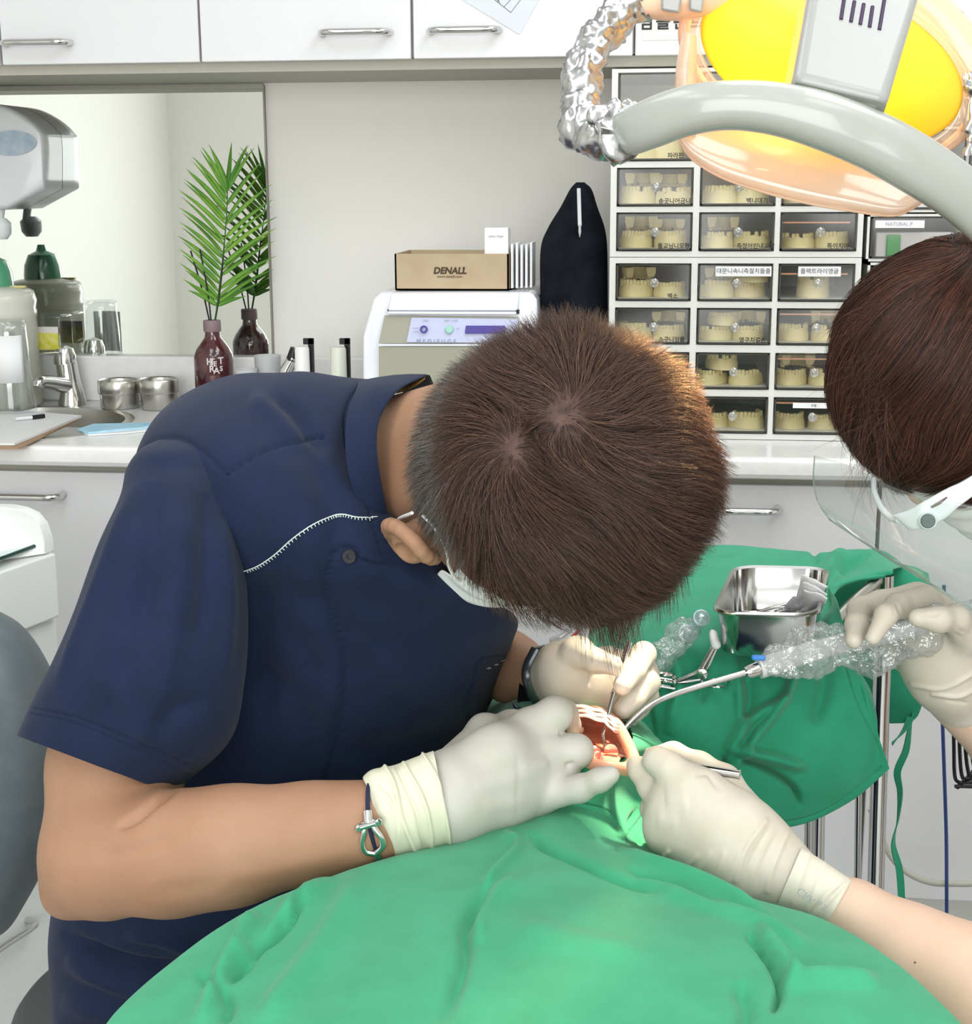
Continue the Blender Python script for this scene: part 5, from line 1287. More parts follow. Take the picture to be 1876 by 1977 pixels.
def flow_d(p):
    nrm = ((p-HC)@HM/CR**2)@HM.T; nrm /= np.linalg.norm(nrm, axis=1, keepdims=True)
    q1 = np.linalg.norm(p-W1, axis=1, keepdims=True); q2 = np.linalg.norm(p-W1c, axis=1, keepdims=True); w_ = 1/(1+np.exp((q1-q2)/.008))
    d = (p - W1)*w_ + (p - W1c)*(1-w_); sw = np.cross(nrm, d)
    return d/np.linalg.norm(d, axis=1, keepdims=True) + 0.35*sw/np.linalg.norm(sw, axis=1, keepdims=True) + Fv*0.25
U = dirs(90000)
r_, f_, t_ = U[:, 0], U[:, 1], U[:, 2]
line = np.where(f_ > 0.62, 0.38, np.where(f_ > 0.14, -0.22 + (f_-0.14)*1.25, np.where(f_ > 0.06, -0.34, np.where(f_ > -0.1, -0.42-2.6*(0.06-f_), -0.95))))
hm_ = t_ > line + 0.05*vnoise(U, 9, 1)
U = U[hm_]; r_, f_, t_ = U[:, 0], U[:, 1], U[:, 2]
topness = np.clip((t_-0.0+0.30*np.maximum(f_, 0))/0.5, 0, 1)**0.9
L = 0.012 + topness*0.040 + 0.014*np.clip(f_, 0, 1)*topness
L *= rng.uniform(.6, 1.3, len(U))
pr_ = (U*CR)@HM.T+HC; dw = np.minimum(np.linalg.norm(pr_-W1, axis=1), np.linalg.norm(pr_-W1c, axis=1)*1.3)
keep = rng.random(len(U)) < 0.64*np.clip(dw/.011, .5, 1)
U, L, topness = U[keep], L[keep], topness[keep]; f_ = U[:, 1]
lift = 0.009 + 0.011*topness + rng.normal(0, .0035, len(U)) + .004*vnoise(U, 6, 4)*topness; lift = np.clip(lift, .002, .034)
path = grow(HC, HM, CR, U, L, lift, flow_d, 6, .30, 0.0, seedn=2, liftpow=0.8)
# tufts: tips drawn towards shared centres so that the hair clumps
cid = (np.floor(U*[11, 11, 11]+vnoise(U, 8, 3)[:, None]).astype(int) @ np.array([1, 37, 911])); _, inv = np.unique(cid, return_inverse=True); inv = inv.ravel()
ncl = inv.max()+1; cen = np.zeros((ncl, 6, 3)); cnt_ = np.bincount(inv, minlength=ncl)[:, None, None]
np.add.at(cen, inv, path); cen /= cnt_
cen += (np.random.default_rng(8).normal(size=(ncl, 1, 3))*.0045)*np.linspace(0, 1, 6)[None, :, None]
wt_ = (np.linspace(0, 1, 6)**1.5)[None, :, None]*np.clip(topness, .15, 1)[:, None, None]*.55
path = path*(1-wt_) + cen[inv]*wt_
rad = np.linspace(1.0, 0.25, 6)[None]*np.full((len(U), 1), 0.00022)
top = topness > 0.35
hm1 = hairmat('brown_hair_strands', ['2c211e', '4c3730', '6a4f46', '96735f', '3d302b'])
hm2 = hairmat('short_greying_hair', ['4a413d', '665c56', '8a827c', '4f4541', 'b5b1aa'], 0.5)
strands('hair', None, path[top], rad[top], hm1, dn)['label'] = 'reddish brown tousled top hair'
strands('side_hair', None, path[~top], rad[~top]*0.9, hm2, dn)['label'] = 'short greying side hair'
# scalp cap of dense undercoat
sc_r = CR + 0.0012
u_, v__ = np.meshgrid(np.linspace(0, np.pi, 90), np.linspace(0, 2*np.pi, 180, endpoint=False), indexing='ij')
S = np.stack([np.sin(u_)*np.cos(v__), np.sin(u_)*np.sin(v__), np.cos(u_)], -1)
Fs = grid_faces(90, 180); Sf = S.reshape(-1, 3)
cenf = Sf[Fs].mean(1); cenf /= np.linalg.norm(cenf, axis=1, keepdims=True)
lf = np.where(cenf[:, 1] > 0.62, 0.38, np.where(cenf[:, 1] > 0.14, -0.22 + (cenf[:, 1]-0.14)*1.25, np.where(cenf[:, 1] > 0.06, -0.34, np.where(cenf[:, 1] > -0.1, -0.42-2.6*(0.06-cenf[:, 1]), -0.95))))
Fs = Fs[cenf[:, 2] > lf+0.03]
Vs = (Sf*sc_r)@HM.T + HC
fmesh('hair_undercoat', Vs, Fs, mat('scalp_hair_base', '5e443b', 0.6, var='38261f', vscale=90, bump=.4, bscale=500), dn)
# fringe hanging from the front hairline
n = 1300
fr = np.stack([rng.uniform(-.75, .80, n), np.full(n, 0.80), rng.uniform(.25, .60, n)], 1); fr /= np.linalg.norm(fr, axis=1, keepdims=True)
def flow_f(p): return np.tile(Fv*0.7 + Rv*-0.25 + np.array([0.12, -.05, -0.5]), (len(p), 1))
k = 7
p0 = (fr*CR)@HM.T + HC
ln = rng.uniform(.014, .038, n)*np.where(fr[:, 0] < 0.45, 1, .7); d0 = Fv*0.9 + Tv*0.35; 
tt = np.linspace(0, 1, k)[None, :, None]
clump_id = (fr[:, 0]*9).astype(int); cj = np.random.default_rng(3).normal(size=(40, 3))*0.28
dj = cj[clump_id+20] + rng.normal(size=(n, 3))*0.05
d1 = np.array([0.15, 0.0, -0.9]) - Tv*0.55
path = p0[:, None] + ln[:, None, None]*(tt*(d0+dj)[:, None]*0.8 + tt**2*(d1 + dj*0.3)[:, None]*0.55)
strands('fringe', None, path, np.linspace(1, .2, k)[None]*np.full((n, 1), .0003), hm1, dn)
# ================================================================== patient under the green drape
m_green = mat('green_drape_cloth', '3a9f74', 0.85, var='35976c', vscale=30, sheen=0.15, bump=0.12, bscale=900)
m_green2 = mat('green_drape_cloth_teal', '2b9b76', 0.85, var='27936e', vscale=30, sheen=0.15, bump=0.12, bscale=900)
ZD = 0.80
def dp(px, py, dz=0.0): return PZ(px, py, ZD+dz)
def side(p, dx, dy, dz): return np.array(p)+np.array([dx, dy, dz])
rows_ = []
def drow(ld, l, mids, r, rd, zl=0.0, zr_=0.0, drop=.33):
    L_, R_ = dp(*l, zl), dp(*r, zr_)
    a2 = side(L_, -.045, .0, -drop); a1 = side(L_, -.028, .0, -.05); a0 = side(L_, -.012, .0, -.010)
    b2 = side(R_, .05, .0, -drop); b1 = side(R_, .03, .0, -.05); b0 = side(R_, .012, .0, -.010)
    row = [a2, side(a1, -.006, 0, -.10), a1, a0, L_+np.array([.006, 0, .002])] + [dp(x, y, z) for (x, y, z) in mids] + [R_+np.array([-.006, 0, .002]), b0, b1, side(b1, .006, 0, -.10), b2]
    rows_.append(row)
drow(0, (90, 2400), [(450, 2400, .01), (850, 2400, .02), (1250, 2400, .02), (1650, 2400, .01)], (2050, 2400), 0)
drow(0, (170, 2130), [(500, 2130, .01), (850, 2130, .02), (1200, 2130, .02), (1560, 2130, .01)], (1930, 2130), 0)
drow(0, (225, 1977), [(520, 1977, .012), (850, 1977, .022), (1180, 1977, .022), (1500, 1977, .012)], (1826, 1977), 0)
drow(0, (350, 1852), [(600, 1860, .012), (870, 1865, .02), (1160, 1865, .022), (1430, 1860, .014)], (1700, 1850), 0)
drow(0, (470, 1775), [(680, 1785, .010), (900, 1790, .018), (1130, 1790, .020), (1350, 1785, .014)], (1575, 1772), 0)
drow(0, (625, 1708), [(770, 1718, .008), (930, 1722, .014), (1090, 1722, .016), (1240, 1722, .012)], (1405, 1716), 0)
drow(0, (750, 1665), [(850, 1672, .006), (970, 1675, .010), (1080, 1672, .012), (1185, 1668, .010)], (1290, 1672), 0)
drow(0, (860, 1625), [(920, 1628, .004), (1000, 1625, .006), (1075, 1618, .006), (1150, 1620, .0)], (1240, 1640), 0, zl=-.01, zr_=-.02)
drow(0, (905, 1570), [(950, 1568, .0), (1010, 1560, .0), (1080, 1555, .004), (1150, 1560, .002)], (1238, 1600), 0, zl=-.01, zr_=-.03)
drow(0, (915, 1510), [(965, 1505, .01), (1030, 1500, .020), (1090, 1500, .024), (1160, 1505, .020)], (1236, 1545), 0, zl=-.015, zr_=-.03)
drow(0, (920, 1465), [(985, 1462, .020), (1050, 1462, .032), (1110, 1466, .036), (1175, 1472, .034)], (1250, 1490), 0, zl=-.01, zr_=-.01)
drow(0, (930, 1420), [(990, 1425, .025), (1050, 1425, .038), (1110, 1428, .040), (1180, 1430, .040)], (1275, 1450), 0, zl=-.005, zr_=.01)
drow(0, (940, 1390), [(995, 1390, .025), (1050, 1388, .038), (1110, 1388, .042), (1170, 1395, .038)], (1262, 1418), 0, zl=-.01, zr_=.01)
drow(0, (945, 1362), [(1000, 1355, .02), (1050, 1350, .03), (1110, 1352, .035), (1165, 1368, .032)], (1230, 1392), 0, zl=-.02, zr_=.005)
drow(0, (950, 1345), [(1000, 1335, -.01), (1050, 1330, -.005), (1110, 1332, -.0), (1160, 1350, -.0)], (1215, 1375), 0, zl=-.06, zr_=-.05)
G = np.array(rows_)
nu, nv = 460, 520
G2 = spline_grid(G, nu, nv)
V = G2.reshape(-1, 3); F = grid_faces(nu, nv, False); N = vnormals(V, F)
N *= np.where(N[:, 2:3].mean() > 0, 1, -1)
fl = [([(500, 1770), (470, 1810), (430, 1880), (380, 1977)], 16, .007), ([(560, 1765), (530, 1800), (470, 1860), (420, 1900)], 12, -.006), ([(640, 1700), (560, 1760), (500, 1830), (450, 1850)], 14, .005), ([(590, 1730), (555, 1790), (470, 1850)], 7, -.0045),
      ([(950, 1720), (900, 1790), (895, 1860), (850, 1977)], 18, -.005), ([(1000, 1700), (940, 1760), (920, 1830)], 16, .004), ([(970, 1610), (1000, 1640), (960, 1690), (930, 1720)], 10, .004), ([(1020, 1610), (1060, 1640), (1180, 1690), (1300, 1720)], 10, -.004),
      ([(1190, 1640), (1260, 1665), (1380, 1712), (1500, 1770)], 9, .005), ([(1230, 1690), (1330, 1730), (1450, 1770), (1570, 1830)], 14, .004), ([(1200, 1670), (1290, 1700), (1400, 1750)], 8, -.0035),
      ([(1440, 1800), (1480, 1850), (1505, 1905), (1490, 1960)], 9, -.008), ([(1460, 1790), (1510, 1860), (1540, 1900)], 14, .006), ([(1500, 1905), (1600, 1890), (1700, 1900)], 18, .005), ([(1420, 1900), (1440, 1950), (1430, 2000)], 22, -.004),
      ([(700, 1690), (650, 1780), (560, 1900), (500, 1977)], 26, .004), ([(1000, 1800), (1100, 1830), (1250, 1850)], 30, .003), ([(380, 1870), (440, 1930), (430, 1977)], 14, -.004), ([(1230, 1560), (1215, 1590), (1240, 1640)], 7, -.003),
      ([(1100, 1545), (1170, 1565), (1208, 1616)], 2.4, -.0018, 'full'), ([(1208, 1616), (1240, 1570)], 2.4, -.0018, 'full'), ([(1100, 1551), (1168, 1571), (1206, 1624)], 3, .0012, 'full')]
fl = [(a[0], a[1]*.8, a[2]*1.7, *a[3:]) for a in fl]
V = folds(V, N, fl)
V += N*(vnoise(V, 10, 6)*0.003+vnoise(V, 26, 7)*0.0012)[:, None]
# opening over the mouth
MC = P(1158, 1430, 1.12)
q = proj(V); ex = (q[:, 0]-1152)/71; ey = (q[:, 1]-1428)/54
inside = (ex**2+ey**2 < 1) & (V[:, 2] > .76) & (V[:, 1] > 1.0) & (V[:, 1] < 1.3)
F = F[~inside[F].all(1)]
fmesh_ = fmesh
dr = fmesh('surgical_drape', V, F, m_green, None, solid=0.0012)
tag(dr, 'large green surgical drape spread over the patient, with an opening at the mouth', 'drape')
print('mouth centre', MC, 'drape z near', V[inside][:, 2].mean() if inside.any() else None, 'Y', V[inside][:, 1].mean() if inside.any() else None)
# ---- patient
pz = float(V[inside][:, 2].mean()) if inside.any() else .83
MC = PZ(1150, 1428, pz-.004)
pa = thing('person', 'patient lying under the green drape, only the held-open mouth showing', 'person', (MC[0], MC[1], 0.7))
m_lip = mat('patient_skin_lit', 'e3ab8c', 0.4, var='da967a', vscale=40, sss=.2)
m_mouth = mat('mouth_pink', 'f2b898', 0.35, var='e08a72', vscale=55, sss=.25, coat=.3)
m_teeth = mat('tooth_ivory', 'efe3c4', 0.2, coat=.4)
m_tong = mat('tongue', 'd9907c', 0.3, var='c97b6a', vscale=60, coat=.3)
c = MC
ZM = pz - .002
def mz(px, py, dz=0.0): return PZ(px, py, ZM+dz)
prims = [ell((c[0], c[1]+.02, c[2]-.115), (.05, .05, .06), None, .02)]
up = [mz(1078, 1388, .002), mz(1105, 1376, .006), mz(1150, 1375, .008), mz(1186, 1396, .006), mz(1208, 1430, .002), mz(1224, 1470, -.002), mz(1212, 1486, -.008)]
lo_ = [mz(1212, 1486, -.008), mz(1180, 1482, -.003), mz(1150, 1478, -.002), mz(1115, 1470, -.002), mz(1085, 1450, -.002), mz(1074, 1410, -.001), mz(1078, 1388, .002)]
us, ls = spline(up, 46), spline(lo_, 40)
prims += [cone(us[i], us[i+1], .0042, .0042, .003) for i in range(45)] + [cone(ls[i], ls[i+1], .0040, .0040, .003) for i in range(39)]
Vp, Fp = sdf(prims, .0012, 4)
Vp2, Fp2 = sdf([cone((c[0]-.01, c[1], c[2]-.15), (c[0]-.03, .75, .66), .03, .04, .03), ell((c[0]-.06, .72, .64), (.20, .13, .08), None, .04), ell((c[0]-.07, .45, .64), (.16, .22, .08), None, .05)], .008, 2)
fmesh('body', np.concatenate([Vp, Vp2]), np.concatenate([Fp, Fp2+len(Vp)]), m_lip, pa)
cav = [[mz(1080, 1390, .003), mz(1108, 1378, .006), mz(1150, 1377, .008), mz(1186, 1397, .006), mz(1208, 1431, .002), mz(1222, 1472, -.004)],
       [mz(1082, 1405, -.010), mz(1108, 1396, -.008), mz(1146, 1398, -.007), mz(1176, 1414, -.008), mz(1197, 1442, -.010), mz(1212, 1472, -.010)],
       [mz(1085, 1425, -.016), mz(1110, 1420, -.018), mz(1140, 1424, -.020), mz(1166, 1436, -.020), mz(1186, 1452, -.018), mz(1200, 1474, -.012)],
       [mz(1090, 1452, -.010), mz(1115, 1458, -.014), mz(1140, 1464, -.016), mz(1162, 1468, -.015), mz(1182, 1472, -.012), mz(1195, 1480, -.008)],
       [mz(1090, 1456, -.002), mz(1115, 1468, -.001), mz(1140, 1474, .0), mz(1162, 1478, .0), mz(1182, 1481, -.001), mz(1200, 1484, -.004)]]
cav = np.array(cav); cav[1:4, :, 2] = ZM + (cav[1:4, :, 2]-ZM)*.55
g2 = spline_grid(cav, 60, 60); g2[..., 2] += vnoise(g2, 130, 2)*.0012
MB().grid(g2).build('mouth_lining', m_mouth, pa, solid=.001, autos=False)
V_, F_ = sdf([cone(mz(1176, 1440, -.010), mz(1184, 1458, -.008), R(14, 1.12), R(13, 1.12), .004)], .001, 1)
fmesh('tongue', V_, F_, m_tong, pa)
V_, F_ = sdf(chain([(mz(1143, 1436, -.008), .0022), (mz(1152, 1450, -.007), .0026), (mz(1158, 1468, -.004), .0026)], .002), .0007, 1)
fmesh('gum_ridge', V_, F_, mat('red_gum', 'c8504a', .3, coat=.5), pa)
for (x, y, r) in ((1098, 1414, 9), (1110, 1410, 8), (1121, 1410, 6), (1146, 1447, 6), (1152, 1458, 6), (1136, 1438, 6), (1128, 1430, 6)):
    t_c = mz(x, y, -.006); rr_ = R(r, 1.12)
    V_, F_ = sdf([ell(t_c, (rr_, rr_*.8, rr_*1.25), None, .002), ell(t_c+np.array([rr_*.35, 0, rr_*.7]), (rr_*.6, rr_*.6, rr_*.5), None, .002)], .0006, 1)
    fmesh('tooth', V_, F_, m_teeth, pa)
# retracting steel blade and folded gauze at the far lip
m_gz = mat('pinkish_gauze', 'e3c2b4', 0.8, var='d4a998', vscale=80)
gz = thing('gauze_strip', 'folded pinkish gauze strip tucked along the upper lip', 'gauze', P(1150, 1375, 1.16))
gp = [dp(1095, 1374, .05), dp(1120, 1378, .052), dp(1150, 1384, .052), dp(1172, 1394, .048), dp(1190, 1412, .044)]
for k_ in range(3):
    s_ = spline(np.array(gp)+np.array([0, .004*k_-.002, .002*k_]), 24)
    MB().tube(s_ + np.array([0, 0, 1])*(np.sin(np.arange(24)*.9+k_)*.0006)[:, None], 0.0042-.0004*k_, 12, sq=.35).build('fold', m_gz, gz)
# ---- dental chair below the drape
dc = thing('dental_chair', 'dental treatment chair hidden under the green drape', 'dental chair', (-.02, .6, 0))
MB().box((-.25, -.25, .50), (.16, .98, .565)).build('chair_pad', mat('chair_vinyl', '6b7478', .4), dc, bevel=.02, seg=4)
MB().box((-.09, .98, .52), (.13, 1.22, .64)).build('headrest', mat('chair_vinyl', '6b7478', .4), dc, bevel=.02, seg=4)
MB().lathe([(.24, 0.001), (.24, .03), (.10, .07), (.08, .45), (.12, .50)], (-.05, .45, 0), 40).build('pedestal', m_white2, dc)
# ================================================================== instrument stand with green cloth, tray and tools
ST = thing('instrument_stand', 'tall steel-legged instrument stand beneath a green cloth', 'instrument stand', (P(1690, 1600, 1.75)[0], 1.75, 0))
def leg(px0, py0, px1, py1, Y, r, nm='leg'):
    a, b = P(px0, py0, Y), P(px1, py1, Y); d = (b-a); a2 = a; b2 = a + d*((a[2]-0.0)/(a[2]-b[2]))
    MB().tube([a2, b2], r, 20).build(nm, m_chrome, ST)
    return b2
ZT = .845
def tz(px, py, dz=0.0): return PZ(px, py, ZT+dz)
f1 = leg(1708, 1110, 1690, 1720, 1.62, R(17, 1.62))
f2 = leg(1660, 1300, 1655, 1700, 1.66, R(7, 1.66))
f3 = leg(1585, 1300, 1578, 1690, 1.80, R(13, 1.80))
f4 = leg(1560, 1300, 1560, 1690, 1.83, R(8, 1.83))
MB().tube([f1+[0, 0, .03], f3+[0, 0, .03]], .012, 12).tube([f1+[0, -.15, .02], f1+[0, .3, .02]], .014, 12).build('base_frame', m_chrome, ST)
cA, cB, cC, cD = tz(1330, 1110, -.012), tz(1600, 1105, -.012), tz(1560, 1225, -.012), tz(1280, 1230, -.012)
MB().add([cA, cB, cC, cD, cA-[0, 0, .014], cB-[0, 0, .014], cC-[0, 0, .014], cD-[0, 0, .014]], [(0, 1, 2, 3), (7, 6, 5, 4), (0, 4, 5, 1), (1, 5, 6, 2), (2, 6, 7, 3), (3, 7, 4, 0)]).build('shelf_plate', m_steel, ST, smooth=False)
MB().tube([P(1700, 1115, 1.62), P(1660, 1150, 1.58), P(1610, 1200, 1.52)], .006, 10).build('support_arm', m_steel, ST)
# cloth: table part and the flap hanging towards the camera
def FY(px, py, Y): return P(px, py, Y)
g = [[tz(1180, 1062, -.03), tz(1290, 1056, -.005), tz(1398, 1053), tz(1480, 1060), tz(1590, 1068, .004), tz(1640, 1062, .01), tz(1700, 1064, .004), tz(1745, 1095, -.02)],
     [tz(1170, 1110, -.03), tz(1280, 1110, -.004), tz(1390, 1110), tz(1480, 1112), tz(1590, 1115), tz(1650, 1100, .004), tz(1700, 1098, .012), tz(1725, 1100, .012)],
     [tz(1160, 1160, -.03), tz(1260, 1160, -.004), tz(1380, 1165), tz(1480, 1168), tz(1570, 1165), tz(1610, 1130, .006), tz(1660, 1118, .008), tz(1712, 1112, .01)],
     [tz(1140, 1215, -.03), tz(1240, 1215, -.004), tz(1370, 1225), tz(1470, 1232), tz(1560, 1205), tz(1605, 1160, .002), tz(1606, 1140, .004), tz(1608, 1126, .006)],
     [FY(1130, 1275, 1.36), FY(1240, 1265, 1.36), FY(1370, 1262, 1.36), FY(1470, 1262, 1.38), FY(1570, 1240, 1.40), FY(1600, 1200, 1.43), FY(1612, 1185, 1.44), FY(1618, 1170, 1.45)],
     [FY(1130, 1340, 1.33), FY(1240, 1330, 1.33), FY(1370, 1335, 1.33), FY(1480, 1330, 1.34), FY(1590, 1310, 1.36), FY(1630, 1285, 1.37), FY(1640, 1275, 1.38), FY(1645, 1270, 1.38)],
     [FY(1150, 1420, 1.315), FY(1250, 1420, 1.315), FY(1370, 1420, 1.30), FY(1480, 1430, 1.31), FY(1600, 1400, 1.33), FY(1660, 1350, 1.35), FY(1672, 1342, 1.35), FY(1678, 1336, 1.36)],
     [FY(1200, 1480, 1.31), FY(1270, 1490, 1.31), FY(1380, 1510, 1.29), FY(1480, 1520, 1.30), FY(1590, 1500, 1.32), FY(1665, 1450, 1.34), FY(1688, 1425, 1.35), FY(1695, 1415, 1.35)],
     [FY(1290, 1545, 1.31), FY(1340, 1560, 1.31), FY(1410, 1580, 1.30), FY(1485, 1600, 1.30), FY(1560, 1588, 1.32), FY(1640, 1545, 1.34), FY(1690, 1505, 1.35), FY(1716, 1482, 1.35)]]
nu, nv = 300, 300
g2 = spline_grid(g, nu, nv); V = g2.reshape(-1, 3); F = grid_faces(nu, nv, False); N = vnormals(V, F)
tc_ = CAMP-V; s = np.sign((N*tc_).sum(1)); N *= s.mean() and np.sign(s.mean())
fl = [([(1520, 1265), (1530, 1310), (1500, 1370), (1440, 1440), (1400, 1500)], 9, .010), ([(1440, 1290), (1450, 1340), (1440, 1400)], 14, -.006), ([(1420, 1260), (1425, 1400), (1390, 1470)], 10, .004),
   ([(1405, 1455), (1470, 1480), (1530, 1520), (1545, 1560)], 7, -.008), ([(1400, 1450), (1470, 1460), (1560, 1480)], 12, .009), ([(1400, 1450), (1450, 1390), (1530, 1350)], 12, .008), ([(1395, 1455), (1400, 1500), (1380, 1560)], 7, -.007), ([(1590, 1270), (1590, 1330), (1570, 1400)], 18, -.006),
   ([(1300, 1260), (1310, 1330), (1290, 1420)], 16, .005), ([(1360, 1280), (1350, 1360)], 12, -.004), ([(1250, 1270), (1250, 1350), (1260, 1430)], 10, -.005), ([(1570, 1060), (1575, 1090)], 10, -.004), ([(1630, 1060), (1600, 1100), (1580, 1130)], 12, .006), ([(1680, 1066), (1640, 1090), (1620, 1110)], 9, -.005),
   ([(1480, 1592), (1560, 1578), (1630, 1538), (1700, 1478)], 2.2, -.0014, 'full'), ([(1632, 1290), (1655, 1360), (1690, 1430)], 2.2, -.0012, 'full')]
fl = [(a[0], a[1]*.85, a[2]*1.4, *a[3:]) for a in fl]; V = folds(V, N, fl)
V += N*(vnoise(V, 11, 9)*0.0025+vnoise(V, 30, 9)*0.0008)[:, None]
cl = fmesh('green_cloth', V, F, m_green2, None, solid=0.0012)
tag(cl, 'green surgical cloth draped over the instrument stand, hemmed corner hanging down', 'cloth')
# second layer behind at the right with the hanging tie
g = [[FY(1600, 1085, 1.74), FY(1740, 1088, 1.74), FY(1790, 1105, 1.74)], [FY(1590, 1150, 1.72), FY(1745, 1160, 1.72), FY(1800, 1165, 1.72)], [FY(1600, 1280, 1.70), FY(1730, 1290, 1.70), FY(1795, 1290, 1.70)], [FY(1660, 1370, 1.70), FY(1720, 1385, 1.70), FY(1775, 1370, 1.70)], [FY(1672, 1376, 1.70), FY(1715, 1393, 1.70), FY(1758, 1393, 1.70)]]
g2 = spline_grid(g, 90, 60); V = g2.reshape(-1, 3); F = grid_faces(90, 60, False); V[:, 1] += vnoise(V, 18, 3)*.012
bk = fmesh('green_cloth', V, F, m_green2, None, solid=0.0012)
tag(bk, 'darker green cloth hanging behind the steel pole, with a long tie', 'cloth')
tie = spline([FY(1762, 1375, 1.695), FY(1755, 1410, 1.69), FY(1748, 1450, 1.69), FY(1732, 1490, 1.69), FY(1737, 1530, 1.69), FY(1733, 1580, 1.69), FY(1724, 1630, 1.69), FY(1736, 1680, 1.69), FY(1741, 1750, 1.68)], 60)
def ribbon(pts, w, tw, th=.0008):
    k = len(pts); A, B = frames(pts); a = np.linspace(0, tw, k); d = A*np.cos(a)[:, None]+B*np.sin(a)[:, None]; n_ = np.cross(np.gradient(pts, axis=0), d); n_ /= np.linalg.norm(n_, axis=1, keepdims=True)
    return MB().rings(np.stack([pts-d*w-n_*th, pts+d*w-n_*th, pts+d*w+n_*th, pts-d*w+n_*th], 1))
ribbon(tie, .0042, 5).build('tie', m_green2, bk, label='long green hanging tie')
ribbon(spline([FY(1758, 1385, 1.69), FY(1745, 1410, 1.68), FY(1722, 1436, 1.67)], 14), .0045, 1.2).build('tie', m_green2, bk)
# steel tray
tr = thing('steel_tray', 'deep rectangular stainless steel tray on the green cloth', 'tray', tz(1480, 1200))
def rrect(c, ux, uy, a, b, r, n=8):
    out = []
    for sx_, sy_, a0 in ((1, 1, 0), (-1, 1, .5), (-1, -1, 1), (1, -1, 1.5)):
        for t in np.linspace(0, .5, n):
            an = (a0+t)*np.pi; out.append(c + ux*(sx_*(a-r)+r*math.cos(an)) + uy*(sy_*(b-r)+r*math.sin(an)))
    return np.array(out)
zr0 = ZT+.006; 
TR = [PZ(1378, 1180, ZT+.052), PZ(1576, 1188, ZT+.052), PZ(1606, 1094, ZT+.052), PZ(1412, 1092, ZT+.052)]
c_ = sum(TR)/4; ux = ((TR[1]-TR[0])+(TR[2]-TR[3]))/2; uy = ((TR[3]-TR[0])+(TR[2]-TR[1]))/2; a_ = np.linalg.norm(ux)/2; b_ = np.linalg.norm(uy)/2; ux /= 2*a_; uy /= 2*b_
cb_ = np.array([c_[0], c_[1], zr0])
mb = MB(); H = c_[2]-zr0
L_ = [rrect(cb_, ux, uy, a_*.5, b_*.5, .01), rrect(cb_, ux, uy, a_*.82, b_*.80, .02), rrect(cb_+[0, 0, .004], ux, uy, a_*.87, b_*.86, .02), rrect(cb_+[0, 0, H-.001], ux, uy, a_*.94, b_*.93, .022), rrect(cb_+[0, 0, H], ux, uy, a_, b_, .024), rrect(cb_+[0, 0, H-.003], ux, uy, a_*1.012, b_*1.015, .024)]
mb.rings(L_, True, False); mb.build('tray_body', m_chrome, tr, solid=.0009, autos=50)
# folded gauze in the tray
def crumple(name, c, rad, m, seedn, amp=.35, parent=None, res=.002, rot=None, f=70):
    V, F = sdf([ell(c, rad, rot)], res, 0)
    V = np.asarray(c) + (V-c)*(1+amp*vnoise(V, f, seedn))[:, None]; V += vnoise(V, f*2.2, seedn+1)[:, None]*(V-c)*amp*.5
    return fmesh(name, V, F, m, parent, smooth=False)
m_gw = mat('white_gauze', 'fafafa', 0.85, translucent=.3)
gz = thing('gauze_pad', 'crumpled white gauze pad at the right end of the steel tray', 'gauze', tz(1560, 1180))
g = [[PZ(1515, 1165, ZT+.03), PZ(1540, 1140, ZT+.045), PZ(1555, 1120, ZT+.06), PZ(1558, 1122, ZT+.062)], [PZ(1520, 1175, ZT+.02), PZ(1552, 1160, ZT+.035), PZ(1575, 1140, ZT+.05), PZ(1594, 1136, ZT+.055)], [PZ(1526, 1186, ZT+.012), PZ(1552, 1184, ZT+.018), PZ(1575, 1168, ZT+.035), PZ(1588, 1150, ZT+.045)]]
for q_, (ox, oy, nm) in enumerate(((0, 0, 'pad'), (7, 7, 'pad_fold'), (12, 12, 'pad_fold'))):
    g = [[PZ(1512+ox, 1176+oy*.4, ZT+.016), PZ(1530+ox, 1184+oy*.3, ZT+.014), PZ(1552+ox, 1187, ZT+.014)], [PZ(1526+ox, 1158+oy, ZT+.030), PZ(1544+ox, 1160+oy, ZT+.036), PZ(1566+ox, 1172+oy*.5, ZT+.028)],
         [PZ(1538+ox, 1148+oy, ZT+.042), PZ(1556+ox, 1144+oy, ZT+.050), PZ(1580+ox*.5, 1156+oy, ZT+.042)], [PZ(1548+ox*.4, 1112+oy, ZT+.066), PZ(1572+ox*.4, 1120+oy, ZT+.066), PZ(1597, 1132+oy, ZT+.062)]]
    g2 = spline_grid(g, 50, 40)-np.array([0, .0, .003])*q_; N = vnoise(g2, 75, 2+q_)*.0035+vnoise(g2, 190, 5)*.001
    g2 = g2 + np.array([0, -.6, .8])*N[..., None]
    MB().grid(g2).build(nm, m_gw, gz, solid=.0016, autos=False)
for k_, (a, b, lb) in enumerate((((1468, 1165), (1520, 1180), 'steel instrument lying in the tray, rear one beside the gauze'), ((1462, 1182), (1522, 1168), 'steel instrument lying in the tray, front one crossing under the gauze'), ((1490, 1186), (1530, 1178), 'short steel instrument lying in the tray next to the gauze'))):
    A_, B_ = PZ(*a, ZT+.012+.003*k_), PZ(*b, ZT+.012+.003*k_)
    t = thing('dental_instrument', lb, 'instrument', A_, 'steel instruments in the tray')
    MB().tube([A_, (A_*2+B_)/3, B_], [.0012, .0025, .0026], 10).build('shaft', m_chrome, t)
    rg = np.array([A_+np.array([math.cos(x)*.007-.006, math.sin(x)*.006, 0]) for x in np.linspace(0, 2*np.pi, 24, endpoint=False)])
    if k_ == 0: MB().tube(rg, .0014, 8, closed=True).build('ring', m_chrome, t)
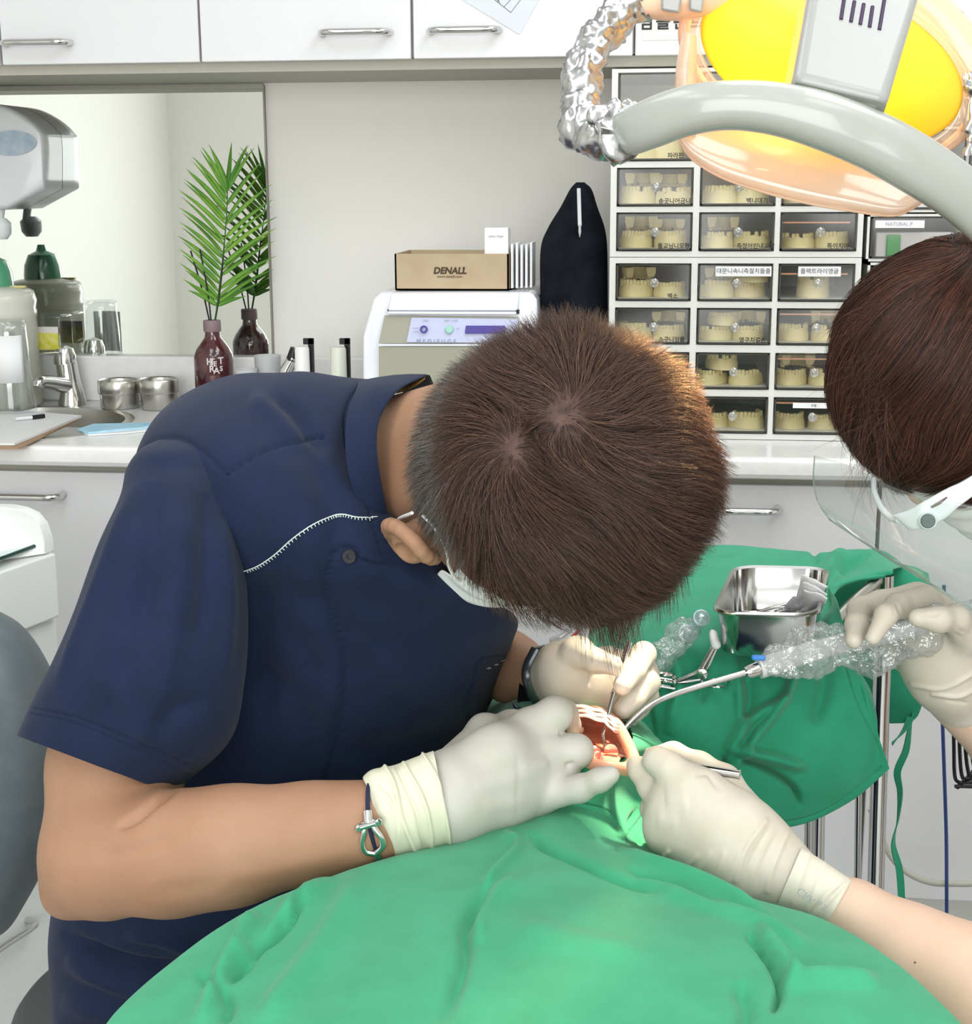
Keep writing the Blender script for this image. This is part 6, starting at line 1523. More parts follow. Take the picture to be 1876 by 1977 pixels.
# forceps with cotton
fz = .006
fo = thing('haemostat', 'steel haemostat forceps holding a white cotton roll, lying on the green cloth', 'forceps', P(1340, 1300, 1.34))
fY = 1.325
def fp(x, y, d=0): return P(x, y, fY+d)
mb = MB()
mb.tube(spline([fp(1376, 1250), fp(1362, 1275), fp(1350, 1295), fp(1325, 1308), fp(1300, 1318)], 24), .0022, 8)
mb.tube(spline([fp(1381, 1252), fp(1366, 1285), fp(1355, 1310), fp(1353, 1320)], 24), .0022, 8)
for (x0, y0, x1, y1) in ((1300, 1312, 1352, 1312), (1300, 1326, 1360, 1322)): mb.tube(spline([fp(x0-28, y0-1), fp((x0+x1)/2-10, y0+5), fp(x1, y1)], 12), .002, 8)
for (cx_, cy_, rx, ry) in ((1282, 1308, 20, 7), (1282, 1322, 20, 7), (1385, 1320, 22, 7)):
    rg = np.array([fp(cx_+rx*math.cos(a), cy_+ry*math.sin(a), .01*math.sin(a)) for a in np.linspace(0, 2*np.pi, 30, endpoint=False)]); mb.tube(rg, .002, 8, closed=True)
mb.build('forceps_body', m_chrome, fo)
mb = MB(); mb.lathe([(.001, -.004), (.005, -.002), (.005, .003), (.001, .004)], fp(1355, 1300), 14, axis=(0, -1, 0)); mb.build('box_joint', m_chrome, fo)
ct_ = thing('cotton_roll', 'small white cotton roll gripped in the tips of the forceps', 'cotton', P(1378, 1240, fY))
V, F = sdf([ell(fp(1377, 1228), (R(9, fY), .006, R(16, fY)), None, .005), ell(fp(1382, 1244), (R(11, fY), .006, R(9, fY)), None, .005)], .0012, 1); V += vnoise(V, 150, 3)[:, None]*.0012
fmesh('roll', V, F, m_gw, ct_)
# silicone cups and tubing behind the fringe
m_sil = clearmat('milky_silicone', tint=(.9, .95, .97), milky=0.45, mcol=(.78, .88, .90), gl=.5)
for (x, y, r, lb) in ((1322, 1230, 19, 'round milky silicone cap lying on the green cloth below the fringe'), (1348, 1200, 17, 'milky silicone cup beside the steel tray')):
    t = thing('silicone_cap', lb, 'cap', P(x, y, 1.36), 'milky silicone caps')
    c = P(x, y, 1.36); ax_ = np.array([.2, -.7, .5]); r_ = R(r, 1.36)
    MB().lathe([(.0005, 0), (r_*.6, 0), (r_*.95, .004), (r_, .012), (r_*.85, .012), (r_*.8, .005), (r_*.3, .003)], c, 28, axis=ax_).build('cap_body', m_sil, t)
bag = thing('plastic_wrap', 'crumpled clear plastic wrap between the gloved hand and the tray', 'plastic wrap', P(1290, 1250, 1.36))
V, F = sdf([cone(P(1262, 1300, 1.33), P(1325, 1215, 1.36), R(26, 1.34), R(26, 1.36))], .002, 0); N = vnormals(V, F); V += N*(vnoise(V, 90, 5)*.006+vnoise(V, 200, 6)*.002)[:, None]
m_wrap = clearmat('crumpled_clear_wrap', tint=(.95, .97, .97), milky=0.22, mcol=(.85, .88, .88), gl=.6, rough=.12, bump=.8, bscale=180)
fmesh('wrap', V, F, m_wrap, bag, smooth=False)
rp = thing('red_handled_tool', 'red-edged clear plastic retractor behind the left wrist of the dentist', 'retractor', P(1090, 1235, 1.34))
MB().tube(spline([P(1068, 1250, 1.33), P(1092, 1243, 1.33), P(1116, 1218, 1.34)], 14), R(6, 1.33), 10, sq=.5).build('red_edge', mat('red_plastic', 'c5342f', .3), rp)
MB().tube(spline([P(1062, 1236, 1.335), P(1084, 1228, 1.335), P(1108, 1208, 1.345)], 14), R(13, 1.33), 12, sq=.4).build('clear_blade', clearmat('clear_grey', milky=.3, mcol=(.6, .62, .64), gl=.6), rp)
# black things seen at the right of the cloth
bt = thing('black_connector', 'small black connector under the edge of the green cloth', 'connector', P(1652, 1300, 1.5))
MB().tube([P(1650, 1288, 1.5), P(1656, 1312, 1.5)], .006, 10).build('connector_body', m_black, bt, bevel=.001)
# ---- wire basket, cables
wbk = thing('wire_basket', 'black wire basket hanging at the right edge', 'basket', P(1890, 1430, 1.9))
mb = MB(); YB_ = 1.85
for k_, yy in enumerate((1368, 1380)): mb.tube([P(1832, yy, YB_), P(1990, yy+6, YB_)], .0035, 8)
for k_, x in enumerate(range(1840, 1990, 11)):
    yb = 1515 - max(0, (1900-x))*0.0
    mb.tube(spline([P(x, 1372, YB_), P(x+1, 1440, YB_), P(x+3+k_*2.2, 1500-k_*3.5 if k_ < 7 else 1480, YB_), P(x+14+k_*3, 1512-k_*3.2 if k_ < 7 else 1490, YB_+.02)], 16), .0024, 8)
for k_ in range(6): mb.tube([P(1842+k_*8, 1518-k_*7, YB_+.01*k_), P(1990, 1522-k_*7, YB_+.01*k_)], .0024, 8)
mb.tube([P(1848, 1520, YB_), P(1920, 1450, YB_+.15)], .0028, 8)
mb.build('wires', m_black, wbk)
MB().tube([P(1834, 1374, YB_), P(1842, 1360, YB_+.06), P(1990, 1362, YB_+.06)], .004, 8).build('rim', m_black, wbk)
bc_ = thing('blue_cable', 'thin dark blue cable hanging down in front of the white cabinets', 'cable', P(1825, 1780, 2.2))
pts = spline([P(1822, 1130, 2.2), P(1821, 1200, 2.2), P(1817, 1320, 2.2), P(1820, 1420, 2.2), P(1826, 1600, 2.2), P(1827, 1700, 2.18), P(1827, 1800, 2.15), P(1826, 1900, 1.95)], 50); pts[-1][2] = max(pts[-1][2], .003)
MB().tube(pts, .0028, 8).build('cable', mat('cable_blue', '2c4078', .4), bc_)
hs = thing('grey_hose', 'pale grey hose sagging above the floor at the right', 'hose', P(1800, 1690, 2.2))
MB().tube(spline([P(1680, 1560, 2.2), P(1712, 1640, 2.2), P(1745, 1680, 2.2), P(1790, 1702, 2.2), P(1840, 1706, 2.2), P(1900, 1700, 2.2), P(2000, 1650, 2.2)], 50), R(6.5, 2.2), 12).build('hose', mat('hose_grey', 'bdbcae', .45), hs)
# ================================================================== assistant at the right
m_skin2 = mat('skin_fair', 'dcbfa9', 0.5, var='d7b49d', vscale=14, bump=0.08, bscale=900, sss=0.15)
AY = 1.30
AC = P(1862, 715, AY)
aF = np.array([-.58, -.12, -.80]); aF /= np.linalg.norm(aF)
aT = np.array([-.55, -.42, .62]); aT -= aF*(aT@aF); aT /= np.linalg.norm(aT)
aR = np.cross(aF, aT); AM = np.stack([aR, aF, aT], 1)
AR_ = np.array([.080, .096, .098])
def ap(r, f, t): return AC + aR*r + aF*f + aT*t
asn = thing('person', 'assistant at the right with brown hair, white visor glasses and gloves holding tools', 'person', (0.85, 1.2, 0))
print('assistant right vec', aR)
ahead = [ell(AC, AR_, AM, .02), ell(ap(0, .032, -.052), (.062, .06, .07), AM, .03), ell(ap(0, .072, -.095), (.028, .02, .02), AM, .03), ell(ap(0, .094, -.045), (.011, .02, .02), AM, .012),
         ell(ap(.032, .092, -.012), (.014, .01, .009), AM, .006, True), ell(ap(-.032, .092, -.012), (.014, .01, .009), AM, .006, True)]
sh_ = np.array([.62, 1.38, 1.10])
ahead += [cone(ap(0, -.03, -.05), sh_, .05, .055, .03)]
V1, F1 = sdf(ahead, .003, 2)
# left forearm (near) and right forearm (far)
la = chain([J(1560, 1722, 1.0, 46), J(1650, 1765, .99, 58), J(1760, 1840, .97, 88), J(1880, 1905, .95, 112), J(2120, 2000, .93, 128), J(2300, 2050, .95, 125)], .02)
ra = chain([J(1840, 1340, 1.32, 58), J(1960, 1450, 1.34, 70), J(2250, 1600, 1.38, 85)], .02)
V2, F2 = sdf(la, .003, 3); V3, F3 = sdf(ra, .004, 3)
el1 = P(2300, 2050, .95); el2 = P(2250, 1600, 1.38)
shL, shR = np.array([.72, 1.22, 1.06]), np.array([.66, 1.56, 1.06])
bod = [cone(el1, shL, .045, .05, .03), cone(el2, shR, .045, .05, .03), cone(shL, shR, .06, .06, .04), cone(sh_, (.68, 1.38, 1.0), .06, .09, .04), cone((.70, 1.38, .98), (.80, 1.36, .55), .11, .13, .05), cone((.80, 1.30, .56), (.55, 1.28, .54), .10, .07, .04), cone((.80, 1.46, .56), (.55, 1.5, .54), .10, .07, .04), cone((.55, 1.28, .54), (.56, 1.3, .06), .055, .04, .03), cone((.55, 1.5, .54), (.56, 1.5, .06), .055, .04, .03)]
V4, F4 = sdf(bod, .009, 2)
o_ = 0; VV, FF = [], []
for V, F in ((V1, F1), (V2, F2), (V3, F3), (V4, F4)): VV.append(V); FF.append(F+o_); o_ += len(V)
fmesh('body', np.concatenate(VV), np.concatenate(FF), m_skin2, asn)
mb = MB(); q = P(1766, 1858, .935); mb.lathe([(.0001, -.0006), (.0007, 0), (.0001, .0006)], q, 8, axis=(0, -1, .4)); mb.build('mole', mat('mole', '7a5038', .6), asn)
sc_ = [cone(shL+[-.0, 0, -.02], shR+[0, 0, -.02], .085, .085, .04), cone((.70, 1.38, .98), (.80, 1.36, .55), .135, .155, .05), cone(shL, shL*.55+el1*.45, .068, .072, .03), cone(shR, shR*.55+el2*.45, .068, .072, .03)]
V, F = sdf(sc_, .007, 3); fmesh('scrub_top', V, F, mat('assistant_scrub', '4a5a70', .8), asn)
# --- near glove (left hand with steel handle)
g3 = chain([J(1560, 1722, 1.0, 54), J(1500, 1680, 1.01, 66), J(1440, 1650, 1.02, 82)], .015)
g3 += [cone(P(1430, 1640, 1.02), P(1312, 1520, 1.04), R(84, 1.02), R(46, 1.04), .02), cone(P(1430, 1645, 1.02), P(1292, 1560, 1.03), R(80, 1.02), R(42, 1.03), .02), cone(P(1430, 1650, 1.02), P(1285, 1598, 1.03), R(72, 1.02), R(38, 1.03), .02), cone(P(1420, 1655, 1.02), P(1290, 1620, 1.035), R(60, 1.02), R(32, 1.03), .02), cone(P(1400, 1590, 1.02), P(1350, 1540, 1.03), R(70, 1.02), R(55, 1.03), .02)]
g3 += chain([J(1320, 1512, 1.03, 42), J(1290, 1482, 1.035, 31), J(1268, 1468, 1.04, 27), J(1256, 1478, 1.065, 22)], .005)
g3 += chain([J(1290, 1548, 1.035, 36), J(1258, 1520, 1.045, 27), J(1234, 1488, 1.055, 21), J(1226, 1476, 1.06, 17)], .005)
g3 += chain([J(1282, 1585, 1.035, 34), J(1262, 1562, 1.05, 26), J(1262, 1550, 1.075, 22)], .005)
g3 += chain([J(1290, 1622, 1.04, 30), J(1268, 1610, 1.055, 24), J(1268, 1596, 1.08, 20)], .005)
g3 += chain([J(1440, 1580, 1.05, 50), J(1400, 1505, 1.07, 26), J(1350, 1476, 1.08, 22), J(1300, 1455, 1.085, 19), J(1258, 1458, 1.085, 16)], .01)
glove(g3, None, 'glove', m_glove, asn, [([(1478, 1585), (1440, 1640), (1420, 1700)], 5, .0016, 'full'), ([(1490, 1590), (1455, 1650), (1435, 1712)], 4, -.0012), ([(1520, 1608), (1490, 1680), (1480, 1720)], 5, .0013, 'full'), ([(1505, 1600), (1475, 1660), (1460, 1720)], 4, -.001),
     ([(1400, 1640), (1380, 1700)], 5, .0012), ([(1375, 1640), (1345, 1692)], 5, .0012), ([(1430, 1640), (1400, 1712)], 4, .0012), ([(1350, 1650), (1320, 1680)], 4, .001), ([(1292, 1640), (1282, 1658)], 4, .002), ([(1340, 1500), (1365, 1495), (1390, 1530)], 5, -.0014), ([(1283, 1544), (1330, 1540)], 24, .0015), ([(1265, 1587), (1310, 1590)], 20, .001)])
cf3 = loft([((1545, 1640), (1500, 1745), 1.0, R(56, 1.0)), ((1580, 1662), (1540, 1760), 1.0, R(55, 1.0)), ((1610, 1682), (1570, 1772), .995, R(54, 1.0)), ((1641, 1702), (1594, 1786), .99, R(53, .99))], 70, 100, 2.0)
inn = cf3[-1].mean(0)+(cf3[-1]-cf3[-1].mean(0))*.94
cf3 = np.concatenate([cf3, inn[None], (inn+(cf3[-8].mean(0)-cf3[-1].mean(0)))[None]])
V = cf3.reshape(-1, 3); F = grid_faces(72, 100); N = vnormals(V, F); N *= np.sign((N*(V-V.mean(0))).sum(1).mean())
V = folds(V, N, [([(1636, 1702), (1600, 1740), (1572, 1772)], 5, .0022), ([(1622, 1706), (1590, 1730), (1560, 1770)], 4, -.0014), ([(1560, 1650), (1530, 1740)], 6, .001, 'full'), ([(1590, 1670), (1560, 1755)], 5, .001, 'full')]); V += N*.0006
fmesh('glove_cuff', V, F, mat('latex_cuff_cream', 'dbd6c4', 0.5, sss=.1), asn)
b3 = raycaster(asn.children[-1]); 
def snap3(px, py, off=.0006):
    d = ray(px, py); d = d/np.linalg.norm(d); ok, l, n, i = b3.ray_cast(Vector(CAMP-np.array(asn['_org'])), Vector(d))
    if not ok: return P(px, py, .96), np.array([0, -1, .3])
    l = np.array(l)+np.array(asn['_org']); n = np.array(n); n = n if n@d < 0 else -n
    return l+n*off, n
a_, n_ = snap3(1566, 1738)
text('lettering', 'CRK', snap3(1556, 1730)[0], (.75, .0, -.62), tuple(-np.cross(n_, (.75, .0, -.62))), .0075, mat('print_grey', '9aa0a4', .6), asn, ext=.0001)
text('lettering', '6.5', snap3(1586, 1748)[0], (.75, .0, -.62), tuple(-np.cross(n_, (.75, .0, -.62))), .0065, mat('print_grey', '9aa0a4', .6), asn, ext=.0001)
# --- far glove (right hand round the handpiece)
g4 = chain([J(1860, 1350, 1.32, 62), J(1830, 1300, 1.31, 74), J(1812, 1262, 1.31, 76)], .015)
g4 += [cone(P(1812, 1250, 1.31), P(1768, 1165, 1.33), R(72, 1.3), R(36, 1.33), .02), cone(P(1830, 1230, 1.31), P(1800, 1160, 1.35), R(60, 1.3), R(30, 1.35), .02), cone(P(1835, 1270, 1.30), P(1868, 1225, 1.27), R(60, 1.3), R(30, 1.27), .015)]
g4 += chain([J(1770, 1158, 1.33, 34), J(1700, 1168, 1.33, 27), J(1660, 1178, 1.325, 24), J(1654, 1206, 1.26, 22), J(1648, 1236, 1.235, 17)], .006)
g4 += chain([J(1785, 1165, 1.31, 36), J(1732, 1170, 1.27, 24), J(1710, 1188, 1.24, 21), J(1685, 1232, 1.225, 15)], .005)
g4 += chain([J(1868, 1228, 1.27, 34), J(1845, 1195, 1.25, 26), J(1812, 1196, 1.235, 24), J(1772, 1193, 1.23, 19)], .006)
g4 += chain([J(1790, 1215, 1.33, 34), J(1745, 1225, 1.35, 24), J(1720, 1262, 1.345, 20)], .006)
g4 += chain([J(1800, 1245, 1.34, 34), J(1765, 1262, 1.36, 24), J(1745, 1282, 1.35, 19)], .006)
glove(g4, None, 'glove', m_glove, asn, [([(1730, 1165), (1738, 1185)], 3, -.0012), ([(1722, 1168), (1728, 1188)], 3, -.0008), ([(1785, 1190), (1812, 1186)], 4, -.0012), ([(1840, 1200), (1850, 1215), (1862, 1222)], 3, -.0012), ([(1830, 1210), (1845, 1225), (1856, 1232)], 3, -.001), ([(1760, 1322), (1820, 1330), (1880, 1300)], 4, .002, 'full'), ([(1800, 1340), (1850, 1345), (1890, 1325)], 4, .002, 'full'), ([(1820, 1352), (1870, 1358)], 3, -.0015)], .0016)
cf4 = loft([((1770, 1320), (1900, 1270), 1.31, R(72, 1.3)), ((1800, 1350), (1925, 1300), 1.31, R(72, 1.3)), ((1835, 1380), (1960, 1340), 1.32, R(74, 1.3)), ((1880, 1420), (2010, 1380), 1.33, R(78, 1.3))], 50, 80, 2.0)
V = cf4.reshape(-1, 3); F = grid_faces(50, 80); N = vnormals(V, F); N *= np.sign((N*(V-V.mean(0))).sum(1).mean())
V = folds(V, N, [([(1790, 1336), (1850, 1330), (1900, 1300)], 4, .0025, 'full'), ([(1812, 1352), (1870, 1350), (1920, 1310)], 4, .0025, 'full')])
fmesh('glove_cuff', V, F, mat('latex_cuff_cream', 'dbd6c4', 0.5), asn, solid=.001)
# --- hair (long bob hugging the head)
hm3 = hairmat('dark_brown_hair', ['2e201b', '46302a', '5f3f35', '8a5a46', '3a2824'], .33)
W2 = ray_ell(1850, 520, AC, AM, AR_)
if W2 is None: W2 = ap(0, -.04, .09)
HR2 = AR_ + np.array([.022, .016, .022])
def flow_a(p):
    nrm = ((p-AC)@AM/HR2**2)@AM.T; nrm /= np.linalg.norm(nrm, axis=1, keepdims=True)
    d = p-W2; sw = np.cross(nrm, d); sw /= np.linalg.norm(sw, axis=1, keepdims=True)+1e-9; d /= np.linalg.norm(d, axis=1, keepdims=True)+1e-9
    down = np.array([-.10, 0, -1.0])
    return d*.55 + sw*-.45 + down*.75 + aF*.25
U = dirs(60000); r_, f_, t_ = U.T
ok = t_ > np.where(f_ > .55, .10, np.where(f_ > .2, -.45, -.75)); ok &= rng.random(len(U)) < .8
U = U[ok]; f_ = U[:, 1]; t_ = U[:, 2]
L = rng.uniform(.05, .13, len(U)); lift = rng.normal(.0, .003, len(U))
lift = lift + .006*vnoise(U, 5, 9)
path = grow(AC, AM, HR2, U, L, lift, flow_a, 10, .16, 0.0, seedn=5)
cid = (np.floor(U*9+vnoise(U, 7, 3)[:, None]).astype(int) @ np.array([1, 37, 911])); _, inv = np.unique(cid, return_inverse=True); inv = inv.ravel()
ncl = inv.max()+1; cen = np.zeros((ncl, 10, 3)); np.add.at(cen, inv, path); cen /= np.bincount(inv, minlength=ncl)[:, None, None]
cen += (np.random.default_rng(9).normal(size=(ncl, 1, 3))*.005)*np.linspace(0, 1, 10)[None, :, None]
wt_ = (np.linspace(0, 1, 10)**1.3)[None, :, None]*.45; path = path*(1-wt_)+cen[inv]*wt_
strands('hair', None, path, np.concatenate([np.linspace(.8, 1, 5), np.linspace(1, .2, 5)])[None]*np.full((len(U), 1), .00026), hm3, asn)
# loose flyaway tips on the left outline
n = 420; k = 8
ps = np.stack([rng.uniform(1625, 1700, n), rng.uniform(560, 900, n)], 1)
p0 = []
for a, b in ps:
    h = ray_ell(a+25, b, AC, AM, HR2)
    if h is not None: p0.append(h)
p0 = np.array(p0); n = len(p0); tt = np.linspace(0, 1, k)[None, :, None]
d0 = np.array([-.35, -.1, -.75]) + rng.normal(size=(n, 3))*.28; d1 = np.array([.65, .0, -.5]) + rng.normal(size=(n, 3))*.15
path = p0[:, None] + rng.uniform(.012, .05, n)[:, None, None]*(tt*d0[:, None]+tt**2*d1[:, None]*.6)
nn = 160; a_i = rng.integers(0, len(p0), nn); q0 = p0[a_i]; dd0 = np.array([-.7, -.1, .0])+rng.normal(size=(nn, 3))*.35
path2 = q0[:, None]+rng.uniform(.012, .034, nn)[:, None, None]*(tt*dd0[:, None]+tt**2*np.array([-.1, 0, -.5])); path = np.concatenate([path, path2]); n = len(path)
strands('loose_hair', None, path, np.linspace(1, .2, k)[None]*np.full((n, 1), .0002), hm3, asn)
u_, v__ = np.meshgrid(np.linspace(0, np.pi, 80), np.linspace(0, 2*np.pi, 160, endpoint=False), indexing='ij')
Sf = np.stack([np.sin(u_)*np.cos(v__), np.sin(u_)*np.sin(v__), np.cos(u_)], -1).reshape(-1, 3); Fs = grid_faces(80, 160)
cf_c = Sf[Fs].mean(1); cf_c /= np.linalg.norm(cf_c, axis=1, keepdims=True)
Fs = Fs[cf_c[:, 2] > np.where(cf_c[:, 1] > .55, .14, np.where(cf_c[:, 1] > .2, -.4, -.72))]
fmesh('hair_undercoat', (Sf*(HR2-.004))@AM.T+AC, Fs, mat('dark_hair_base', '2b1e1a', 0.5, bump=.5, bscale=300), asn)
# --- mask, visor glasses, shield
g = np.zeros((60, 40, 3))
for i, a in enumerate(np.linspace(-1, 1, 60)):
    for j, b in enumerate(np.linspace(-1, 1, 40)):
        an = a*1.25; g[i, j] = ap(math.sin(an)*.070, .035+math.cos(an)*.072+.002*math.sin(b*10), -.075+b*.045)
MB().grid(g).build('face_mask', m_mask, asn, solid=.001, autos=False)
m_frame = mat('visor_white_plastic', 'e6ebec', .25, coat=.3)
VY = 1.20
def vp(x, y, Y=VY): return P(x, y, Y)
fr_ = spline([vp(1686, 925, 1.24), vp(1688, 950, 1.225), vp(1700, 978, 1.21), vp(1718, 998, 1.20), vp(1735, 1003, 1.19)], 30)
MB().tube(fr_, np.linspace(.0022, .0034, 30), 10).build('visor_frame', m_frame, asn)
V_ = loft([((1722, 994), (1738, 1008), 1.19, .003), ((1752, 984), (1755, 1022), 1.185, .004), ((1778, 970), (1782, 1020), 1.18, .004), ((1800, 958), (1822, 1002), 1.18, .004), ((1830, 942), (1850, 978), 1.18, .004), ((1860, 928), (1880, 955), 1.185, .004), ((1920, 890), (1930, 912), 1.20, .003), ((1990, 850), (1996, 864), 1.25, .0025)], 60, 24, 3.0)
mb = MB(); mb.rings(V_); mb.build('visor_temple', m_frame, asn, autos=False)
MB().lathe([(.0005, .0022), (.0050, .0022), (.0056, .0012), (.0056, -.002)], vp(1791, 1006, 1.172), 26, axis=(0, -1, .2), cap1=False).build('pivot_button', mat('charcoal_button', '4a4e52', .5), asn)
MB().lathe([(.0052, -.003), (.0052, .0008), (.0066, .0012), (.0075, .0), (.0075, -.003)], vp(1791, 1006, 1.174), 26, axis=(0, -1, .2), cap0=False, cap1=False).build('pivot_ring', m_frame, asn)
MB().tube([vp(1797, 980, 1.172), vp(1812, 972, 1.172), vp(1828, 960, 1.172)], [.0008, .0012, .0006], 8).build('temple_slot', mat('slot_brown', '6a5048', .5), asn)
# face shield: curved clear sheet
m_shield = clearmat('face_shield_clear', tint=(.965, .98, .975), gl=.20, rough=.04, milky=.05, mcol=(.85, .9, .88))
sg = [[P(1572, 880, 1.25), P(1640, 900, 1.18), P(1750, 950, 1.13), P(1900, 980, 1.11)], [P(1570, 925, 1.25), P(1650, 960, 1.18), P(1760, 1010, 1.13), P(1910, 1050, 1.11)], [P(1578, 968, 1.25), P(1680, 1050, 1.18), P(1780, 1090, 1.13), P(1920, 1120, 1.11)], [P(1600, 1002, 1.25), P(1700, 1068, 1.20), P(1800, 1130, 1.15), P(1930, 1212, 1.12)]]
shd = MB().grid(spline_grid(sg, 40, 60)).build('face_shield', m_shield, asn, solid=.0005, autos=False)
MB().tube(spline(sg[3], 40), .0009, 6).build('shield_edge', clearmat('shield_edge_c', tint=(.8, .88, .84), gl=.8, milky=.35, mcol=(.7, .78, .72)), asn)
MB().tube(spline([r_[0] for r_ in sg], 40), .0006, 6).build('shield_edge', clearmat('shield_edge_c'), asn)
# ================================================================== hand-held tools
# steel retractor handle in the near glove
rt_ = thing('retractor', 'steel handle held in the near glove of the assistant, reaching to the mouth', 'retractor', P(1425, 1497, 1.05))
ha, hb = P(1426, 1496, 1.035), P(1330, 1480, 1.045); hc_ = P(1262, 1468, 1.085); hd = P(1222, 1462, 1.115)
MB().tube([ha, hb, hc_], R(9, 1.04), 18).build('handle', m_chrome, rt_)
MB().tube([ha+(ha-hb)*.0, ha+(ha-hb)*.02], R(10.5, 1.04), 18).build('end_cap', m_chrome, rt_)
MB().tube(spline([hc_, hd, P(1200, 1458, 1.13), P(1186, 1462, 1.135), P(1178, 1440, 1.14)], 20), R(4, 1.1), 10).build('blade', m_chrome, rt_)
mm = thing('dental_mirror', 'small round dental mirror inside the mouth', 'dental mirror', P(1176, 1450, 1.12))
MB().lathe([(.0005, 0), (.0060, 0), (.0068, .0008), (.0068, .0018), (.0005, .002)], P(1182, 1452, 1.118), 30, axis=(-.5, -.75, .1)).build('mirror_disc', mat('mirror_small', (.9, .85, .75), .03, 1.0), mm)
MB().tube([P(1190, 1456, 1.122), P(1228, 1468, 1.10), P(1240, 1470, 1.09)], .0012, 8).build('mirror_stem', m_chrome, mm)
# probe in the dentist's left hand
pr = thing('dental_probe', 'angled steel probe held by the left glove of the dentist, tip in the mouth', 'probe', P(1180, 1350, 1.15))
MB().tube(spline([P(1214, 1240, 1.20), P(1203, 1280, 1.19), P(1192, 1320, 1.175), P(1184, 1340, 1.165)], 16), R(6.5, 1.17), 14).build('handle', m_chrome, pr)
MB().tube(spline([P(1184, 1338, 1.165), P(1177, 1365, 1.155), P(1168, 1405, 1.14), P(1164, 1420, 1.135), P(1168, 1435, 1.13), P(1172, 1444, 1.125)], 24), np.linspace(R(5, 1.15), R(2.5, 1.13), 24), 12).build('shank', m_chrome, pr)
# fine tweezers tip above the right glove
tw = thing('tweezers', 'fine steel tweezers tips poking out above the right glove of the dentist', 'tweezers', P(995, 1380, 1.13))
for dx in (0, 7):
    MB().tube(spline([P(988+dx*.3, 1355+dx*.4, 1.16), P(996+dx, 1368, 1.15), P(1010+dx, 1382, 1.14), P(1040+dx, 1398, 1.13)], 10), [.0005]*2+[.0012]*8, 8).build('arm', m_chrome, tw)
# suction: curved steel tube + handpiece + hose in clear wrap
sn = thing('suction_handpiece', 'suction handpiece with a curved steel tip held by the far glove of the assistant', 'suction tool', P(1500, 1290, 1.28))
MB().tube(spline([P(1200, 1415, 1.15), P(1222, 1390, 1.165), P(1250, 1366, 1.18), P(1285, 1347, 1.195), P(1350, 1325, 1.215), P(1442, 1298, 1.235)], 40), np.linspace(R(5, 1.17), R(6.5, 1.23), 40), 16).build('steel_tip', m_chrome, sn)
MB().tube([P(1438, 1299, 1.234), P(1446, 1297, 1.236), P(1464, 1291, 1.24)], [R(10, 1.24), R(14, 1.24), R(15, 1.24)], 12).build('collar', m_chrome, sn)
MB().tube(spline([P(1463, 1291, 1.24), P(1480, 1286, 1.243), P(1560, 1260, 1.26), P(1660, 1235, 1.275), P(1780, 1205, 1.29), P(1900, 1170, 1.30)], 40), np.r_[R(15, 1.24), np.linspace(R(21, 1.24), R(20, 1.3), 39)], 24).build('handpiece_body', mat('pale_grey_plastic', 'c9cac8', .3, coat=.3), sn)
MB().box((-.006, -.003, 0), (.006, .003, .004), org=P(1464, 1274, 1.238)).build('blue_marker', mat('blue_plastic', '3c86d8', .4), sn, bevel=.0015)
wp = thing('plastic_sleeve', 'crumpled clear plastic sleeve wrapped round the suction handpiece', 'plastic sleeve', P(1650, 1260, 1.27))
V, F = sdf([cone(P(1495, 1278, 1.245), P(1560, 1262, 1.255), R(22, 1.25), R(44, 1.25), .01), cone(P(1560, 1252, 1.255), P(1610, 1248, 1.265), R(44, 1.25), R(34, 1.26), .01), cone(P(1610, 1245, 1.265), P(1690, 1250, 1.27), R(32, 1.25), R(42, 1.26), .02), cone(P(1690, 1250, 1.27), P(1770, 1215, 1.28), R(46, 1.25), R(40, 1.26), .02), cone(P(1770, 1210, 1.29), P(1900, 1185, 1.30), R(36, 1.25), R(34, 1.26), .02)], .0016, 0)
N = vnormals(V, F); V += N*(vnoise(V, 70, 5)*.006+vnoise(V, 160, 6)*.0035+vnoise(V, 320, 7)*.0015)[:, None]
fmesh('sleeve', V, F, m_wrap, wp, smooth=False)
# ================================================================== dental lamp
LY = 1.30
lamp = thing('dental_lamp', 'lit dental operating lamp with grey curved handle and glowing yellow reflector', 'dental lamp', P(1560, 200, LY))
m_lg = mat('lamp_grey_plastic', 'a9aba4', .25, coat=.35)
m_lw = mat('lamp_white_plastic', 'a3a3a1', .3, coat=.2)
def lp(x, y, d=0.0): return P(x, y, LY+d)
# bow handle across the front
h = loft([((1160, 238), (1196, 300), LY-.11, .012), ((1200, 214), (1222, 300), LY-.125, .018), ((1260, 185), (1272, 284), LY-.14, .020), ((1330, 163), (1335, 262), LY-.15, .022), ((1410, 155), (1408, 252), LY-.155, .022), ((1500, 158), (1490, 262), LY-.155, .022), ((1600, 177), (1578, 290), LY-.155, .022), ((1700, 214), (1662, 326), LY-.15, .022), ((1790, 262), (1738, 368), LY-.145, .022), ((1876, 322), (1818, 418), LY-.135, .022), ((1960, 395), (1890, 480), LY-.12, .020), ((2040, 480), (1960, 560), LY-.10, .018)], 120, 48, 2.6)
mb = MB(); mb.rings(h); mb.build('bow_handle', m_lg, lamp, autos=False)
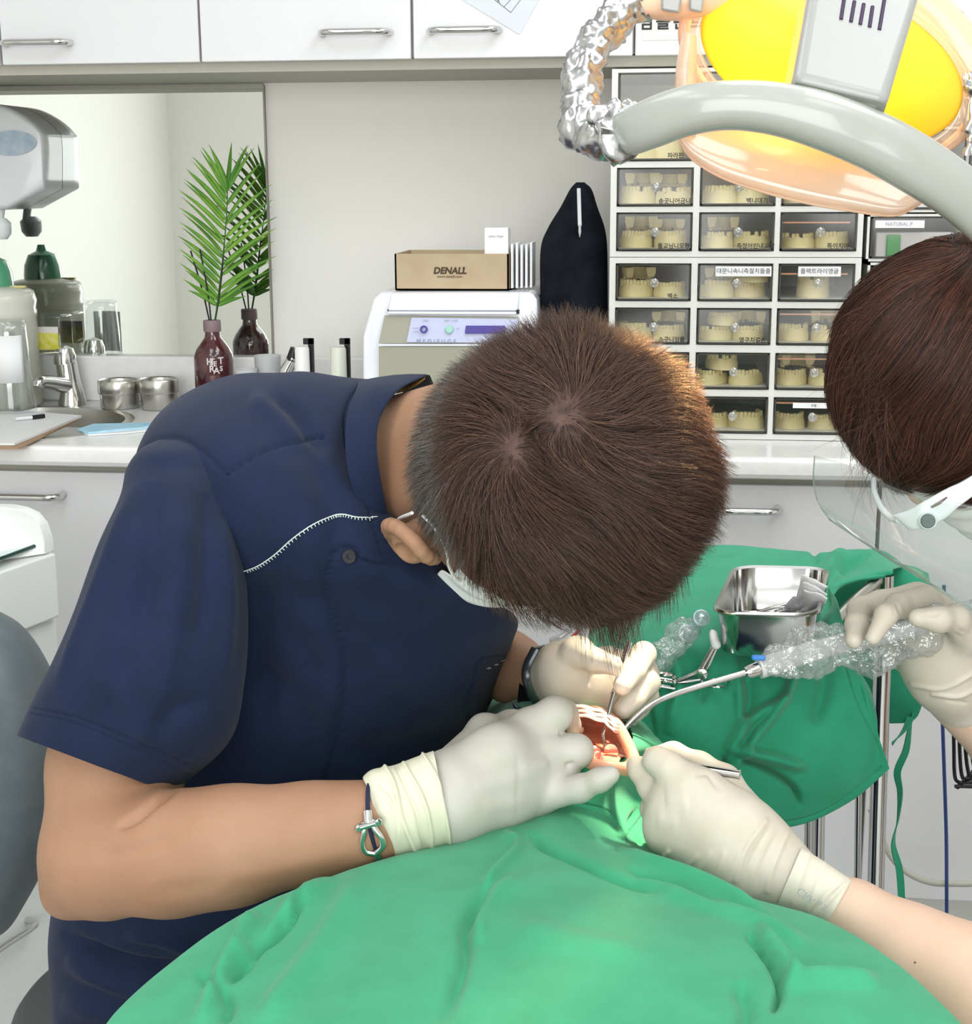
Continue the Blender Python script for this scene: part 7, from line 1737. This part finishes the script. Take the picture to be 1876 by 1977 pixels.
# housing column with vent slots
hs_ = []
for (x0, y0, x1, y1, d) in ((1578, -60, 1790, -20, -.10), (1576, -20, 1776, 20, -.115), (1562, 60, 1758, 100, -.130), (1540, 140, 1728, 188, -.145), (1532, 160, 1722, 196, -.148)):
    pass
qa = [P(1572, -80, LY-.09), P(1782, -30, LY-.09), P(1716, 196, LY-.165), P(1532, 152, LY-.165)]
nrm = np.cross(qa[1]-qa[0], qa[3]-qa[0]); nrm /= np.linalg.norm(nrm)
if nrm[1] < 0: nrm = -nrm
low = [P(1700, 216, LY-.150), P(1538, 176, LY-.150)]
mb = MB(); A = qa; B = [q+nrm*.06 for q in qa]
mid = [np.array(q) for q in qa]
mb.rings([A, B]); col_ = mb.build('lamp_housing', m_lw, lamp, bevel=.008, seg=4)
qb = [P(1532, 154, LY-.164), P(1716, 198, LY-.164), P(1704, 217, LY-.15), P(1538, 176, LY-.15)]
MB().rings([qb, [q+nrm*.05 for q in qb]]).build('housing_base', mat('lamp_dark_grey', '8a8f86', .35), lamp, bevel=.004, seg=3)
for (x0, y0, x1, y1) in ((1630, -8, 1623, 38), (1649, 3, 1642, 43), (1667, 8, 1660, 48), (1684, 13, 1678, 53), (1708, -8, 1697, 58)):
    def onq(x, y):
        d = ray(x, y); t = ((qa[0]-CAMP)@nrm)/(d@nrm); return CAMP+d*t
    MB().tube([onq(x0, y0), onq(x1, y1)], R(3.6, 1.18), 10, sq=1).build('vent_slot', mat('vent_purple', '3a2a48', .5), lamp)
# reflector shells (thin, translucent, lit from the bulb behind)
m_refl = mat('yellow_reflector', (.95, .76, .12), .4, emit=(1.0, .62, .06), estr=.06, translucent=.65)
m_lamptint = mat('lamplight_tint_plastic', 'e8c3a6', .3, coat=.3, emit='ffb488', estr=.12)  # warm lamplight put into the plastic's colour, plus a faint glow
def dish(cx_, cy_, ax_, ay_, rot, y0, depth, n=90, m=36, pw=2.0, r0=0.0):
    th = np.linspace(0, 2*np.pi, n, endpoint=False); out = []
    for s in np.linspace(r0, 1, m):
        x = cx_+s*(ax_*np.cos(th)*math.cos(rot)-ay_*np.sin(th)*math.sin(rot)); y = cy_+s*(ax_*np.cos(th)*math.sin(rot)+ay_*np.sin(th)*math.cos(rot))
        out.append([P(a, b, y0+depth*s**pw) for a, b in zip(x, y)])
    return np.array(out)
g = dish(1605, 120, 262, 142, .34, LY-.075, .07)
mb = MB(); mb.rings(g, True, False); mb.build('reflector', m_refl, lamp, solid=.002, autos=False, label='glowing yellow reflector')
g = dish(1600, 130, 292, 165, .34, LY-.06, .07, r0=.90, m=6)
mb = MB(); mb.rings(g, False, False); mb.build('reflector_rim', clearmat('rim_clear', tint=(1, .93, .85), gl=.5, milky=.25, mcol=(1, .82, .66)), lamp, solid=.003, autos=False)
g = dish(1600, 130, 302, 172, .34, LY-.0, .02, r0=.93, m=4)
mb = MB(); mb.rings(g, False, False); mb.build('outer_ring', m_lamptint, lamp, solid=.004, autos=False)
# clear front cover below: sloping dome towards the mouth
m_cover = clearmat('peach_cover', tint=(1, .95, .9), gl=.3, milky=.6, mcol=(1, .90, .80), rough=.1)
rim = [(1312, 262), (1325, 290), (1350, 315), (1400, 343), (1480, 370), (1560, 390), (1640, 404), (1720, 414), (1760, 400), (1788, 378)]
top_ = [(1300, 200), (1330, 215), (1370, 225), (1430, 240), (1500, 250), (1580, 268), (1660, 290), (1730, 320), (1780, 345), (1815, 368)]
R0 = spline([P(x, y, LY-.02) for x, y in top_], 60); R1 = spline([P(x, y, LY-.05) for x, y in rim], 60)
R2 = spline([P(x+(8 if i < 5 else -6), y-14, LY+.03) for i, (x, y) in enumerate(rim)], 60); R3 = spline([P(x+10, y-60, LY+.10) for x, y in rim], 60)
gg = np.stack([R0, (R0+R1)/2+[0, -.012, 0], R1, R2, R3], 0)
MB().grid(spline_grid(gg, 40, 60)).build('front_cover', m_cover, lamp, solid=.002, autos=False)
MB().tube(R1, .0022, 10).build('cover_rim', m_lamptint, lamp)
ins = np.stack([R0+[0, .03, .01], (R0+R1)/2+[0, .045, .012], R1+[0, .03, .006]], 0)
MB().grid(spline_grid(ins, 30, 60)).build('inner_glass', clearmat('inner_glass', tint=(1, .95, .9), gl=.3, milky=.4, mcol=(1, .9, .78)), lamp, solid=.001, autos=False)
# side drape of the housing on the left, clear neck
V_ = loft([((1318, 60), (1345, 70), LY-.02, .03), ((1306, 120), (1345, 140), LY-.02, .04), ((1300, 180), (1345, 220), LY-.02, .045), ((1292, 215), (1350, 270), LY-.02, .05)], 30, 24)
mb = MB(); mb.rings(V_, False, False); mb.build('side_cover', m_cover, lamp, autos=False)
# rear arms: orange lamplight painted in by peach colour and weak emission
V_ = loft([((1230, -10), (1248, 36), LY, .015), ((1290, -30), (1300, 40), LY, .02), ((1370, -60), (1380, 30), LY, .02), ((1450, -90), (1470, -5), LY, .02)], 40, 24, 2.6)
mb = MB(); mb.rings(V_); mb.build('rear_arm', m_lamptint, lamp, autos=False)
for (x0, x1) in ((1276, 1318), (1330, 1362)):
    MB().rings([[P(x0, -20, LY-.03), P(x1, -20, LY-.03), P(x1-6, 26, LY-.03), P(x0, 20, LY-.03)], [P(x0, -20, LY-.01), P(x1, -20, LY-.01), P(x1-6, 26, LY-.01), P(x0, 20, LY-.01)]]).build('clip', m_lw, lamp, bevel=.002)
V_ = loft([((1700, -60), (1690, 0), LY+.03, .02), ((1790, -30), (1745, 25), LY+.03, .02), ((1860, 30), (1795, 75), LY+.03, .02), ((1920, 110), (1832, 140), LY+.03, .02), ((1960, 200), (1870, 200), LY+.03, .02)], 60, 24, 2.6)
mb = MB(); mb.rings(V_); mb.build('rear_arm', m_lamptint, lamp, autos=False)
# pole to the ceiling
a = P(1800, -60, LY+.05); MB().tube([a, a+np.array([.02, .02, .2]), [a[0]+.05, a[1]+.05, CEIL-.01]], .02, 20).build('ceiling_arm', m_lg, lamp)
# foil-wrapped handle
m_foil = mat('crumpled_foil', 'c6c6c6', .3, 1.0)
fp_ = spline([P(1206, 256, LY-.125), P(1186, 262, LY-.115), P(1150, 262, LY-.10), P(1124, 235, LY-.09), P(1120, 190, LY-.07), P(1124, 140, LY-.05), P(1142, 95, LY-.03), P(1170, 55, LY-.01), P(1205, 22, LY), P(1245, 5, LY)], 100)
rr = np.array([20]+[46]*5+[44]*4+[40]*8+[40]*14+[36]*28+[34]*20+[32]*20)
A, B = frames(fp_); th = np.linspace(0, 2*np.pi, 46, endpoint=False)
gr = fp_[:, None]+(R(1, LY)*rr)[:, None, None]*(np.cos(th)[None, :, None]*A[:, None]+np.sin(th)[None, :, None]*B[:, None])
V = gr.reshape(-1, 3); F = grid_faces(100, 46); N = vnormals(V, F)
def cell(V, s, seed):   # sharp crumples
    return np.abs(vnoise(V, s, seed))*2-.6
V = V+N*(cell(V, 75, 1)*.0034+cell(V, 170, 2)*.0018)[:, None]
Vf, Ff = V, F
fo_ = fmesh('foil_sleeve', Vf, Ff, m_foil, lamp, smooth=False, label='crumpled aluminium foil round the lamp handle')
V, F = sdf([cone(P(1160, 225, LY-.12), P(1215, 205, LY-.10), R(20, LY), R(14, LY), .01)], .002, 0); N = vnormals(V, F); V += N*(cell(V, 110, 3)*.005)[:, None]
fmesh('foil_flap', V, F, m_foil, lamp, smooth=False)
fp2 = spline([P(1868, 140, LY), P(1878, 190, LY), P(1876, 240, LY), P(1874, 300, LY)], 30)
A, B = frames(fp2); gr = fp2[:, None]+(R(10, LY))*(np.cos(th)[None, :, None]*A[:, None]+np.sin(th)[None, :, None]*B[:, None]); V = gr.reshape(-1, 3); F = grid_faces(30, 46); N = vnormals(V, F); V = V+N*(cell(V, 120, 1)*.004)[:, None]
fmesh('foil_sleeve', V, F, m_foil, lamp, smooth=False, label='second foil-wrapped handle end at the right')
fp3 = spline([P(1985, 500, LY-.11), P(2040, 500, LY-.08), P(2050, 420, LY-.03), P(2010, 310, LY), P(1960, 230, LY+.02)], 60)
A, B = frames(fp3); gr = fp3[:, None]+(R(34, LY))*(np.cos(th)[None, :, None]*A[:, None]+np.sin(th)[None, :, None]*B[:, None]); V = gr.reshape(-1, 3); F = grid_faces(60, 46); N = vnormals(V, F); V = V+N*(cell(V, 75, 1)*.0034+cell(V, 170, 2)*.0018)[:, None]
fmesh('foil_sleeve', V, F, m_foil, lamp, smooth=False)
# lamp light: bulb behind the housing and the beam to the mouth
bulb = bpy.data.lights.new('lamp_bulb', 'POINT'); bulb.energy = .85; bulb.color = (1.0, .80, .58); bulb.shadow_soft_size = .02
ob = bpy.data.objects.new('lamp_bulb', bulb); ob.location = P(1530, 170, LY-.02); COL.objects.link(ob)
spt = bpy.data.lights.new('lamp_beam', 'SPOT'); spt.energy = 40; spt.color = (1.0, .84, .62); spt.spot_size = math.radians(24); spt.spot_blend = .8; spt.shadow_soft_size = .035
os_ = bpy.data.objects.new('lamp_beam', spt); os_.location = P(1540, 425, LY-.02); COL.objects.link(os_)
dv = Vector(P(1165, 1440, 1.12)) - Vector(os_.location); os_.rotation_euler = dv.to_track_quat('-Z', 'Y').to_euler()
glow = bpy.data.lights.new('lamp_spill', 'SPOT'); glow.energy = 50; glow.color = (1.0, .56, .22); glow.shadow_soft_size = .05; glow.spot_size = math.radians(30); glow.spot_blend = .9
og = bpy.data.objects.new('lamp_spill', glow); og.location = P(1490, 425, LY-.05); COL.objects.link(og)
dv = Vector(P(1312, 735, 1.14)) - Vector(og.location); og.rotation_euler = dv.to_track_quat('-Z', 'Y').to_euler()
